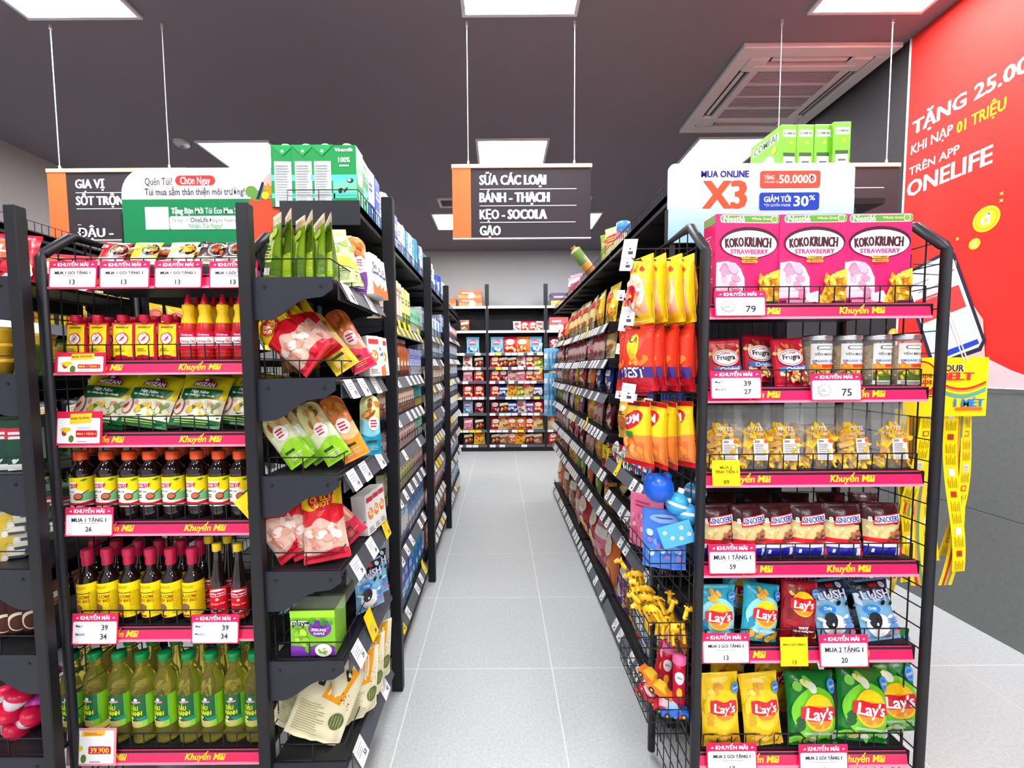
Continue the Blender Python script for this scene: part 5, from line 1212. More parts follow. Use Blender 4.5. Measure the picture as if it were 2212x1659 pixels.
board('online_board', p0.x, p1.x, p0.z, p1.z, B2, 0.022, 'pale blue advertising board with orange and blue price boxes above the cereal', A, (214, 222, 232))
# ------------------------------------------------------------------ goods on the narrow side rack
def long_pouch(top, mid, low, seed, w=0.074, h=0.19):
    a = Art(w, h); a.wave(0.0, 0.56, mid, 0.03, 5, seed); a.blobs(-0.34, 0.6, 0.34, 0.9, 12, [(190, 110, 40), (214, 150, 70), (150, 80, 36), top], 0.17, seed=seed); a.wave(0.0, 0.34, low, 0.04, 5, seed + 1)
    a.ell(0.05, 0.52, 0.26, 0.3, (246, 240, 236)); a.bars(-0.12, 0.46, 0.22, 0.6, 3, (206, 40, 60), seed=seed, fill=0.55)
    a.bars(-0.3, 0.2, 0.24, 0.26, 1, (50, 70, 40), seed=seed, fill=0.7); a.bars(-0.3, 0.08, 0.34, 0.17, 3, mid, seed=seed)
    def rim(u, v): return low if v < 0.3 else mid if v < 0.52 else top
    return pouch(w, h, 0.03, rim, a, seal=0.03, seed=seed, wr=0.0026, nz=22, pinch=0.02, taper=0.08, rnd=0.16)
LPC = {'green': ((206, 196, 130), (224, 230, 186), (150, 214, 30)), 'yellow': ((220, 190, 90), (236, 222, 150), (244, 206, 40)), 'pink': ((226, 110, 50), (236, 150, 120), (222, 40, 80)),
       'orange': ((226, 130, 50), (246, 200, 140), (246, 150, 40)), 'blue': ((206, 214, 140), (140, 206, 220), (20, 150, 186)), 'purple': ((226, 130, 60), (236, 220, 230), (120, 70, 150)), 'brown': ((150, 100, 40), (176, 130, 60), (130, 80, 40))}
for i, (k, c) in enumerate(LPC.items()): kind('long_' + k, 'vegetable_pouch', 'food pouch', [('vegetable_pouch', long_pouch(*c, i), 'film')])
def chilly(seed):
    w, h = 0.115, 0.205
    a = Art(w, h); a.wave(0.0, 0.67, (222, 26, 40), 0.03, 7, seed); a.wave(0.05, 0.5, (232, 190, 172), 0.05, 9, seed + 2)
    a.blobs(-0.4, 0.16, 0.4, 0.44, 18, [(240, 214, 200), (222, 166, 146), (244, 228, 218), (214, 140, 120)], 0.12, seed=seed); a.wave(0.0, 0.12, (214, 24, 50), 0.03, 6, seed)
    a.ell(0.0, 0.76, 0.3, 0.2, (206, 24, 36)); a.ell(0.2, 0.82, 0.13, 0.1, (206, 24, 36), rot=0.6)
    a.text('CHILLY', 0.02, 0.785, 0.54, (250, 200, 30), bold=0.05, hgt=0.07, rot=0.12); a.text('SHOT', 0.04, 0.71, 0.38, (250, 200, 30), bold=0.05, hgt=0.06, rot=0.12)
    a.rect(-0.06, 0.95, 0.06, 0.965, (30, 24, 20), r=0.01)
    return pouch(w, h, 0.055, (250, 212, 20), a, seal=0.05, seed=seed, wr=0.005, taper=0.1, back=(222, 26, 40))
for k in range(2): kind('chilly%d' % k, 'spicy_sausage_bag', 'snack bag', [('spicy_sausage_bag', chilly(k), 'film')])
def green_pouch(seed):
    w, h = 0.13, 0.185
    a = Art(w, h); a.wave(0.0, 0.84, (116, 150, 20) if seed < 3 else (74, 96, 14), 0.015, 8, seed); a.wave(0.0, 0.4, (84, 120, 16) if seed < 3 else (150, 176, 24), 0.06, 5, seed); a.wave(0.0, 0.12, (160, 200, 30), 0.02, 6, seed)
    a.rect(-0.3, 0.3, 0.34, 0.62, (214, 226, 120), r=0.05); a.bars(-0.22, 0.34, 0.26, 0.56, 5, (60, 100, 20), seed=seed); a.rect(0.1, 0.12, 0.34, 0.22, (244, 244, 240)); a.blobs(-0.36, 0.66, 0.36, 0.8, 7, [(206, 226, 90), (70, 110, 20), (236, 226, 120)], 0.11, seed=seed)
    return pouch(w, h, 0.06, lambda u, v: (226, 206, 176) if v > 0.84 else (130, 166, 24), a, style='stand', seal=0.12, seed=seed, wr=0.004, back=(96, 130, 20), taper=0.06)
kind('gpouch', 'dried_fruit_pouch', 'food pouch', [('dried_fruit_pouch', green_pouch(1), 'film')]); kind('gpouch2', 'dried_fruit_pouch', 'food pouch', [('dried_fruit_pouch', green_pouch(4), 'film')])
def pale_bag():
    w, h = 0.12, 0.17; a = Art(w, h); a.blobs(-0.36, 0.5, 0.36, 0.85, 9, [(190, 214, 130), (236, 240, 206), (150, 180, 90)], 0.16, seed=2); a.poly([(-0.48, 0.34), (0.48, 0.24), (0.48, 0.42), (-0.48, 0.5)], (236, 226, 60)); a.bars(-0.3, 0.1, 0.3, 0.24, 4, (90, 130, 60), seed=2)
    return pouch(w, h, 0.036, (206, 226, 160), a, seal=0.05, seed=4)
kind('palebag', 'pale_green_bag', 'food pouch', [('pale_green_bag', pale_bag(), 'film')])
def cream_pouch(seed):
    w, h = 0.15, 0.17; a = Art(w, h)
    a.poly([(-0.1, 0.55), (0.26, 0.5), (0.4, 0.98), (0.06, 0.98)], (246, 166, 30)); [a.poly([(x0_, 0.6 + z0_), (x0_ + 0.035, 0.59 + z0_), (x0_ + 0.11, 0.88 + z0_), (x0_ + 0.07, 0.89 + z0_)], (248, 236, 206)) for x0_, z0_ in ((-0.01, 0.0), (0.05, 0.02), (0.11, -0.01), (0.17, 0.02))]; a.rect(-0.24, 0.68, -0.12, 0.84, (50, 46, 36), r=0.02)
    a.ell(-0.18, 0.76, 0.03, 0.04, CREAM, n=8)
    a.ell(0.3, 0.3, 0.13, 0.12, (96, 110, 60)); 
    for k in range(4): a.ell(0.22 + 0.05 * k, 0.3, 0.008, 0.1, (170, 180, 120), n=8)
    g2 = random.Random(seed)
    for k in range(14): a.ell(g2.uniform(0.2, 0.42), g2.uniform(0.46, 0.66), 0.012, 0.008, g2.choice([(200, 90, 40), (70, 60, 40)]), n=6, rot=g2.uniform(0, 3))
    a.bars(-0.42, 0.1, 0.1, 0.48, 13, (170, 160, 120), seed=seed, fill=0.4)
    return pouch(w, h, 0.05, (236, 228, 190), a, style='stand', seal=0.06, seed=seed, wr=0.0045)
for k in range(2): kind('cream%d' % k, 'seed_pouch', 'food pouch', [('seed_pouch', cream_pouch(k + 2), 'paper')])
# gummy display box
w, h, d = 0.122, 0.128, 0.09
a = Art(w, h); a.rect(-0.5, 0.85, 0.5, 1, (170, 236, 40)); a.poly([(-0.5, 0), (0.5, 0), (0.5, 0.2), (0.2, 0.26), (-0.1, 0.2), (-0.5, 0.24)], (130, 50, 170))
a.ell(0.16, 0.6, 0.26, 0.2, (120, 46, 160)); a.blobs(-0.02, 0.5, 0.36, 0.74, 12, [(150, 80, 196), (110, 40, 150)], 0.075, seed=2); a.blobs(-0.42, 0.14, -0.1, 0.56, 13, [(150, 210, 40), (110, 180, 30), (190, 230, 80)], 0.085, seed=3); a.blobs(-0.1, 0.72, 0.44, 0.8, 7, [(60, 150, 50), (40, 120, 40)], 0.07, seed=5)
a.ell(0.24, 0.14, 0.19, 0.15, (246, 240, 236)); a.blobs(0.14, 0.08, 0.34, 0.18, 6, [(120, 190, 60), (240, 160, 160), (170, 210, 90)], 0.06, seed=7); a.rect(-0.46, 0.7, -0.06, 0.8, WHITE, r=0.05); a.text('play', -0.28, 0.76, 0.3, (30, 26, 34), bold=0.05); a.ell(-0.09, 0.755, 0.05, 0.035, (30, 26, 34), n=10); a.text('PEELING', 0.16, 0.6, 0.32, WHITE, bold=0.04, rot=-0.05); a.text('PURPLE', 0.16, 0.52, 0.24, WHITE, bold=0.04)
b_ = carton(w, d, h, (130, 200, 40), a, top=(90, 110, 60)); tr_ = MB(); tr_.box(-w / 2 + 0.004, -d / 2 + 0.01, h, w / 2 + 0.02, d / 2 + 0.05, h + 0.035, (200, 204, 190))
kind('gummy', 'gummy_display_box', 'display box', [('gummy_display_box', b_, 'carton'), ('clear_lid', tr_, 'clear')])
def tallbox(key, w, d, h, base, art, side=None, name='carton_box', cat='carton', mat='carton'): kind(key, name, cat, [(name, carton(w, d, h, base, art, side), mat)])
a = Art(0.055, 0.13); a.ell(0, 0.5, 0.34, 0.36, (240, 140, 40)); a.blobs(-0.2, 0.36, 0.2, 0.64, 5, [(246, 230, 210)], 0.12, seed=3); a.rect(-0.4, 0.8, 0.4, 0.92, (206, 60, 60), r=0.03); a.bars(-0.4, 0.06, 0.4, 0.2, 3, (150, 150, 150), seed=1)
tallbox('oatbox', 0.055, 0.05, 0.13, (240, 238, 236), a)
a = Art(0.055, 0.13); a.text('So', 0, 0.72, 0.5, (40, 60, 140), bold=0.05); a.text('Good', 0, 0.56, 0.8, (40, 60, 140), bold=0.05); a.poly([(-0.5, 0.0), (0.5, 0.0), (0.5, 0.3), (0, 0.18), (-0.5, 0.34)], (236, 120, 50))
tallbox('sobox', 0.055, 0.05, 0.13, (242, 242, 244), a)

SR = 'on the narrow rack by the post'
def sp(key, px, lv, Y, lab, grp=None, yaw=0.4, lean=0.1, roll=0.0, lift=0.0, s=1.0):
    z = SLEV[lv]; put(key, (xat(px, z + 0.05, Y), Y, z + 0.003 + lift), lab, grp, yaw=yaw, lean=lean, roll=roll, s=s)
# top shelf: row of green pouches seen edge on
for i, px in enumerate((596, 622, 646, 668, 690, 710)): sp(('gpouch', 'gpouch2')[i % 2], px, 5, 1.225 + 0.005 * i, 'olive green dried fruit pouch, %s from the left on the top narrow shelf' % ORD[i], 'green pouches standing in a row', yaw=-0.95 - 0.06 * (i % 2), lean=0.02, roll=(0.16, 0.08, 0.12, -0.04, -0.02, -0.14)[i], s=(1.0, 1.04, 0.97, 1.03, 1.0, 1.02)[i])
sp('palebag', 728, 5, 1.27, 'pale green bag leaning at the end of the olive pouches', yaw=0.5, lean=0.3, roll=-0.15, lift=0.012)
sp('palebag', 742, 5, 1.33, 'pale green bag half hidden behind another pale green bag', yaw=0.5, lean=0.3, roll=-0.15, lift=0.012)
sp('long_purple', 775, 5, 1.38, 'tall orange and purple pouch on the top narrow shelf', yaw=0.7, lean=0.12, s=0.95)
for i in range(3): sp('sobox', 800 + 8 * i, 5, 1.42 + 0.045 * i, 'white upright carton beside the purple pouch on the top narrow shelf', 'white cartons on the top narrow shelf', yaw=1.4)
# second shelf
for i, (px, dy, rl, lf) in enumerate(((690, 0.06, -0.95, 0.05), (700, 0.09, -0.8, 0.06), (705, 0.12, -0.62, 0.055))): sp('chilly%d' % (i % 2), px, 4, 1.13 + dy, 'red and yellow spicy bag lying over, %s from the shelf front' % ORD[i], 'spicy bags lying on the second narrow shelf', yaw=0.15, lean=0.25, roll=rl, lift=lf)
sp('long_yellow', 752, 4, 1.28, 'yellow vegetable pouch leaning beside the red spicy bags', yaw=0.4, lean=0.25, roll=-0.6, lift=0.025, s=1.05)
sp('long_brown', 640, 4, 1.32, 'brown vegetable pouch in the shade behind the red spicy bags', yaw=0.1, lean=0.1, roll=-0.2, lift=0.02, s=1.05)
sp('long_brown', 665, 4, 1.36, 'brown vegetable pouch hindmost behind the red spicy bags', yaw=0.1, lean=0.1, roll=-0.25, lift=0.02, s=1.05)
sp('long_pink', 790, 4, 1.36, 'pink and orange pouch leaning beside white cartons', yaw=0.6, lean=0.2, roll=-0.45, lift=0.022, s=1.08)
for i, k in enumerate(('oatbox', 'sobox', 'oatbox')): sp(k, 800 + 9 * i, 4, 1.42 + 0.05 * i, ('white carton with an orange oat emblem', 'white carton with blue lettering', 'white oat carton hindmost')[i] + ' on the second narrow shelf', 'white cartons on the second narrow shelf', yaw=1.1)
# third shelf
for i, (px, dy, rl) in enumerate(((655, 0.05, -0.62), (683, 0.075, -0.66), (705, 0.1, -0.62), (735, 0.075, -0.55))): sp('long_green', px, 3, 1.13 + dy + 0.02, 'lime green vegetable pouch leaning, %s from the left' % ORD[i], 'lime green vegetable pouches', yaw=0.3, lean=0.2, roll=rl, lift=0.024, s=1.0)
sp('long_orange', 772, 3, 1.26, 'orange vegetable pouch leaning beside the lime green ones', yaw=0.45, lean=0.2, roll=-0.4, lift=0.02, s=1.05)
sp('long_blue', 800, 3, 1.36, 'blue and green pouch upright beside the orange pouch', yaw=0.8, lean=0.1, roll=0.06, lift=0.01)
for i, px in enumerate((640, 690, 730)): sp('long_brown', px, 3, 1.34, 'brown vegetable pouch in the back of the third narrow shelf', 'brown pouches behind the lime green ones', yaw=0.2, lean=0.1, roll=-0.3, lift=0.02, s=1.05)
# fourth shelf
for i, (px, dy, rl) in enumerate(((650, 0.06, -0.66), (664, 0.1, -0.5), (684, 0.075, -0.4), (700, 0.12, -0.24), (708, 0.05, -0.1))): sp('chilly%d' % (i % 2), px, 2, 1.13 + dy, 'yellow and red spicy bag standing, %s from the left on the fourth narrow shelf' % ORD[i], 'spicy bags fanned out on the fourth narrow shelf', yaw=0.25, lean=0.2, roll=rl, lift=0.004 + 0.05 * abs(math.sin(rl)), s=1.08)
sp('long_pink', 775, 2, 1.3, 'orange and red pouch lying beside the fanned spicy bags', yaw=0.5, lean=0.3, roll=-0.7, lift=0.03, s=0.95)
for i in range(3): sp('oatbox', 790 + 12 * i, 2, 1.4 + 0.05 * i, 'white oat carton at the back of the fourth narrow shelf', 'white cartons on the fourth narrow shelf', yaw=1.4)
# fifth shelf
sp('gummy', 690, 1, 1.20, 'lime and purple gummy display box on the fifth narrow shelf', yaw=0.02, lean=0.0)
sp('cow', 800, 1, 1.38, 'pale blue cow print bag beside the gummy display box', yaw=0.9, lean=0.1, lift=0.005)
sp('cow', 812, 1, 1.46, 'pale blue cow print bag, hindmost beside the gummy display box', yaw=0.9, lean=0.1, lift=0.005)
sp('cow', 640, 1, 1.36, 'cow print bag in the shade behind the gummy display box', yaw=0.2, lean=0.1, lift=0.005)
# lowest shelf
sp('cream0', 632, 0, 1.23, 'cream seed pouch slumped behind the front cream pouch', yaw=-0.1, lean=0.5, roll=0.3, lift=0.012, s=1.05)
sp('cream1', 672, 0, 1.19, 'cream seed pouch slumped in front on the lowest narrow shelf', yaw=0.1, lean=0.45, roll=0.38, lift=0.02, s=1.12)
for i, (px, dy) in enumerate(((765, 0.15), (782, 0.22), (800, 0.30))): sp('cream%d' % (i % 2), px, 0, 1.13 + dy, 'cream seed pouch standing upright, %s from the front' % ORD[i], 'upright cream seed pouches', yaw=0.9, lean=0.05, roll=0.1, lift=0.008, s=1.1)
for i, px in enumerate((660, 715)): sp('cream%d' % i, px, 0, 1.36 + 0.03 * i, 'cream seed pouch in the shade at the back, %s one' % ORD[i], 'shaded cream seed pouches', yaw=0.1, lean=0.05, s=1.1)

# ---- goods at the picture edge beside the spice end cap
AR = 'on the rack at the picture edge'
def tub(c):
    b = MB(); b.lathe([(0.0001, 0), (0.03, 0), (0.036, 0.032), (0.038, 0.033), (0.038, 0.036)], c, n=16, sy=0.8); l = MB(); l.lathe([(0.039, 0.034), (0.039, 0.041), (0.036, 0.043), (0.0001, 0.043)], (246, 200, 60), n=16, sy=0.8); return b, l
b_, l_ = tub((240, 190, 50)); kind('tub', 'yellow_tub', 'food tub', [('yellow_tub', b_, 'plastic'), ('lid', l_, 'plastic')])
def gbag(key, w, h, t, base, c2, c3, seed, name='snack_bag', cat='snack bag', style='pillow', nx=8, nz=8, extra=None, logo=WHITE):
    r = random.Random(seed * 7 + 1); a = Art(w, h)
    lo, hi = r.uniform(0.08, 0.16), r.uniform(0.3, 0.44)
    a.blobs(-0.38, lo, 0.38, hi, 9, [c2, c3, (236, 206, 150)], 0.14, seed=seed)
    k = r.randrange(3)
    if k == 0: a.ell(r.uniform(-0.08, 0.08), 0.66, 0.34, 0.2, logo, n=14)
    elif k == 1: a.rect(-0.4, 0.56, 0.4, 0.76, logo, r=0.05)
    else: a.poly([(-0.44, 0.54), (0.44, 0.62), (0.4, 0.82), (-0.4, 0.74)], logo)
    a.bars(-0.3, 0.6, 0.3, 0.72, 2, c2, seed=seed, fill=0.55); a.bars(-0.4, 0.48, 0.3, 0.53, 1, c3, seed=seed)
    kind(key, name, cat, [(name, pouch(w, h, t, base, a, style=style, nx=nx, nz=nz, seed=seed, seal=0.06, wr=0.002), 'film')])
def gbox(key, w, d, h, base, c2, c3, seed, name='milk_carton', cat='carton', cap=None, panel=None):
    r = random.Random(seed * 5 + 2); a = Art(w, h)
    k = r.randrange(4)
    if k == 0: a.poly([(-0.5, 0), (0.5, 0), (0.5, 0.42), (0, 0.3), (-0.5, 0.46)], c2)
    elif k == 1: a.rect(-0.5, 0.62, 0.5, 0.84, c2); a.rect(-0.5, 0.0, 0.5, 0.12, c3)
    elif k == 2: a.ell(0, 0.36, 0.4, 0.4, c2, n=14); a.rect(-0.5, 0.86, 0.5, 1.0, c3)
    else: a.rect(-0.5, 0.0, 0.5, 0.34, c2); a.rect(-0.5, 0.34, 0.5, 0.4, c3)
    a.bars(-0.36, 0.62, 0.36, 0.8, 2, c3 if k != 1 else WHITE, seed=seed, fill=0.6); a.blobs(-0.2, 0.14, 0.2, 0.32, 4, [c3, WHITE], 0.14, seed=seed)
    sd = Art(d, h); sd.rect(-0.36, 0.12, 0.36, 0.78, panel or WHITE); sd.bars(-0.3, 0.16, 0.3, 0.74, 8, c3, seed=seed, fill=0.35)
    parts = [(name, carton(w, d, h, base, a, sd), 'carton')]
    if cap:
        c = MB(); c.lathe([(0.013, h), (0.013, h + 0.012), (0.011, h + 0.014), (0.0001, h + 0.014)], cap, n=12, cy=-d * 0.1); parts.append(('cap', c, 'plastic'))
    kind(key, name, cat, parts)
gbag('edge_red', 0.2, 0.17, 0.05, (206, 24, 50), (246, 236, 236), (240, 110, 40), 1, logo=(236, 96, 60)); gbag('edge_yel', 0.14, 0.15, 0.04, (226, 206, 110), (246, 220, 60), (120, 130, 60), 2); gbag('edge_green', 0.12, 0.09, 0.05, (120, 180, 60), (236, 240, 220), (60, 130, 40), 3)
gbox('edge_dark', 0.04, 0.1, 0.14, (14, 70, 50), (206, 40, 60), (236, 236, 230), 4, name='spice_carton'); gbox('edge_mag', 0.11, 0.15, 0.022, (226, 224, 214), (60, 70, 90), (230, 200, 60), 5, name='flat_pack', cat='package')
def choc_stick():
    b = MB(); b.lathe([(0.0001, 0), (0.028, 0), (0.028, 0.15), (0.0001, 0.15)], (64, 36, 34), n=14); l = MB(); l.lathe([(0.029, 0.13), (0.029, 0.155), (0.0001, 0.156)], (196, 160, 90), n=14)
    a = Art(0.08, 0.08); a.ell(0, 0.4, 0.32, 0.34, (236, 226, 196)); a.ell(0.02, 0.36, 0.26, 0.27, (90, 54, 44)); return b, l, wrap_label(0.028, 0.01, 0.12, (70, 40, 38), a, arc=2.9)
b_, l_, w_ = choc_stick(); kind('choc_tub', 'chocolate_tub', 'food tub', [('chocolate_tub', b_, 'plastic'), ('lid', l_, 'plastic'), ('label', w_, 'paper')])
def lolly(c):
    b = MB(); b.lathe([(0.0001, 0), (0.02, 0.002), (0.034, 0.016), (0.036, 0.024), (0.02, 0.03), (0.012, 0.034)], c, n=16); t = MB(); t.lathe([(0.012, 0.03), (0.022, 0.046), (0.024, 0.062), (0.014, 0.072), (0.0001, 0.074)], (232, 226, 232), n=16); t.lathe([(0.028, 0.066), (0.024, 0.076), (0.008, 0.082), (0.0001, 0.082)], c, n=16); return b, t
for k, c in (('r', (222, 20, 70)), ('p', (226, 70, 200)), ('b', (60, 190, 220))):
    b_, t_ = lolly(c); kind('lolly_' + k, 'jelly_cup', 'jelly cup', [('jelly_cup', b_, 'plastic'), ('cup_top', t_, 'clear' if 0 else 'plastic')])
def ap(key, px, lv, dz, Y, lab, grp=None, yaw=0.3, lean=0.0, roll=0.0, s=1.0):
    z = ALEV[lv] + dz; put(key, (xat(px, z, Y), Y, z), lab, grp, yaw=yaw, lean=lean, roll=roll, s=s)
ap('edge_red', -8, 5, 0.006, 1.3, 'big red snack bag ' + AR, lean=0.2)
for k in range(3): ap('tub', -2, 4, 0.003 + 0.044 * k, 1.22, 'yellow tub, %s up in the stack %s' % (ORD[k], AR), 'stacked yellow tubs at the edge', yaw=0.1 * k)
ap('edge_green', 40, 4, 0.004, 1.3, 'green pack ' + AR, lean=0.2)
for k in range(3): ap('edge_dark', (-4, 30, 64)[k], 3, 0.003, 1.24, 'dark green spice carton, %s from the left %s' % (ORD[k], AR), 'dark green cartons', yaw=0.35)
for k in range(6): ap('edge_mag', 34, 2, 0.004 + 0.023 * k, 1.26, 'flat printed pack, %s up in the stack at the picture edge' % ORD[k], 'flat packs in a stack', yaw=0.4 + 0.15 * (k % 3))
# ------------------------------------------------------------------ goods along the aisle
KD = {}
def dims(key):
    if key not in KD:
        vs = KINDS[key][2][0][1].vertices
        KD[key] = (max(v.co.x for v in vs) - min(v.co.x for v in vs), max(v.co.y for v in vs) - min(v.co.y for v in vs), max(v.co.z for v in vs))
    return KD[key]
NUMW = ['lowest', 'second', 'third', 'fourth', 'fifth', 'sixth', 'seventh', 'eighth', 'top']
def fill(runs, xf, side, z, y0, y1, where, inset=0.012, gap=0.004, lean=0.0, jit=0.03, rows=1, s=1.0):
    """runs: list of (kind, description, share of the length)"""
    tot = sum(r[2] for r in runs); y = y0
    for key, desc, sh in runs:
        ln = (y1 - y0) * sh / tot; w, d, h = (q_ * s for q_ in dims(key))
        n = max(1, int(ln / (w + gap))); st = ln / n
        for r in range(rows):
            for i in range(n):
                yy = y + st * (i + 0.5)
                put(key, (xf - side * (inset + d / 2 + r * (d + 0.012)), yy, z + 0.001), '%s, %s' % (desc, where) if r == 0 else '%s, %s, rear row' % (desc.replace(' on the ', ', '), where), '%s, %s' % (desc, where), yaw=side * PI / 2 + RND.uniform(-jit, jit), lean=lean + RND.uniform(0, jit), s=s)
        y += ln
# --- kinds of small cartons
GB = [('mc_teal', .07, .07, .2, (60, 170, 190), (240, 240, 240), (20, 110, 160), 1, (244, 244, 246)), ('mc_white', .07, .07, .2, (236, 238, 240), (60, 120, 200), (40, 80, 170), 2, (244, 244, 246)), ('mc_blue', .07, .07, .2, (40, 90, 200), (120, 190, 240), (240, 240, 250), 3, (40, 60, 170)),
      ('mc_cream', .055, .06, .21, (236, 218, 192), (180, 140, 90), (60, 50, 40), 4, (240, 236, 230)), ('mc_lemon', .055, .06, .2, (232, 226, 150), (120, 170, 60), (70, 110, 50), 5, (240, 240, 200)),
      ('sm_green', .05, .04, .13, (140, 206, 170), (240, 244, 240), (40, 120, 80), 6, None), ('sm_lilac', .05, .04, .14, (170, 180, 232), (240, 240, 250), (60, 80, 170), 7, None), ('sm_sky', .05, .04, .11, (150, 196, 230), (244, 246, 250), (40, 100, 180), 8, None),
      ('sm_pink', .05, .04, .13, (240, 224, 220), (200, 110, 110), (150, 60, 60), 9, None), ('sm_gold', .05, .04, .14, (226, 218, 160), (150, 170, 80), (110, 120, 50), 10, None), ('sm_teal', .06, .05, .13, (60, 150, 150), (246, 206, 60), (30, 90, 100), 11, None),
      ('bx_white', .075, .06, .2, (232, 234, 236), (110, 160, 210), (60, 100, 170), 12, None), ('bx_cream', .075, .06, .15, (230, 220, 200), (200, 120, 70), (60, 110, 60), 13, None), ('bx_blue', .075, .06, .2, (110, 160, 220), (240, 242, 246), (30, 60, 140), 14, None),
      ('pk_white', .13, .09, .15, (236, 240, 244), (120, 170, 220), (70, 110, 180), 15, None), ('pk_sky', .13, .09, .15, (190, 216, 238), (240, 244, 248), (60, 110, 170), 16, None), ('pk_tan', .13, .09, .13, (236, 220, 200), (180, 130, 90), (110, 90, 70), 17, None), ('pk_grey', .13, .09, .13, (222, 226, 230), (150, 170, 196), (100, 110, 140), 18, None), ('pk_rose', .13, .09, .12, (214, 150, 150), (236, 226, 226), (150, 60, 70), 19, None),
      ('pk_brown', .13, .09, .16, (160, 80, 46), (70, 110, 70), (236, 226, 206), 20, None)]
for k, w, d, h, b, c2, c3, sd, cap in GB: gbox(k, w, d, h, b, c2, c3, sd, cap=cap, name='milk_carton' if cap or k[:2] in ('sm', 'bx') else 'multipack_box', cat='carton')
def juice(key, liquid, capc, labc, h=0.16, r=0.026):
    b = MB(); b.lathe([(0.0001, 0), (r, 0), (r, h * 0.62), (r * 0.86, h * 0.72), (r * 0.48, h * 0.86), (r * 0.48, h * 0.93)], liquid, n=12); c = MB(); c.lathe([(r * 0.56, h * 0.9), (r * 0.56, h), (0.0001, h)], capc, n=12)
    a = Art(0.05, 0.06); a.ell(0, 0.5, 0.3, 0.34, (240, 236, 226), n=12); kind(key, 'drink_bottle', 'bottle', [('drink_bottle', b, 'plastic'), ('cap', c, 'plastic'), ('label', wrap_label(r, h * 0.16, h * 0.54, labc, a, arc=2.8, n=8), 'paper')])
juice('ju_green', (150, 90, 60), (30, 130, 60), (236, 232, 220)); juice('ju_orange', (206, 110, 60), (240, 236, 230), (206, 120, 70), 0.18); juice('ju_beige', (232, 206, 180), (226, 216, 206), (190, 120, 90), 0.125, 0.022); juice('ju_blue', (60, 160, 190), (240, 244, 246), (60, 130, 200), 0.25, 0.036)
LW = 'milk rack bay one'
XFm = LX - 0.015
B0, B1 = LP[0] + 0.02, LP[1] - 0.04
fill([('mc_white', 'white milk carton on the lowest shelf', 2), ('mc_blue', 'blue milk carton on the lowest shelf', 2), ('ju_blue', 'tall blue water bottle on the lowest shelf', 3)], XFm, 1, LEV2[0], B0, B1, LW)
fill([('bx_white', 'white and blue carton on the second shelf', 4), ('bx_blue', 'blue carton on the second shelf', 4)], XFm, 1, LEV2[1], B0, B1, LW)
fill([('sm_gold', 'small gold carton on the third shelf', 6), ('sm_pink', 'small pale pink carton on the third shelf', 3)], XFm, 1, LEV2[2], B0, B1, LW)
fill([('sm_pink', 'small pale pink carton on the fourth shelf', 6), ('sm_green', 'small green carton on the fourth shelf', 2)], XFm, 1, LEV2[3], B0, B1, LW)
fill([('ju_beige', 'small beige drink bottle on the fifth shelf', 6), ('sm_teal', 'teal and yellow carton on the fifth shelf', 2)], XFm, 1, LEV2[4], B0, B1, LW)
fill([('ju_green', 'brown green-capped bottle on the sixth shelf', 3), ('ju_orange', 'orange drink bottle on the sixth shelf', 2), ('sm_lilac', 'small lilac carton on the sixth shelf', 3)], XFm, 1, LEV2[5], B0, B1, LW)
fill([('mc_cream', 'beige capped carton on the seventh shelf', 4), ('mc_lemon', 'lemon capped carton on the seventh shelf', 2), ('sm_green', 'small green carton on the seventh shelf', 3)], XFm, 1, LEV2[6], B0, B1, LW)
# cells that stick out past the first bay (front goods of the next bay, seen between rail end and post)
LW3 = 'milk rack bay two'; LW4 = 'milk rack bay three'
C0, C1 = LP[1] + 0.01, LP[2] - 0.03
for i, (k, dsc) in enumerate((('pk_brown', 'brown and green multipack'), ('pk_rose', 'rose multipack'), ('pk_rose', 'rose multipack'), ('pk_grey', 'grey multipack'), ('pk_grey', 'grey multipack'), ('pk_tan', 'tan multipack'), ('pk_sky', 'pale blue multipack'), ('pk_white', 'white multipack'))):
    fill([(k, '%s on the %s shelf' % (dsc, NUMW[i]), 1)], XFm, 1, LEV3[i], C0, C1, LW3)
D0, D1 = LP[2], 4.84
for i, ks in enumerate((('pk_rose', 'pk_white'), ('pk_white', 'pk_sky'), ('pk_tan', 'pk_grey'), ('pk_grey', 'pk_sky'), ('pk_rose', 'pk_white'), ('pk_tan', 'pk_sky'), ('pk_white', 'pk_sky'), ('pk_white', 'pk_rose'))):
    fill([(k, '%s multipack on the %s shelf' % ({'pk_rose': 'rose', 'pk_white': 'white', 'pk_sky': 'pale blue', 'pk_tan': 'tan', 'pk_grey': 'grey'}[k], NUMW[i]), 1) for k in ks], XFm, 1, LEV4[i], D0, D1, LW4)
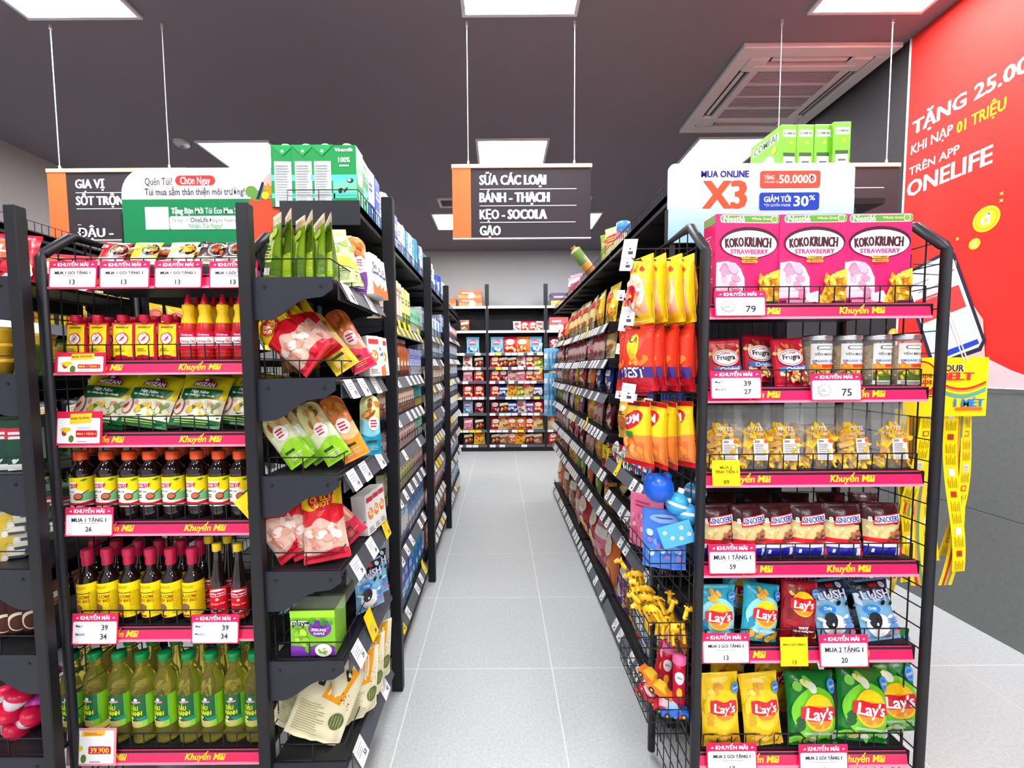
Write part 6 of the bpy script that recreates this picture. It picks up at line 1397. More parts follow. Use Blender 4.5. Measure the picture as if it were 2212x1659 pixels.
# blue magazines style packs hung at the far end of the milk rack
# top shelf: four green litre cartons across the end, then a long row
def green_litre(panel):
    w, d, h = 0.078, 0.075, 0.2; G = (14, 150, 72)
    a = Art(w, h); a.rect(-0.5, 0.0, 0.5, 0.1, (10, 130, 64)); a.rect(-0.5, 0.14, 0.5, 0.22, (90, 214, 200)); a.rect(-0.5, 0.42, 0.5, 0.52, (90, 214, 200))
    if panel: a.rect(-0.36, 0.0, 0.36, 0.74, (206, 210, 210)); a.bars(-0.3, 0.1, 0.3, 0.7, 14, (170, 176, 178), seed=2, fill=0.4)
    else:
        a.rect(-0.5, 0.22, 0.5, 0.42, (120, 226, 180)); a.blobs(-0.3, 0.24, 0.3, 0.34, 4, [(240, 246, 244), (30, 40, 40)], 0.12, seed=4); a.ell(0.24, 0.42, 0.14, 0.1, (40, 50, 50)); a.ell(0.2, 0.43, 0.07, 0.06, WHITE)
        a.text('100%', 0.0, 0.76, 0.5, WHITE, bold=0.05, hgt=0.08); a.bars(-0.22, 0.65, 0.22, 0.7, 1, WHITE)
        a.text('Vinamilk', 0, 0.92, 0.8, WHITE, bold=0.04, hgt=0.06)
    if panel: a.poly([(-0.5, 1), (0.0, 0.82), (0.5, 1)], (20, 170, 84)); a.ell(0.0, 0.9, 0.06, 0.06, WHITE)
    c = MB(); c.lathe([(0.017, h), (0.017, h + 0.014), (0.015, h + 0.016), (0.0001, h + 0.016)], (244, 246, 246), n=16)
    return [('milk_carton', carton(w, d, h, G, a, Art(d, h).rect(-0.5, 0.0, 0.5, 0.3, (120, 226, 180)).rect(-0.3, 0.4, 0.3, 0.6, (240, 246, 244))), 'carton'), ('cap', c, 'plastic')]
kind('litre_panel', 'milk_carton', 'carton', green_litre(True)); kind('litre_front', 'milk_carton', 'carton', green_litre(False))
zt = LEV2[7]
for i, px in enumerate((622, 666, 707, 753)):
    yy = 1.53; put('litre_front' if i == 3 else 'litre_panel', (xat(px, zt + 0.1, yy), yy, zt), 'green litre milk carton, %s on the end of the top shelf' % ORD[i], 'green litre milk cartons', yaw=(0.06, 0.02, 0.0, 0.0)[i])
y = 1.62; seq = ['litre_front', 'mc_white', 'mc_blue', 'mc_white', 'mc_white', 'mc_blue', 'mc_blue', 'mc_white', 'mc_white', 'mc_teal', 'mc_white', 'mc_teal', 'mc_teal', 'mc_blue', 'mc_white', 'mc_teal']
nm = {'litre_front': 'green', 'mc_white': 'white', 'mc_blue': 'blue', 'mc_teal': 'turquoise'}
i = 0
while y < 4.4:
    k = seq[i % len(seq)]; xx = XFm - 0.06
    put(k, (xx, y, zt if y < LP[1] - 0.03 else LEV3[8] if y < LP[2] - 0.03 else LEV4[8]), '%s litre carton on top of the milk rack, %s' % (nm[k], 'near end' if y < 2.4 else 'middle' if y < 3.3 else 'far end'), 'litre cartons on top of the milk rack', yaw=PI / 2 + RND.uniform(-0.08, 0.08), s=RND.uniform(0.84, 1.04))
    y += 0.082 if y < 3.2 else 0.2; i += 1
# second bay goods poking out of the side unit gap
fill([('bx_cream', 'cream carton on the low shelf', 1)], XFm, 1, 0.30, 1.60, 1.70, 'beside the first tall post') if 0 else None

# --- snacks on the other side
GS = [('sb_yellow', .15, .19, .05, (246, 206, 40), (240, 150, 40), (200, 60, 30), 1), ('sb_cream', .15, .2, .05, (232, 206, 140), (226, 160, 60), (150, 90, 40), 2), ('sb_red', .14, .16, .045, (206, 30, 50), (246, 206, 60), (246, 230, 220), 3), ('sb_pink', .13, .15, .04, (236, 130, 160), (246, 226, 230), (206, 50, 90), 4),
      ('sb_blue', .14, .15, .045, (30, 60, 160), (240, 240, 250), (90, 150, 230), 5), ('sb_green', .14, .18, .045, (150, 180, 60), (240, 226, 120), (80, 120, 40), 6), ('sb_brown', .14, .16, .045, (140, 80, 50), (236, 206, 160), (200, 130, 70), 7), ('sb_orange', .14, .16, .045, (236, 120, 40), (250, 220, 150), (200, 60, 30), 8),
      ('sb_purple', .13, .15, .04, (110, 60, 140), (240, 226, 246), (200, 120, 190), 9), ('sb_white', .13, .16, .04, (232, 230, 226), (206, 60, 60), (90, 130, 80), 10), ('sb_rose', .12, .16, .035, (226, 190, 180), (206, 90, 90), (246, 236, 226), 11), ('sb_wine', .13, .16, .04, (120, 20, 50), (206, 60, 90), (246, 220, 200), 12), ('sb_black', .14, .16, .04, (40, 36, 40), (246, 200, 60), (220, 60, 50), 13), ('sb_sky', .13, .16, .04, (120, 190, 226), (246, 246, 250), (60, 110, 190), 14)]
for k, w, h, t, b, c2, c3, sd in GS: gbag(k, w, h, t, b, c2, c3, sd, logo=(246, 240, 230) if b[1] < 160 else (206, 40, 50))
CN = {'sb_yellow': 'yellow', 'sb_cream': 'cream', 'sb_red': 'red', 'sb_pink': 'pink', 'sb_blue': 'dark blue', 'sb_green': 'green', 'sb_brown': 'brown', 'sb_orange': 'orange', 'sb_purple': 'purple', 'sb_white': 'white', 'sb_rose': 'pale rose', 'sb_wine': 'wine red', 'sb_black': 'black', 'sb_sky': 'sky blue'}
PLAN = [  # shelf by shelf: first (near), second and third bay
    (('sb_orange', 'sb_pink', 'sb_red'), ('sb_red', 'sb_rose', 'sb_brown'), ('sb_brown', 'sb_orange')),
    (('sb_yellow', 'sb_green', 'sb_orange'), ('sb_green', 'sb_yellow'), ('sb_brown', 'sb_cream')),
    (('sb_orange', 'sb_yellow', 'sb_rose'), ('sb_wine', 'sb_pink', 'sb_red'), ('sb_white', 'sb_rose')),
    (('sb_wine', 'sb_rose', 'sb_yellow'), ('sb_purple', 'sb_yellow', 'sb_white'), ('sb_white', 'sb_green')),
    (('sb_blue', 'sb_blue', 'sb_orange'), ('sb_red', 'sb_yellow', 'sb_pink'), ('sb_brown', 'sb_white')),
    (('sb_cream', 'sb_rose', 'sb_pink'), ('sb_rose', 'sb_rose'), ('sb_wine', 'sb_rose')),
    (('sb_yellow', 'sb_yellow', 'sb_cream'), ('sb_cream', 'sb_cream'), ('sb_orange', 'sb_red', 'sb_white'))]
for b in range(1, 4):
    for lv in range(7):
        ks = PLAN[lv][b - 1]
        fill([(k, '%s snack bag on the %s shelf' % (CN[k], NUMW[lv]), 1) for k in ks], RRX, -1, RLV[lv] + 0.004, RB[b] + 0.02, RB[b + 1] - 0.02, 'snack rack bay %s' % ('one', 'two', 'three', 'four')[b], gap=-0.012, lean=0.08, jit=0.1, rows=2 if b == 1 and 0 < lv < 4 else 1, s=2.0 if lv == 0 else 1.08 if lv < 6 else 1.12)
# first bay: low shelves
W0 = 'snack rack bay one'
fill([('sb_orange', 'orange snack bag on the lowest shelf', 1), ('sb_sky', 'sky blue snack bag on the lowest shelf', 1), ('sb_white', 'white snack bag on the lowest shelf', 1), ('sb_yellow', 'yellow snack bag on the lowest shelf', 1), ('sb_purple', 'purple snack bag on the lowest shelf', 1)], RRX, -1, 0.104, 1.56, 2.26, W0, gap=-0.02, lean=0.15, jit=0.15, s=1.75)
fill([('sb_wine', 'wine red sweet bag on the second shelf', 1), ('sb_red', 'red sweet bag on the second shelf', 1), ('sb_wine', 'wine red sweet bag deeper on the second shelf', 1)], RRX, -1, 0.554, 1.56, 2.26, W0, gap=-0.03, lean=0.6, jit=0.2)
fill([('sb_purple', 'purple sweet bag on the third shelf', 1), ('sb_cream', 'cream sweet bag on the third shelf', 1)], RRX, -1, 0.704, 1.56, 2.26, W0, gap=-0.03, lean=0.6, jit=0.2)
gbox('candy_box', 0.09, 0.06, 0.13, (250, 206, 20), (206, 30, 50), (90, 40, 30), 2, name='candy_box', cat='box'); gbox('flat_candy', 0.1, 0.06, 0.03, (70, 120, 200), (240, 240, 246), (206, 40, 50), 3, name='flat_candy_box', cat='box'); gbox('flat_red', 0.1, 0.06, 0.03, (206, 40, 50), (240, 240, 246), (30, 120, 60), 1, name='flat_candy_box', cat='box')
fill([('flat_candy', 'flat blue sweet box on the fourth shelf', 1), ('flat_red', 'flat red sweet box on the fourth shelf', 1)], RRX, -1, 0.874, 1.6, 2.26, W0, gap=-0.02, jit=0.3)
fill([('flat_candy', 'flat blue sweet box atop others, fourth shelf', 1), ('flat_red', 'flat red sweet box atop others, fourth shelf', 1)], RRX, -1, 0.905, 1.7, 2.26, W0, gap=0.0, jit=0.3)
for i, y_ in enumerate((2.34, 2.44)): put('candy_box', (RRX + 0.06, y_, RLV[2] + 0.006), 'yellow sweet box with a red oval, %s one on the third shelf' % ('nearer', 'farther')[i], 'yellow sweet boxes', yaw=-0.5)

# top shelf of the snack rack
kind('roll', 'noodle_roll', 'snack roll', [('noodle_roll', (lambda m: (m.lathe([(0.0001, 0), (0.03, 0.002), (0.036, 0.01), (0.036, 0.07, (226, 150, 70)), (0.036, 0.1, (110, 140, 70)), (0.036, 0.2, (226, 214, 170)), (0.03, 0.206), (0.012, 0.22), (0.02, 0.23)], (226, 160, 80), n=16), m)[1])(MB()), 'film')])
put('roll', (RRX + 0.06, 2.95, 1.93 + 0.02), 'cream and orange roll tipped over the top shelf edge', yaw=0.2, roll=-0.7)
put('sb_green', (RRX + 0.07, 2.55, 1.925), 'green snack bag upright on the top snack shelf', yaw=-0.9)
put('sb_cream', (RRX + 0.09, 2.5, 1.925), 'cream snack bag upright on the top snack shelf', yaw=-0.9)
for i in range(2): put('sb_pink', (RRX + 0.06, 3.6 + 0.12 * i, 1.925), 'pink snack pack at the far end of the top snack shelf, %s one' % ('nearer', 'farther')[i], 'pink packs on the top snack shelf', yaw=-1.0, s=1.1)
w_ = MB(); w_.lathe([(0.0001, 0), (0.04, 0.0), (0.042, 0.01), (0.042, 0.1), (0.036, 0.12), (0.03, 0.13)], (206, 222, 236), n=16); c_ = MB(); c_.lathe([(0.034, 0.12), (0.036, 0.122), (0.036, 0.16), (0.03, 0.165), (0.0001, 0.165)], (70, 140, 220), n=16)
kind('jar_blue', 'plastic_jar', 'jar', [('plastic_jar', w_, 'clear'), ('lid', c_, 'plastic')])
put('jar_blue', (RRX + 0.08, 2.32, 1.925), 'clear jar with blue lid on the top snack shelf'); 
for i, y_ in enumerate((1.62, 1.76, 1.9, 2.04, 2.16)): put('sb_blue', (RRX + 0.055, y_, 1.924), 'dark blue snack pack lying on the top snack shelf, %s from the near end' % ORD[i], 'dark blue packs on the top snack shelf', yaw=-PI / 2, lean=1.1, s=0.8)
# green boxes behind the online board
a = Art(0.058, 0.25); a.rect(-0.4, 0.84, 0.4, 0.93, WHITE); a.text('COMFAI', 0, 0.885, 0.7, (60, 120, 30), bold=0.05); a.ell(0.1, 0.76, 0.1, 0.1, (246, 196, 40), n=10); a.rect(-0.36, 0.1, 0.36, 0.62, (240, 242, 238)); a.rect(-0.36, 0.58, 0.36, 0.63, (50, 90, 30)); a.bars(-0.2, 0.4, 0.24, 0.54, 3, (90, 96, 100), seed=2); a.bars(-0.3, 0.14, 0.3, 0.36, 5, (170, 176, 170), seed=4)
sd = Art(0.16, 0.25); sd.rect(-0.4, 0.82, 0.42, 0.93, WHITE); sd.text('COMFAI', 0, 0.875, 0.74, (60, 120, 30), bold=0.05); sd.ell(0.1, 0.5, 0.24, 0.3, (226, 232, 226)); sd.ell(0.3, 0.72, 0.08, 0.08, (246, 196, 40))
kind('fibre', 'cereal_drink_box', 'carton', [('cereal_drink_box', carton(0.058, 0.16, 0.25, (124, 200, 40), a, sd), 'carton')])
tz = 1.9
for i, (px, yy) in enumerate(((1699, 1.60), (1735, 1.60), (1771, 1.60), (1812, 1.585))): put('fibre', (xat(px - 30, tz + 0.2, yy), yy, tz), 'tall lime green box, %s of four behind the online board' % ORD[i], 'lime green boxes on the top snack shelf', yaw=(0.08, 0.02, 0.02, -0.03)[i])
pl = MB(); pl.box(0.86, 1.5, 1.88, 1.3, 1.75, 1.899, BK); o = obj('top_board', pl, 'powder_coat'); tag(o, 'black top board carrying the lime green boxes', 'shelf board')

# --- bags on the back wall rack
BPLAN = [('sb_yellow', 'sb_black', 'sb_brown', 'sb_orange'), ('sb_pink', 'sb_red', 'sb_cream', 'sb_orange'), ('sb_white', 'sb_wine', 'sb_black', 'sb_rose'), ('sb_red', 'sb_red', 'sb_blue', 'sb_yellow'), ('sb_pink', 'sb_red', 'sb_orange', 'sb_rose'), ('sb_white', 'sb_red', 'sb_green', 'sb_yellow'), ('sb_pink', 'sb_sky', 'sb_red', 'sb_orange', 'sb_yellow')]
for j in range(3):
    for i in range(7):
        x0, x1 = BPX[j] + 0.05, BPX[j + 1] - 0.05
        if j == 0: x0 = -0.6
        if j == 2: x1 = 1.2
        big = i == 6; st = 0.19 if big else 0.132
        n = int((x1 - x0) / st); g2 = random.Random(j * 31 + i)
        for q in range(n):
            k = BPLAN[i][(q + j) % len(BPLAN[i])] if g2.random() < 0.7 else g2.choice(list(CN))
            put(k, (x0 + (x1 - x0) * (q + 0.5) / n, BY + 0.07, BLV[i] + 0.001), '%s snack bag, %s along the %s shelf, back rack bay %s' % (CN[k], ORD[min(q, 11)], NUMW[i], ('one', 'two', 'three')[j]), 'snack bags on the back wall rack', lean=0.1, yaw=RND.uniform(-0.12, 0.12), s=1.6 if big else 1.22)
for i, (x_, k) in enumerate(((0.28, 'sb_white'), (0.4, 'sb_red'), (0.53, 'sb_red'), (0.64, 'sb_white'))): put(k, (x_, BY + 0.1, BLV[7] + 0.001), '%s pack lying on the eighth shelf of the back rack, %s of four' % (CN[k], ORD[i]), 'packs on the eighth back shelf', lean=0.3)
put('sb_brown', (-0.55, BY + 0.1, BLV[7] + 0.001), 'brown pack on the eighth shelf of the back rack by the milk rack', s=1.1)
gbox('shipper', 0.36, 0.3, 0.12, (222, 110, 60), (240, 150, 90), (246, 240, 236), 6, name='orange_box', cat='box'); gbox('shipper2', 0.3, 0.25, 0.2, (206, 90, 90), (236, 200, 190), (246, 240, 236), 2, name='red_box', cat='box'); gbox('shipper3', 0.34, 0.25, 0.2, (90, 60, 120), (236, 190, 90), (246, 220, 120), 3, name='printed_box', cat='box')
for i, (x_, zz) in enumerate(((-0.66, 0), (-0.45, 0), (-0.46, 0.122))): put('shipper', (x_ - 0.2 * (i == 0), BY + 0.17, BLV[8] + 0.001 + zz), 'orange shipping box on the back rack top shelf, %s' % ('outer lower one', 'inner lower one', 'upper one')[i], 'orange boxes on the back rack')
put('shipper2', (0.93, BY + 0.15, BLV[7] + 0.001), 'red box on the eighth shelf of the back rack near the snack rack'); put('shipper3', (0.98, BY + 0.17, BLV[8] + 0.001), 'printed purple box on the top shelf of the back rack')

# goods across the next aisle, seen through the wire grid
for i, (k, dsc) in enumerate((('sb_brown', 'brown'), ('sb_white', 'white'), ('sb_green', 'green'), ('sb_black', 'black'), ('sb_green', 'green'), ('sb_yellow', 'yellow'))):
    fill([(k, '%s pack on the %s shelf' % (dsc, NUMW[i]), 1)], -2.05, 1, NLV[i], 1.9, 3.6, 'rack across the next aisle', gap=0.01, jit=0.06)
# ------------------------------------------------------------------ hanging sweets, toy baskets and other small things
def hang_bag(key, w, h, base, art, seed, t=0.06, name='hanging_sweet_bag'):
    a = Art(w, h)
    for it in art.items: a.items.append(it)
    a.rect(-0.07, 0.95, 0.07, 0.972, (40, 36, 40), r=0.03)
    kind(key, name, 'sweet bag', [(name, pouch(w, h, t, base, a, seal=0.075, seed=seed, wr=0.005, nx=10, nz=14, pinch=0.1, taper=0.24), 'film')])
w, h = 0.12, 0.175
a = Art(w, h); a.ell(0, 0.46, 0.4, 0.42, (246, 214, 190)); a.blobs(-0.28, 0.3, 0.28, 0.5, 9, [(226, 40, 60), (246, 236, 226), (206, 30, 50), (250, 170, 60)], 0.14, seed=2); a.blobs(-0.36, 0.74, 0.36, 0.86, 6, [(226, 40, 40)], 0.07, seed=3); a.blobs(-0.3, 0.2, 0.3, 0.64, 26, [(226, 40, 60), (250, 240, 230), (206, 30, 50), (250, 170, 60), (246, 120, 120)], 0.085, seed=12)
hang_bag('hg_yellow', w, h, lambda u, v: (250, 206, 30) if v > 0.66 or v < 0.14 or abs(u) > 0.8 else (244, 176, 140), a, 1)
a = Art(w, h); a.ell(0.0, 0.66, 0.2, 0.3, (246, 196, 40)); a.text('Oh', -0.02, 0.78, 0.26, (60, 20, 20), bold=0.03); a.rect(-0.48, 0.2, 0.48, 0.36, (60, 40, 120)); a.text('BEST', 0, 0.28, 0.66, WHITE, bold=0.05); a.blobs(-0.4, 0.4, 0.4, 0.5, 6, [(246, 120, 40), (250, 170, 60)], 0.12, seed=2)
hang_bag('hg_red', w, h, lambda u, v: (236, 60, 36) if v > 0.18 else (206, 24, 44), a, 2)
a = Art(w, h); a.rect(-0.5, 0.0, 0.5, 0.07, (214, 24, 40)); a.rect(-0.5, 0.93, 0.5, 1.0, (190, 20, 36)); a.ell(-0.02, 0.72, 0.4, 0.2, (196, 20, 46), rot=0.3); a.text('CÔM', -0.02, 0.72, 0.6, WHITE, bold=0.06, rot=0.25); a.blobs(-0.3, 0.14, 0.3, 0.46, 10, [(246, 150, 60), (250, 180, 100), (236, 110, 50)], 0.17, seed=5); a.rect(-0.1, 0.46, 0.16, 0.55, (40, 140, 60), r=0.03)
hang_bag('hg_pine', w, h, lambda u, v: (250, 206, 30) if v > 0.5 else (244, 140, 60) if v > 0.1 else (214, 30, 40), a, 3)
a = Art(w, h); a.ell(0, 0.7, 0.36, 0.2, (240, 236, 246)); a.blobs(-0.3, 0.2, 0.3, 0.5, 8, [(206, 60, 90), (60, 120, 206), (246, 206, 60)], 0.13, seed=6)
hang_bag('hg_blue', w, h, (60, 70, 170), a, 4); hang_bag('hg_gold', w, h * 1.1, (240, 180, 40), Art(w, h * 1.1).ell(0, 0.4, 0.36, 0.3, (190, 100, 40)).ell(0.02, 0.76, 0.3, 0.12, (250, 236, 200)).bars(-0.3, 0.6, 0.3, 0.7, 2, (60, 40, 30)), 5)
a = Art(w, h); a.rect(-0.5, 0.7, 0.5, 0.92, (206, 20, 40)); a.text('HARIBO', 0, 0.81, 0.8, WHITE, bold=0.05); a.blobs(-0.36, 0.16, 0.36, 0.6, 16, [(226, 190, 90), (190, 60, 50), (120, 150, 60), (236, 220, 160)], 0.1, seed=4)
hang_bag('hg_bear', w, h, (226, 196, 130), a, 6)
def hook(x, y, z, ln, lab, dirx=-1, tagc=WHITE, num='9', tilt=0.0):
    t = empty('peg_hook', (x, y, z)); tag(t, lab, 'hook', 'peg hooks for hanging sweets')
    m = MB(); m.tube([(0, 0, 0), (dirx * ln, 0, 0), (dirx * (ln + 0.012), 0, 0.012)], 0.0022, (60, 60, 66), n=5); m.tube([(0, 0, 0.03), (dirx * (ln + 0.01), 0, 0.03), (dirx * (ln + 0.014), 0, 0.03)], 0.0018, (60, 60, 66), n=5); obj('wire', m, 'metal', t)
    a = Art(0.036, 0.05); a.bars(-0.4, 0.55, 0.3, 0.9, 4, (170, 170, 176), seed=3, fill=0.3); a.rect(-0.05, 0.18, 0.3, 0.34, (70, 72, 84))
    m = MB(); m.box(-0.018, -0.0006, -0.005, 0.018, 0.0006, 0.045, tagc); apply_art(m, a, lambda xx, zz, o: (xx, -0.0006 - o, zz - 0.005)); o = obj('price_tag', m, 'paper', t); o.location = (dirx * (ln + 0.016), 0, 0.012); o.rotation_euler = (-0.15, 0.12, -0.5 if dirx < 0 else 0.5)
def hung_row(key, hy, hz, xs, lab, grp, yaws, hooklab, num='9', hook_x=RX0, ln=None):
    h = dims(key)[2]
    hook(hook_x, hy, hz, (ln or (hook_x - min(xs) + 0.02)), hooklab, num=num)
    for i, x in enumerate(xs):
        put(key, (x, hy + RND.uniform(-0.004, 0.004), hz - h * 0.955), '%s, %s on its hook' % (lab, ORD[i] if len(xs) > 1 else 'alone'), grp, yaw=yaws[i % len(yaws)], roll=RND.uniform(-0.05, 0.05))
def zpx(px, py, Y): return at(px, py, Y).z
YH = 1.17
hung_row('hg_yellow', YH, zpx(1450, 562, YH), [0.378, 0.416, 0.454, 0.488], 'yellow bag of fruit sweets', 'hanging yellow sweet bags', (-1.32, -1.42, -1.25, -1.36), 'peg hook with the yellow sweet bags', '24')
hung_row('hg_yellow', 1.27, zpx(1430, 590, 1.27), [0.40, 0.44], 'yellow bag of fruit sweets in the rear pair', 'hanging yellow sweet bags', (-1.3, -1.4), 'peg hook behind the yellow sweet bags', '26')
hung_row('hg_red', YH, zpx(1440, 708, YH), [0.375, 0.415, 0.455, 0.488], 'red bag of sweets', 'hanging red sweet bags', (-0.95, -1.35, -1.45, -1.38), 'peg hook with the red sweet bags', '19')
hung_row('hg_red', 1.28, zpx(1420, 720, 1.28), [0.40, 0.44], 'red bag of sweets in the rear pair', 'hanging red sweet bags', (-0.6, -0.9), 'peg hook behind the red sweet bags', '22')
hung_row('hg_pine', YH, zpx(1450, 873, YH), [0.378, 0.416, 0.454, 0.488], 'yellow and orange pineapple sweet bag', 'hanging pineapple sweet bags', (-1.2, -1.25, -1.5, -1.1), 'peg hook with the pineapple sweet bags', '12')
# pegs of the first bay of the snack rack
pg = [('hg_gold', 1.62, 1.63, 'golden snack bag'), ('hg_gold', 2.06, 1.64, 'golden snack bag farther back'), ('hg_blue', 1.85, 1.62, 'blue sweet bag'), ('hg_blue', 1.66, 1.37, 'blue and white sweet bag in the middle tier'), ('hg_red', 1.86, 1.38, 'red sweet bag in the middle tier'), ('hg_blue', 2.06, 1.39, 'blue sweet bag farthest in the middle tier'), ('hg_bear', 1.66, 1.16, 'gummy bear bag in the lower tier'), ('hg_bear', 1.86, 1.17, 'gummy bear bag farther back in the lower tier'), ('hg_gold', 2.06, 1.18, 'golden sweet bag in the lower tier')]
for i, (k, yy, zz, lb) in enumerate(pg):
    hung_row(k, yy, zz, [RRX + 0.03, RRX + 0.1], lb, 'bags on the pegs of the snack rack', (-1.25, -1.3), 'peg hook holding the ' + lb, str((29, 35, 19, 14, 12, 24, 9, 9, 35)[i]), hook_x=RRX + 0.33)

# wire baskets with toys on the side grid
def basket(px, pyb, lab, x0=0.392, x1=0.505, y0=1.12, y1=1.38, hh=0.07):
    z = at(px, pyb, y0).z; t = empty('wire_basket', (x0, y0, z)); tag(t, lab, 'basket', 'wire toy baskets')
    m = MB(); W, D = x1 - x0, y1 - y0
    for zz in (0.0, hh * 0.5, hh): m.tube([(0, 0, zz), (W, 0, zz), (W, D, zz), (0, D, zz), (0, 0, zz)], 0.0018, BK, n=4)
    for k in range(5):
        x_ = W * k / 4; m.tube([(x_, 0, hh), (x_, 0, 0), (x_, D, 0), (x_, D, hh)], 0.0014, BK, n=4)
    for k in range(8):
        y_ = D * k / 7; m.tube([(0, y_, hh), (0, y_, 0), (W, y_, 0)], 0.0014, BK, n=4)
    obj('wire_frame', m, 'powder_coat', t)
    m = MB(); 
    for x_ in (0.02, W - 0.0): m.tube([(W, D * 0.3, hh), (W + 0.008, D * 0.3, hh + 0.01)], 0.002, BK, n=4)
    obj('hanger', m, 'powder_coat', t); return z
BZ1 = basket(1440, 1245, 'upper wire basket with blue toys on the grid'); BZ2 = basket(1440, 1400, 'middle wire basket with giraffe toys on the grid'); BZ3 = basket(1440, 1560, 'lower wire basket with toy cars on the grid')
# blue toys
def ball(c, r, ears=False, c2=(240, 244, 250)):
    m = MB(); m.sphere((0, 0, r), r, c, n=18, m=12)
    e = MB()
    if ears:
        for s_ in (-1, 1): e.sphere((s_ * r * 0.62, 0, r * 1.72), r * 0.34, c, n=10, m=6)
    else: e.tube([(0, 0, 2 * r), (0, 0, 2 * r + 0.012)], 0.009, c2, n=10)
    s2 = MB(); s2.lathe([(r * 1.003, r - 0.004), (r * 1.006, r), (r * 1.003, r + 0.004)], c2, n=18)
    return m, e, s2
m_, e_, s_ = ball((20, 90, 206), 0.04, True); kind('ball_dark', 'capsule_toy', 'toy', [('capsule_toy', m_, 'plastic'), ('ears', e_, 'plastic')])
m_, e_, s_ = ball((60, 170, 230), 0.03); kind('ball_sky', 'capsule_toy', 'toy', [('capsule_toy', m_, 'plastic'), ('loop', e_, 'plastic'), ('seam_band', s_, 'plastic')])
q = at(1422, 1085, 1.16); put('ball_dark', (q.x, q.y, q.z), 'dark blue round capsule toy with two ears', None, yaw=0.2)
for i, (px, py, yy) in enumerate(((1455, 1110, 1.15), (1497, 1085, 1.2), (1482, 1135, 1.14))): q = at(px, py, yy); put('ball_sky', (q.x, q.y, q.z), 'light blue round capsule toy, %s from the top' % ORD[(1, 0, 2)[i]], 'light blue capsule toys', yaw=0.5 * i, roll=0.3)
a = Art(0.085, 0.06); 
for x_, z_ in ((-0.32, 0.7), (-0.15, 0.4), (0.2, 0.75), (0.1, 0.3), (0.36, 0.4)): a.star(x_, z_, 0.08, WHITE, n=6, q=0.6); a.ell(x_, z_, 0.03, 0.03, (250, 190, 40), n=8)
m = MB(); m.box(-0.0425, -0.0006, 0, 0.0425, 0.0006, 0.06, (90, 180, 236)); apply_art(m, a, lambda x, z, o: (x, -0.0006 - o, z)); kind('daisy', 'toy_tag', 'tag', [('toy_tag', m, 'paper')])
q = at(1470, 1178, 1.12); put('daisy', q, 'light blue daisy card hanging below the capsule toys', roll=-0.35, yaw=-0.2)
a = Art(0.115, 0.16); a.ell(0.0, 0.84, 0.34, 0.1, (150, 190, 240)); a.bars(-0.2, 0.84, 0.2, 0.88, 1, (40, 50, 130)); a.blobs(-0.36, 0.2, 0.36, 0.66, 22, [(120, 170, 240), (60, 110, 210), (150, 120, 190), (190, 220, 250)], 0.1, seed=3)
kind('blue_pouch', 'blue_toy_pouch', 'toy pouch', [('blue_toy_pouch', pouch(0.115, 0.16, 0.04, (70, 130, 226), a, style='stand', seal=0.06, seed=9, wr=0.003), 'film')])
a = Art(0.115, 0.16); a.blobs(-0.36, 0.2, 0.36, 0.66, 16, [(240, 150, 180), (226, 90, 140), (250, 200, 216)], 0.1, seed=5); a.bars(-0.3, 0.76, 0.3, 0.9, 2, (200, 50, 110))
kind('pink_pouch', 'pink_toy_pouch', 'toy pouch', [('pink_toy_pouch', pouch(0.115, 0.16, 0.04, (240, 120, 160), a, style='stand', seal=0.06, seed=9, wr=0.003), 'film')])
put('blue_pouch', (0.447, 1.165, BZ1 + 0.004), 'translucent blue toy pouch in the upper wire basket', yaw=-0.35, lean=0.05)
put('pink_pouch', (0.44, 1.30, BZ1 + 0.004), 'pink toy pouch behind the blue one in the upper wire basket', yaw=-0.9, lean=0.05)
# giraffes
def giraffe(seed):
    g = random.Random(seed); Yc = (250, 196, 30); Bc = (110, 66, 20)
    m = MB(); m.sphere((0, 0, 0.034), 0.0125, Yc, n=12, m=8, sc=(1.7, 1, 1))
    m.tube([(0.015, 0, 0.038), (0.024, 0, 0.052), (0.03, 0, 0.07)], [0.0085, 0.0062, 0.005], Yc, n=8)
    m.sphere((0.036, 0, 0.073), 0.0075, Yc, n=10, m=6, sc=(1.5, 0.9, 0.85)); m.sphere((0.045, 0, 0.0705), 0.0052, (252, 214, 110), n=8, m=5)
    for sx in (-0.013, 0.013):
        for sy in (-0.007, 0.007): m.tube([(sx, sy, 0.032), (sx * 1.15, sy * 1.15, 0.014), (sx * 1.1, sy * 1.2, 0.0)], [0.0052, 0.0038, 0.0044], Yc, n=7)
    m.tube([(-0.02, 0, 0.038), (-0.027, 0, 0.026)], 0.0018, Yc, n=5)
    for k in range(16):
        t_ = g.uniform(0, 2 * PI); x_ = g.uniform(-0.017, 0.017); r_ = 0.0127 * math.sqrt(max(0, 1 - (x_ / 0.0213) ** 2))
        m.sphere((x_, math.sin(t_) * r_, 0.034 + math.cos(t_) * r_), 0.0036, Bc, n=6, m=4, sc=(1, 0.5, 0.9))
    h = MB()
    for sy in (-0.003, 0.003): h.tube([(0.033, sy, 0.078), (0.032, sy * 1.4, 0.086)], [0.0012, 0.0018], Bc, n=6)
    for sy in (-1, 1): h.sphere((0.031, sy * 0.008, 0.076), 0.004, Yc, n=8, m=5, sc=(0.5, 1.2, 0.7))
    return m, h
m_, h_ = giraffe(3); kind('giraffe', 'giraffe_toy', 'toy', [('giraffe_toy', m_, 'plastic'), ('horns_and_ears', h_, 'plastic')])
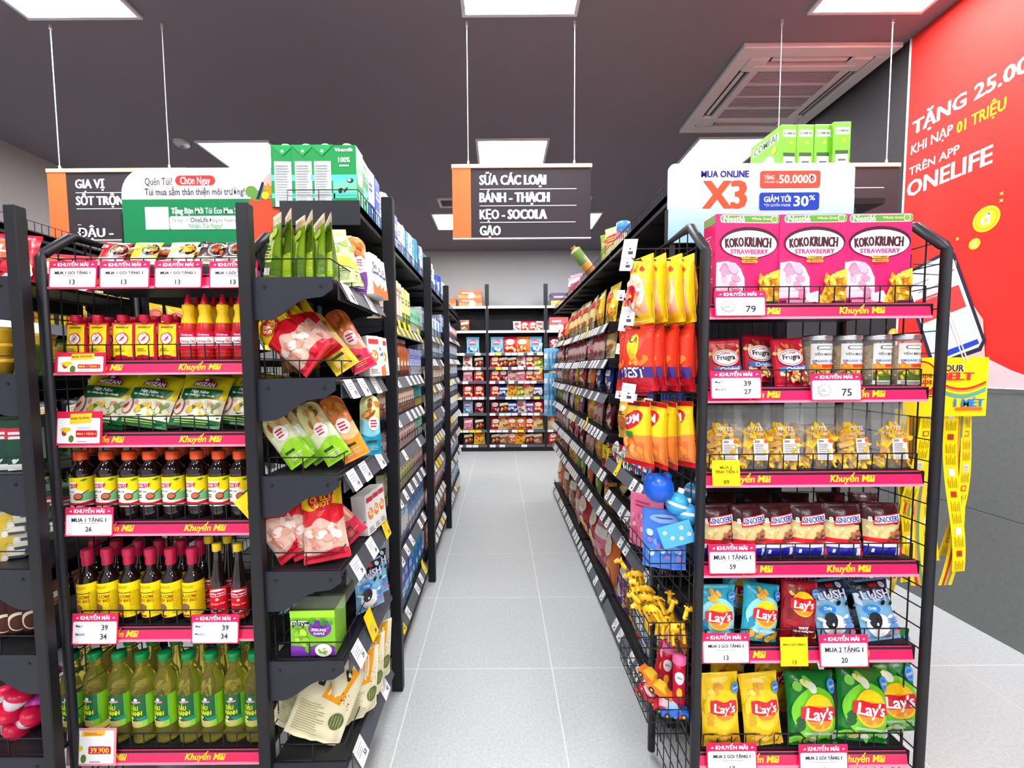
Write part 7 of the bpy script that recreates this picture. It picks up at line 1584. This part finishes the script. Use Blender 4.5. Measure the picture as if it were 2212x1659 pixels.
for i, (px, py, yy, yw, rl, ln) in enumerate(((1378, 1268, 1.3, 2.6, 0.2, 0.1), (1402, 1300, 1.26, 2.4, 0.3, 0.2), (1386, 1312, 1.22, 3.0, -0.2, 0.3), (1425, 1330, 1.2, 2.8, 0.5, -0.4), (1432, 1372, 1.16, 0.6, 0.1, 0.0), (1462, 1392, 1.14, 0.2, 0.0, 0.1), (1410, 1400, 1.19, 3.2, 0.1, 0.0), (1420, 1345, 1.15, 2.2, 0.4, 0.3), (1445, 1398, 1.2, 1.2, 0.0, 0.0))):
    q = at(px, py, yy); q.z = max(q.z, BZ2 + 0.003); q.x = min(max(q.x, 0.4), 0.49)
    put('giraffe', q, 'yellow giraffe toy with brown spots, %s from the top of the heap' % ORD[i], 'giraffe toys', yaw=yw, roll=rl, lean=ln, s=1.15)
# cars and sweet tubes
def car(c, c2):
    m = MB(); m.prism([(-0.034, 0.006), (0.034, 0.006), (0.036, 0.014), (0.03, 0.019), (0.014, 0.021), (-0.02, 0.022), (-0.034, 0.019)], 0.03, c, 'y', -0.015)
    k = MB(); k.prism([(-0.022, 0.021), (0.015, 0.021), (0.006, 0.033), (-0.015, 0.033)], 0.024, c2, 'y', -0.012)
    ws = []
    for sx in (-0.02, 0.021):
        for sy in (-0.0155, 0.0115):
            w = MB(); w.tube([(sx, sy, 0.008), (sx, sy + 0.004, 0.008)], 0.008, (30, 28, 32), n=12); w.tube([(sx, sy - 0.0005, 0.008), (sx, sy + 0.0045, 0.008)], 0.004, (226, 190, 60), n=8); ws.append(('wheel', w, 'plastic'))
    return [('toy_car', m, 'plastic'), ('cabin', k, 'plastic')] + ws
kind('car_orange', 'toy_car', 'toy', car((246, 130, 40), (250, 206, 60))); kind('car_red', 'toy_car', 'toy', car((214, 24, 44), (250, 200, 210))); kind('car_blue', 'toy_car', 'toy', car((30, 110, 226), (160, 206, 246)))
for k, px, py, yy, yw, rl, lb in (('car_orange', 1400, 1470, 1.22, -0.9, 0.5, 'orange toy car tipped nose down'), ('car_orange', 1425, 1500, 1.18, -0.7, 0.3, 'orange toy car below the tipped one'), ('car_red', 1400, 1525, 1.2, -0.8, 0.2, 'red toy car under the orange cars'), ('car_red', 1440, 1540, 1.15, -0.4, 0.1, 'red toy car at the basket front'), ('car_blue', 1455, 1558, 1.14, -0.1, 0.0, 'blue toy car on the basket floor')):
    q = at(px, py, yy); q.z = max(q.z, BZ3 + 0.003); q.x = min(max(q.x, 0.41), 0.475); put(k, q, lb, 'toy cars', yaw=yw, roll=rl, s=1.05)
b_ = MB(); b_.lathe([(0.0001, 0), (0.016, 0), (0.016, 0.12), (0.0001, 0.12)], (214, 24, 60), n=16); c_ = MB(); c_.lathe([(0.018, 0.118), (0.018, 0.136), (0.0001, 0.137)], (246, 110, 170), n=16); a = Art(0.036, 0.1); a.ell(0, 0.72, 0.36, 0.5, (250, 240, 240)); a.bars(-0.2, 0.7, 0.2, 0.78, 2, (50, 70, 170)); a.ell(0, 0.3, 0.2, 0.4, (250, 200, 60))
kind('sweet_tube', 'sweet_tube', 'sweet tube', [('sweet_tube', b_, 'plastic'), ('cap', c_, 'plastic'), ('label', wrap_label(0.016, 0.01, 0.11, (206, 20, 56), a, arc=2.6, n=10), 'paper')])
for i, (px, yy) in enumerate(((1466, 1.15), (1436, 1.24), (1446, 1.3))): put('sweet_tube', (min(0.49, xat(px, BZ3 + 0.05, yy)), yy, BZ3 + 0.004 if i else BZ3 + 0.03), 'red sweet tube with pink cap, %s from the front of the lower basket' % ORD[i], 'sweet tubes', roll=0.08 * i, yaw=-0.3)
# flat toys clipped lower at the grid are left to the basket

# sour belts on a header card, hung from the outer grid
hk = empty('side_hook', (RX1 + 0.013, 1.2, zpx(2040, 590, 1.2))); tag(hk, 'black double hook with a clear tag holder on the outer grid', 'hook')
m = MB(); m.box(-0.03, -0.004, -0.05, -0.01, 0.004, 0.05, (20, 20, 24)); obj('bracket', m, 'powder_coat', hk)
m = MB(); m.tube([(0, 0, 0), (0.08, -0.01, -0.008), (0.1, -0.01, 0.008)], 0.002, (70, 70, 76), n=5); m.tube([(0, 0, 0.025), (0.085, -0.01, 0.02)], 0.0016, (70, 70, 76), n=5); obj('wire', m, 'metal', hk)
m = MB(); m.box(0.02, -0.016, -0.012, 0.1, -0.014, 0.03, (236, 236, 236)); obj('tag_holder', m, 'clear', hk)
hp = at(2055, 772, 1.22); he = at(2140, 900, 1.22)
bx = RX1 + 0.02; HW = 0.235; HH = 0.165
t = empty('sour_belt_pack', (bx + HW / 2, 1.22, hp.z - HH)); tag(t, 'yellow sour belt sweet pack with long strips hanging outside the snack end cap', 'sweet pack')
a = Art(HW, HH); a.rect(-0.5, 0.0, 0.5, 1.0, (250, 222, 20)); a.rect(-0.5, 0.36, -0.05, 0.46, (226, 60, 60)); a.rect(-0.5, 0.46, -0.05, 0.7, (80, 150, 60))
for k, c in enumerate(((226, 50, 50), (246, 150, 40), (250, 220, 60), (120, 180, 80), (90, 160, 190))):
    p_ = []; 
    for i in range(9): x_ = -0.1 + 0.58 * i / 8; p_.append((x_, 0.6 - 0.035 * k - 0.2 * math.sin(i / 8 * PI) * 0.6))
    a.poly(p_ + [(x_, z_ - 0.035) for x_, z_ in p_[::-1]], c)
a.ell(-0.3, 0.66, 0.2, 0.2, (190, 30, 30)); a.ell(-0.3, 0.66, 0.18, 0.18, (250, 196, 30)); a.text('Chupa', -0.3, 0.71, 0.26, (190, 30, 30), bold=0.03); a.text('Chups', -0.3, 0.6, 0.26, (190, 30, 30), bold=0.03)
a.text('SOUR', 0.06, 0.82, 0.3, WHITE, bold=0.08); a.text('SOUR', 0.06, 0.82, 0.28, (40, 36, 40), bold=0.03); a.text('BELT', 0.12, 0.68, 0.4, (226, 50, 70), bold=0.08, hgt=0.13)
a.rect(0.12, 0.1, 0.44, 0.15, (226, 110, 40)); a.text('1 MÉT', 0.28, 0.23, 0.36, (40, 130, 220), bold=0.07, hgt=0.13)
m = MB(); m.box(-HW / 2, -0.001, 0, HW / 2, 0.001, HH, (250, 222, 20)); apply_art(m, a, lambda x, z, o: (x, -0.001 - o, z)); m.face([(HW / 2, 0.0, HH), (HW / 2 - 0.02, 0.002, 0.0), (HW / 2 + 0.03, 0.06, -0.01), (HW / 2 + 0.01, 0.05, HH)], (226, 226, 236)); hd = obj('header_card', m, 'paper', t)
m = MB(); m.tube([(-0.03, -0.002, HH + 0.17), (0.045, -0.004, HH - 0.01)], 0.0016, (236, 236, 240), n=5); m.tube([(-0.02, -0.002, HH + 0.17), (0.055, -0.004, HH - 0.01)], 0.0016, (236, 236, 240), n=5); obj('string', m, 'paper', t)
for k in range(9):
    g2 = random.Random(k); sw = 0.042; x0 = -0.105 + 0.024 * k; y0 = 0.012 + 0.012 * (k % 3); ln = (0.50, 0.42, 0.56, 0.40, 0.53, 0.45, 0.47, 0.52, 0.44)[k]; twist = g2.uniform(-0.3, 0.3)
    m = MB(); n = 14; back_side = k % 3 == 1
    pv = None
    for i in range(n + 1):
        f = i / n; z_ = 0.02 - ln * f; bend = 0.03 * math.sin(f * 2.2 + k) - 0.02 * f * (k % 2); a_ = twist * f + 0.25 * math.sin(k)
        c0 = (x0 + bend - math.cos(a_) * sw / 2, y0 + 0.012 * math.sin(f * 5 + k) - math.sin(a_) * sw / 2, z_); c1 = (x0 + bend + math.cos(a_) * sw / 2, y0 + 0.012 * math.sin(f * 5 + k) + math.sin(a_) * sw / 2, z_)
        if pv:
            cols = [(246, 220, 20)] * 6
            q0, q1 = pv
            if back_side:
                for u0, u1, c in ((0, 0.25, (246, 220, 20)), (0.25, 0.42, (190, 50, 50)), (0.42, 0.58, (236, 160, 60)), (0.58, 0.75, (110, 150, 90)), (0.75, 1, (246, 220, 20))):
                    L_ = lambda a0, a1, t_: tuple(a0[j] + (a1[j] - a0[j]) * t_ for j in range(3))
                    m.face([L_(c0, c1, u0), L_(c0, c1, u1), L_(q0, q1, u1), L_(q0, q1, u0)], c, True)
            else:
                m.face([c0, c1, q1, q0], (250, 224, 20), True)
                L_ = lambda a0, a1, t_: tuple(a0[j] + (a1[j] - a0[j]) * t_ + (-0.0007 if j == 1 else 0) for j in range(3))
                def bit(u0, u1, f0, f1, c): m.face([L_(L_(c0, c1, u0), L_(q0, q1, u0), f0), L_(L_(c0, c1, u1), L_(q0, q1, u1), f0), L_(L_(c0, c1, u1), L_(q0, q1, u1), f1), L_(L_(c0, c1, u0), L_(q0, q1, u0), f1)], c)
                if i % 5 == 1: bit(0.3, 0.72, 0.1, 0.75, (238, 238, 226)); [bit(0.34, 0.68, 0.16 + 0.1 * e, 0.2 + 0.1 * e, (70, 70, 70)) for e in range(5)]
                elif i % 5 == 3: bit(0.3, 0.7, 0.3, 0.8, (190, 60, 30)); bit(0.36, 0.64, 0.38, 0.72, (250, 210, 30))
                else: [bit(0.2 + 0.14 * e, 0.26 + 0.14 * e, 0.1, 0.95 - 0.2 * (e % 2), (196, 168, 10)) for e in range(5)]
        pv = (c0, c1)
    obj('strip', m, 'film', t)

# far end of the snack rack: blue packs on three pegs
a = Art(0.09, 0.2); a.rect(-0.5, 0.0, 0.5, 0.5, (110, 180, 220)); a.rect(-0.4, 0.6, 0.4, 0.86, (236, 240, 244)); a.bars(-0.3, 0.1, 0.3, 0.4, 4, (240, 244, 250), seed=2)
kind('blue_hang', 'blue_hanging_pack', 'hanging pack', [('blue_hanging_pack', pouch(0.1, 0.23, 0.03, (120, 186, 224), a, seal=0.05, seed=3, nx=6, nz=8), 'film')])
for r_, py in enumerate((752, 806, 853)):
    zz = zpx(1183, py, 4.62)
    for i in range(4): put('blue_hang', (0.5 + 0.035 * i, 4.66, zz - 0.23), 'light blue pack hanging at the snack rack far end, %s cluster' % ('upper', 'middle', 'lower')[r_], 'blue packs at the far end', yaw=-1.1 + 0.1 * i)
    hook(RRX + 0.1, 4.66, zz, 0.22, 'peg hook with the %s cluster of light blue packs' % ('upper', 'middle', 'lower')[r_], tagc=YEL if r_ == 1 else WHITE)

# things seen through the wire grid beside the spice end cap
for k in range(2):
    for j in range(3 - k): ap('tub', 92 + 40 * k, 4, 0.003 + 0.044 * j, 1.44, 'yellow tub behind the wire grid, stack %s, %s up' % (('one', 'two')[k], ORD[j]), 'stacked yellow tubs behind the grid', yaw=0.1 * j)
ap('edge_red', 130, 5, 0.005, 1.45, 'large red snack bag behind the wire grid', lean=0.3, yaw=0.4, s=0.9); ap('edge_yel', 175, 5, 0.005, 1.5, 'yellow snack bag behind the wire grid', lean=0.3, yaw=0.3, s=0.9); ap('edge_green', 100, 3, 0.004, 1.42, 'green pack behind the wire grid', yaw=0.3)
for k in range(3): ap('edge_dark', 110 + 26 * k, 2, 0.003, 1.46, 'dark green carton behind the wire grid, %s one' % ORD[k], 'dark green cartons behind the grid', yaw=0.35)
for k in range(4): ap('choc_tub', -12 + 30 * k, 1, 0.004, 1.22 + 0.01 * k, 'brown chocolate tub with gold lid, %s from the left' % ORD[k], 'chocolate tubs', yaw=0.6)
for i, (c, px, dz, yy, rl) in enumerate((('r', 30, 0.0, 1.22, 0.9), ('r', 10, 0.05, 1.2, 0.5), ('p', 62, 0.0, 1.24, 0.3), ('r', 44, 0.07, 1.24, 0.4), ('p', 72, 0.05, 1.28, 0.6), ('b', 60, 0.1, 1.32, 0.2), ('r', 0, 0.0, 1.26, 0.2), ('b', 78, 0.0, 1.34, 0.2))): ap('lolly_' + c, px, 0, 0.004 + dz, yy, '%s jelly cup in the heap at the picture edge, %s' % ({'r': 'crimson', 'p': 'magenta', 'b': 'turquoise'}[c], ORD[i]), 'heap of jelly cups', roll=rl, yaw=0.3 * i, s=1.15)

# ------------------------------------------------------------------ labels that would be shared get their place in the row
_by = {}
for o in list(COL.objects):
    if o.parent is None and 'label' in o: _by.setdefault(o['label'], []).append(o)
for lab, os_ in _by.items():
    if len(os_) < 2: continue
    sx = max(o.location.x for o in os_) - min(o.location.x for o in os_); sy = max(o.location.y for o in os_) - min(o.location.y for o in os_)
    os_.sort(key=(lambda o: o.location.x) if sx >= sy else (lambda o: o.location.y))
    for i, o in enumerate(os_):
        o['label'] = '%s, %s from %s' % (lab, ORD[min(i, len(ORD) - 1)], 'left' if sx >= sy else 'front')
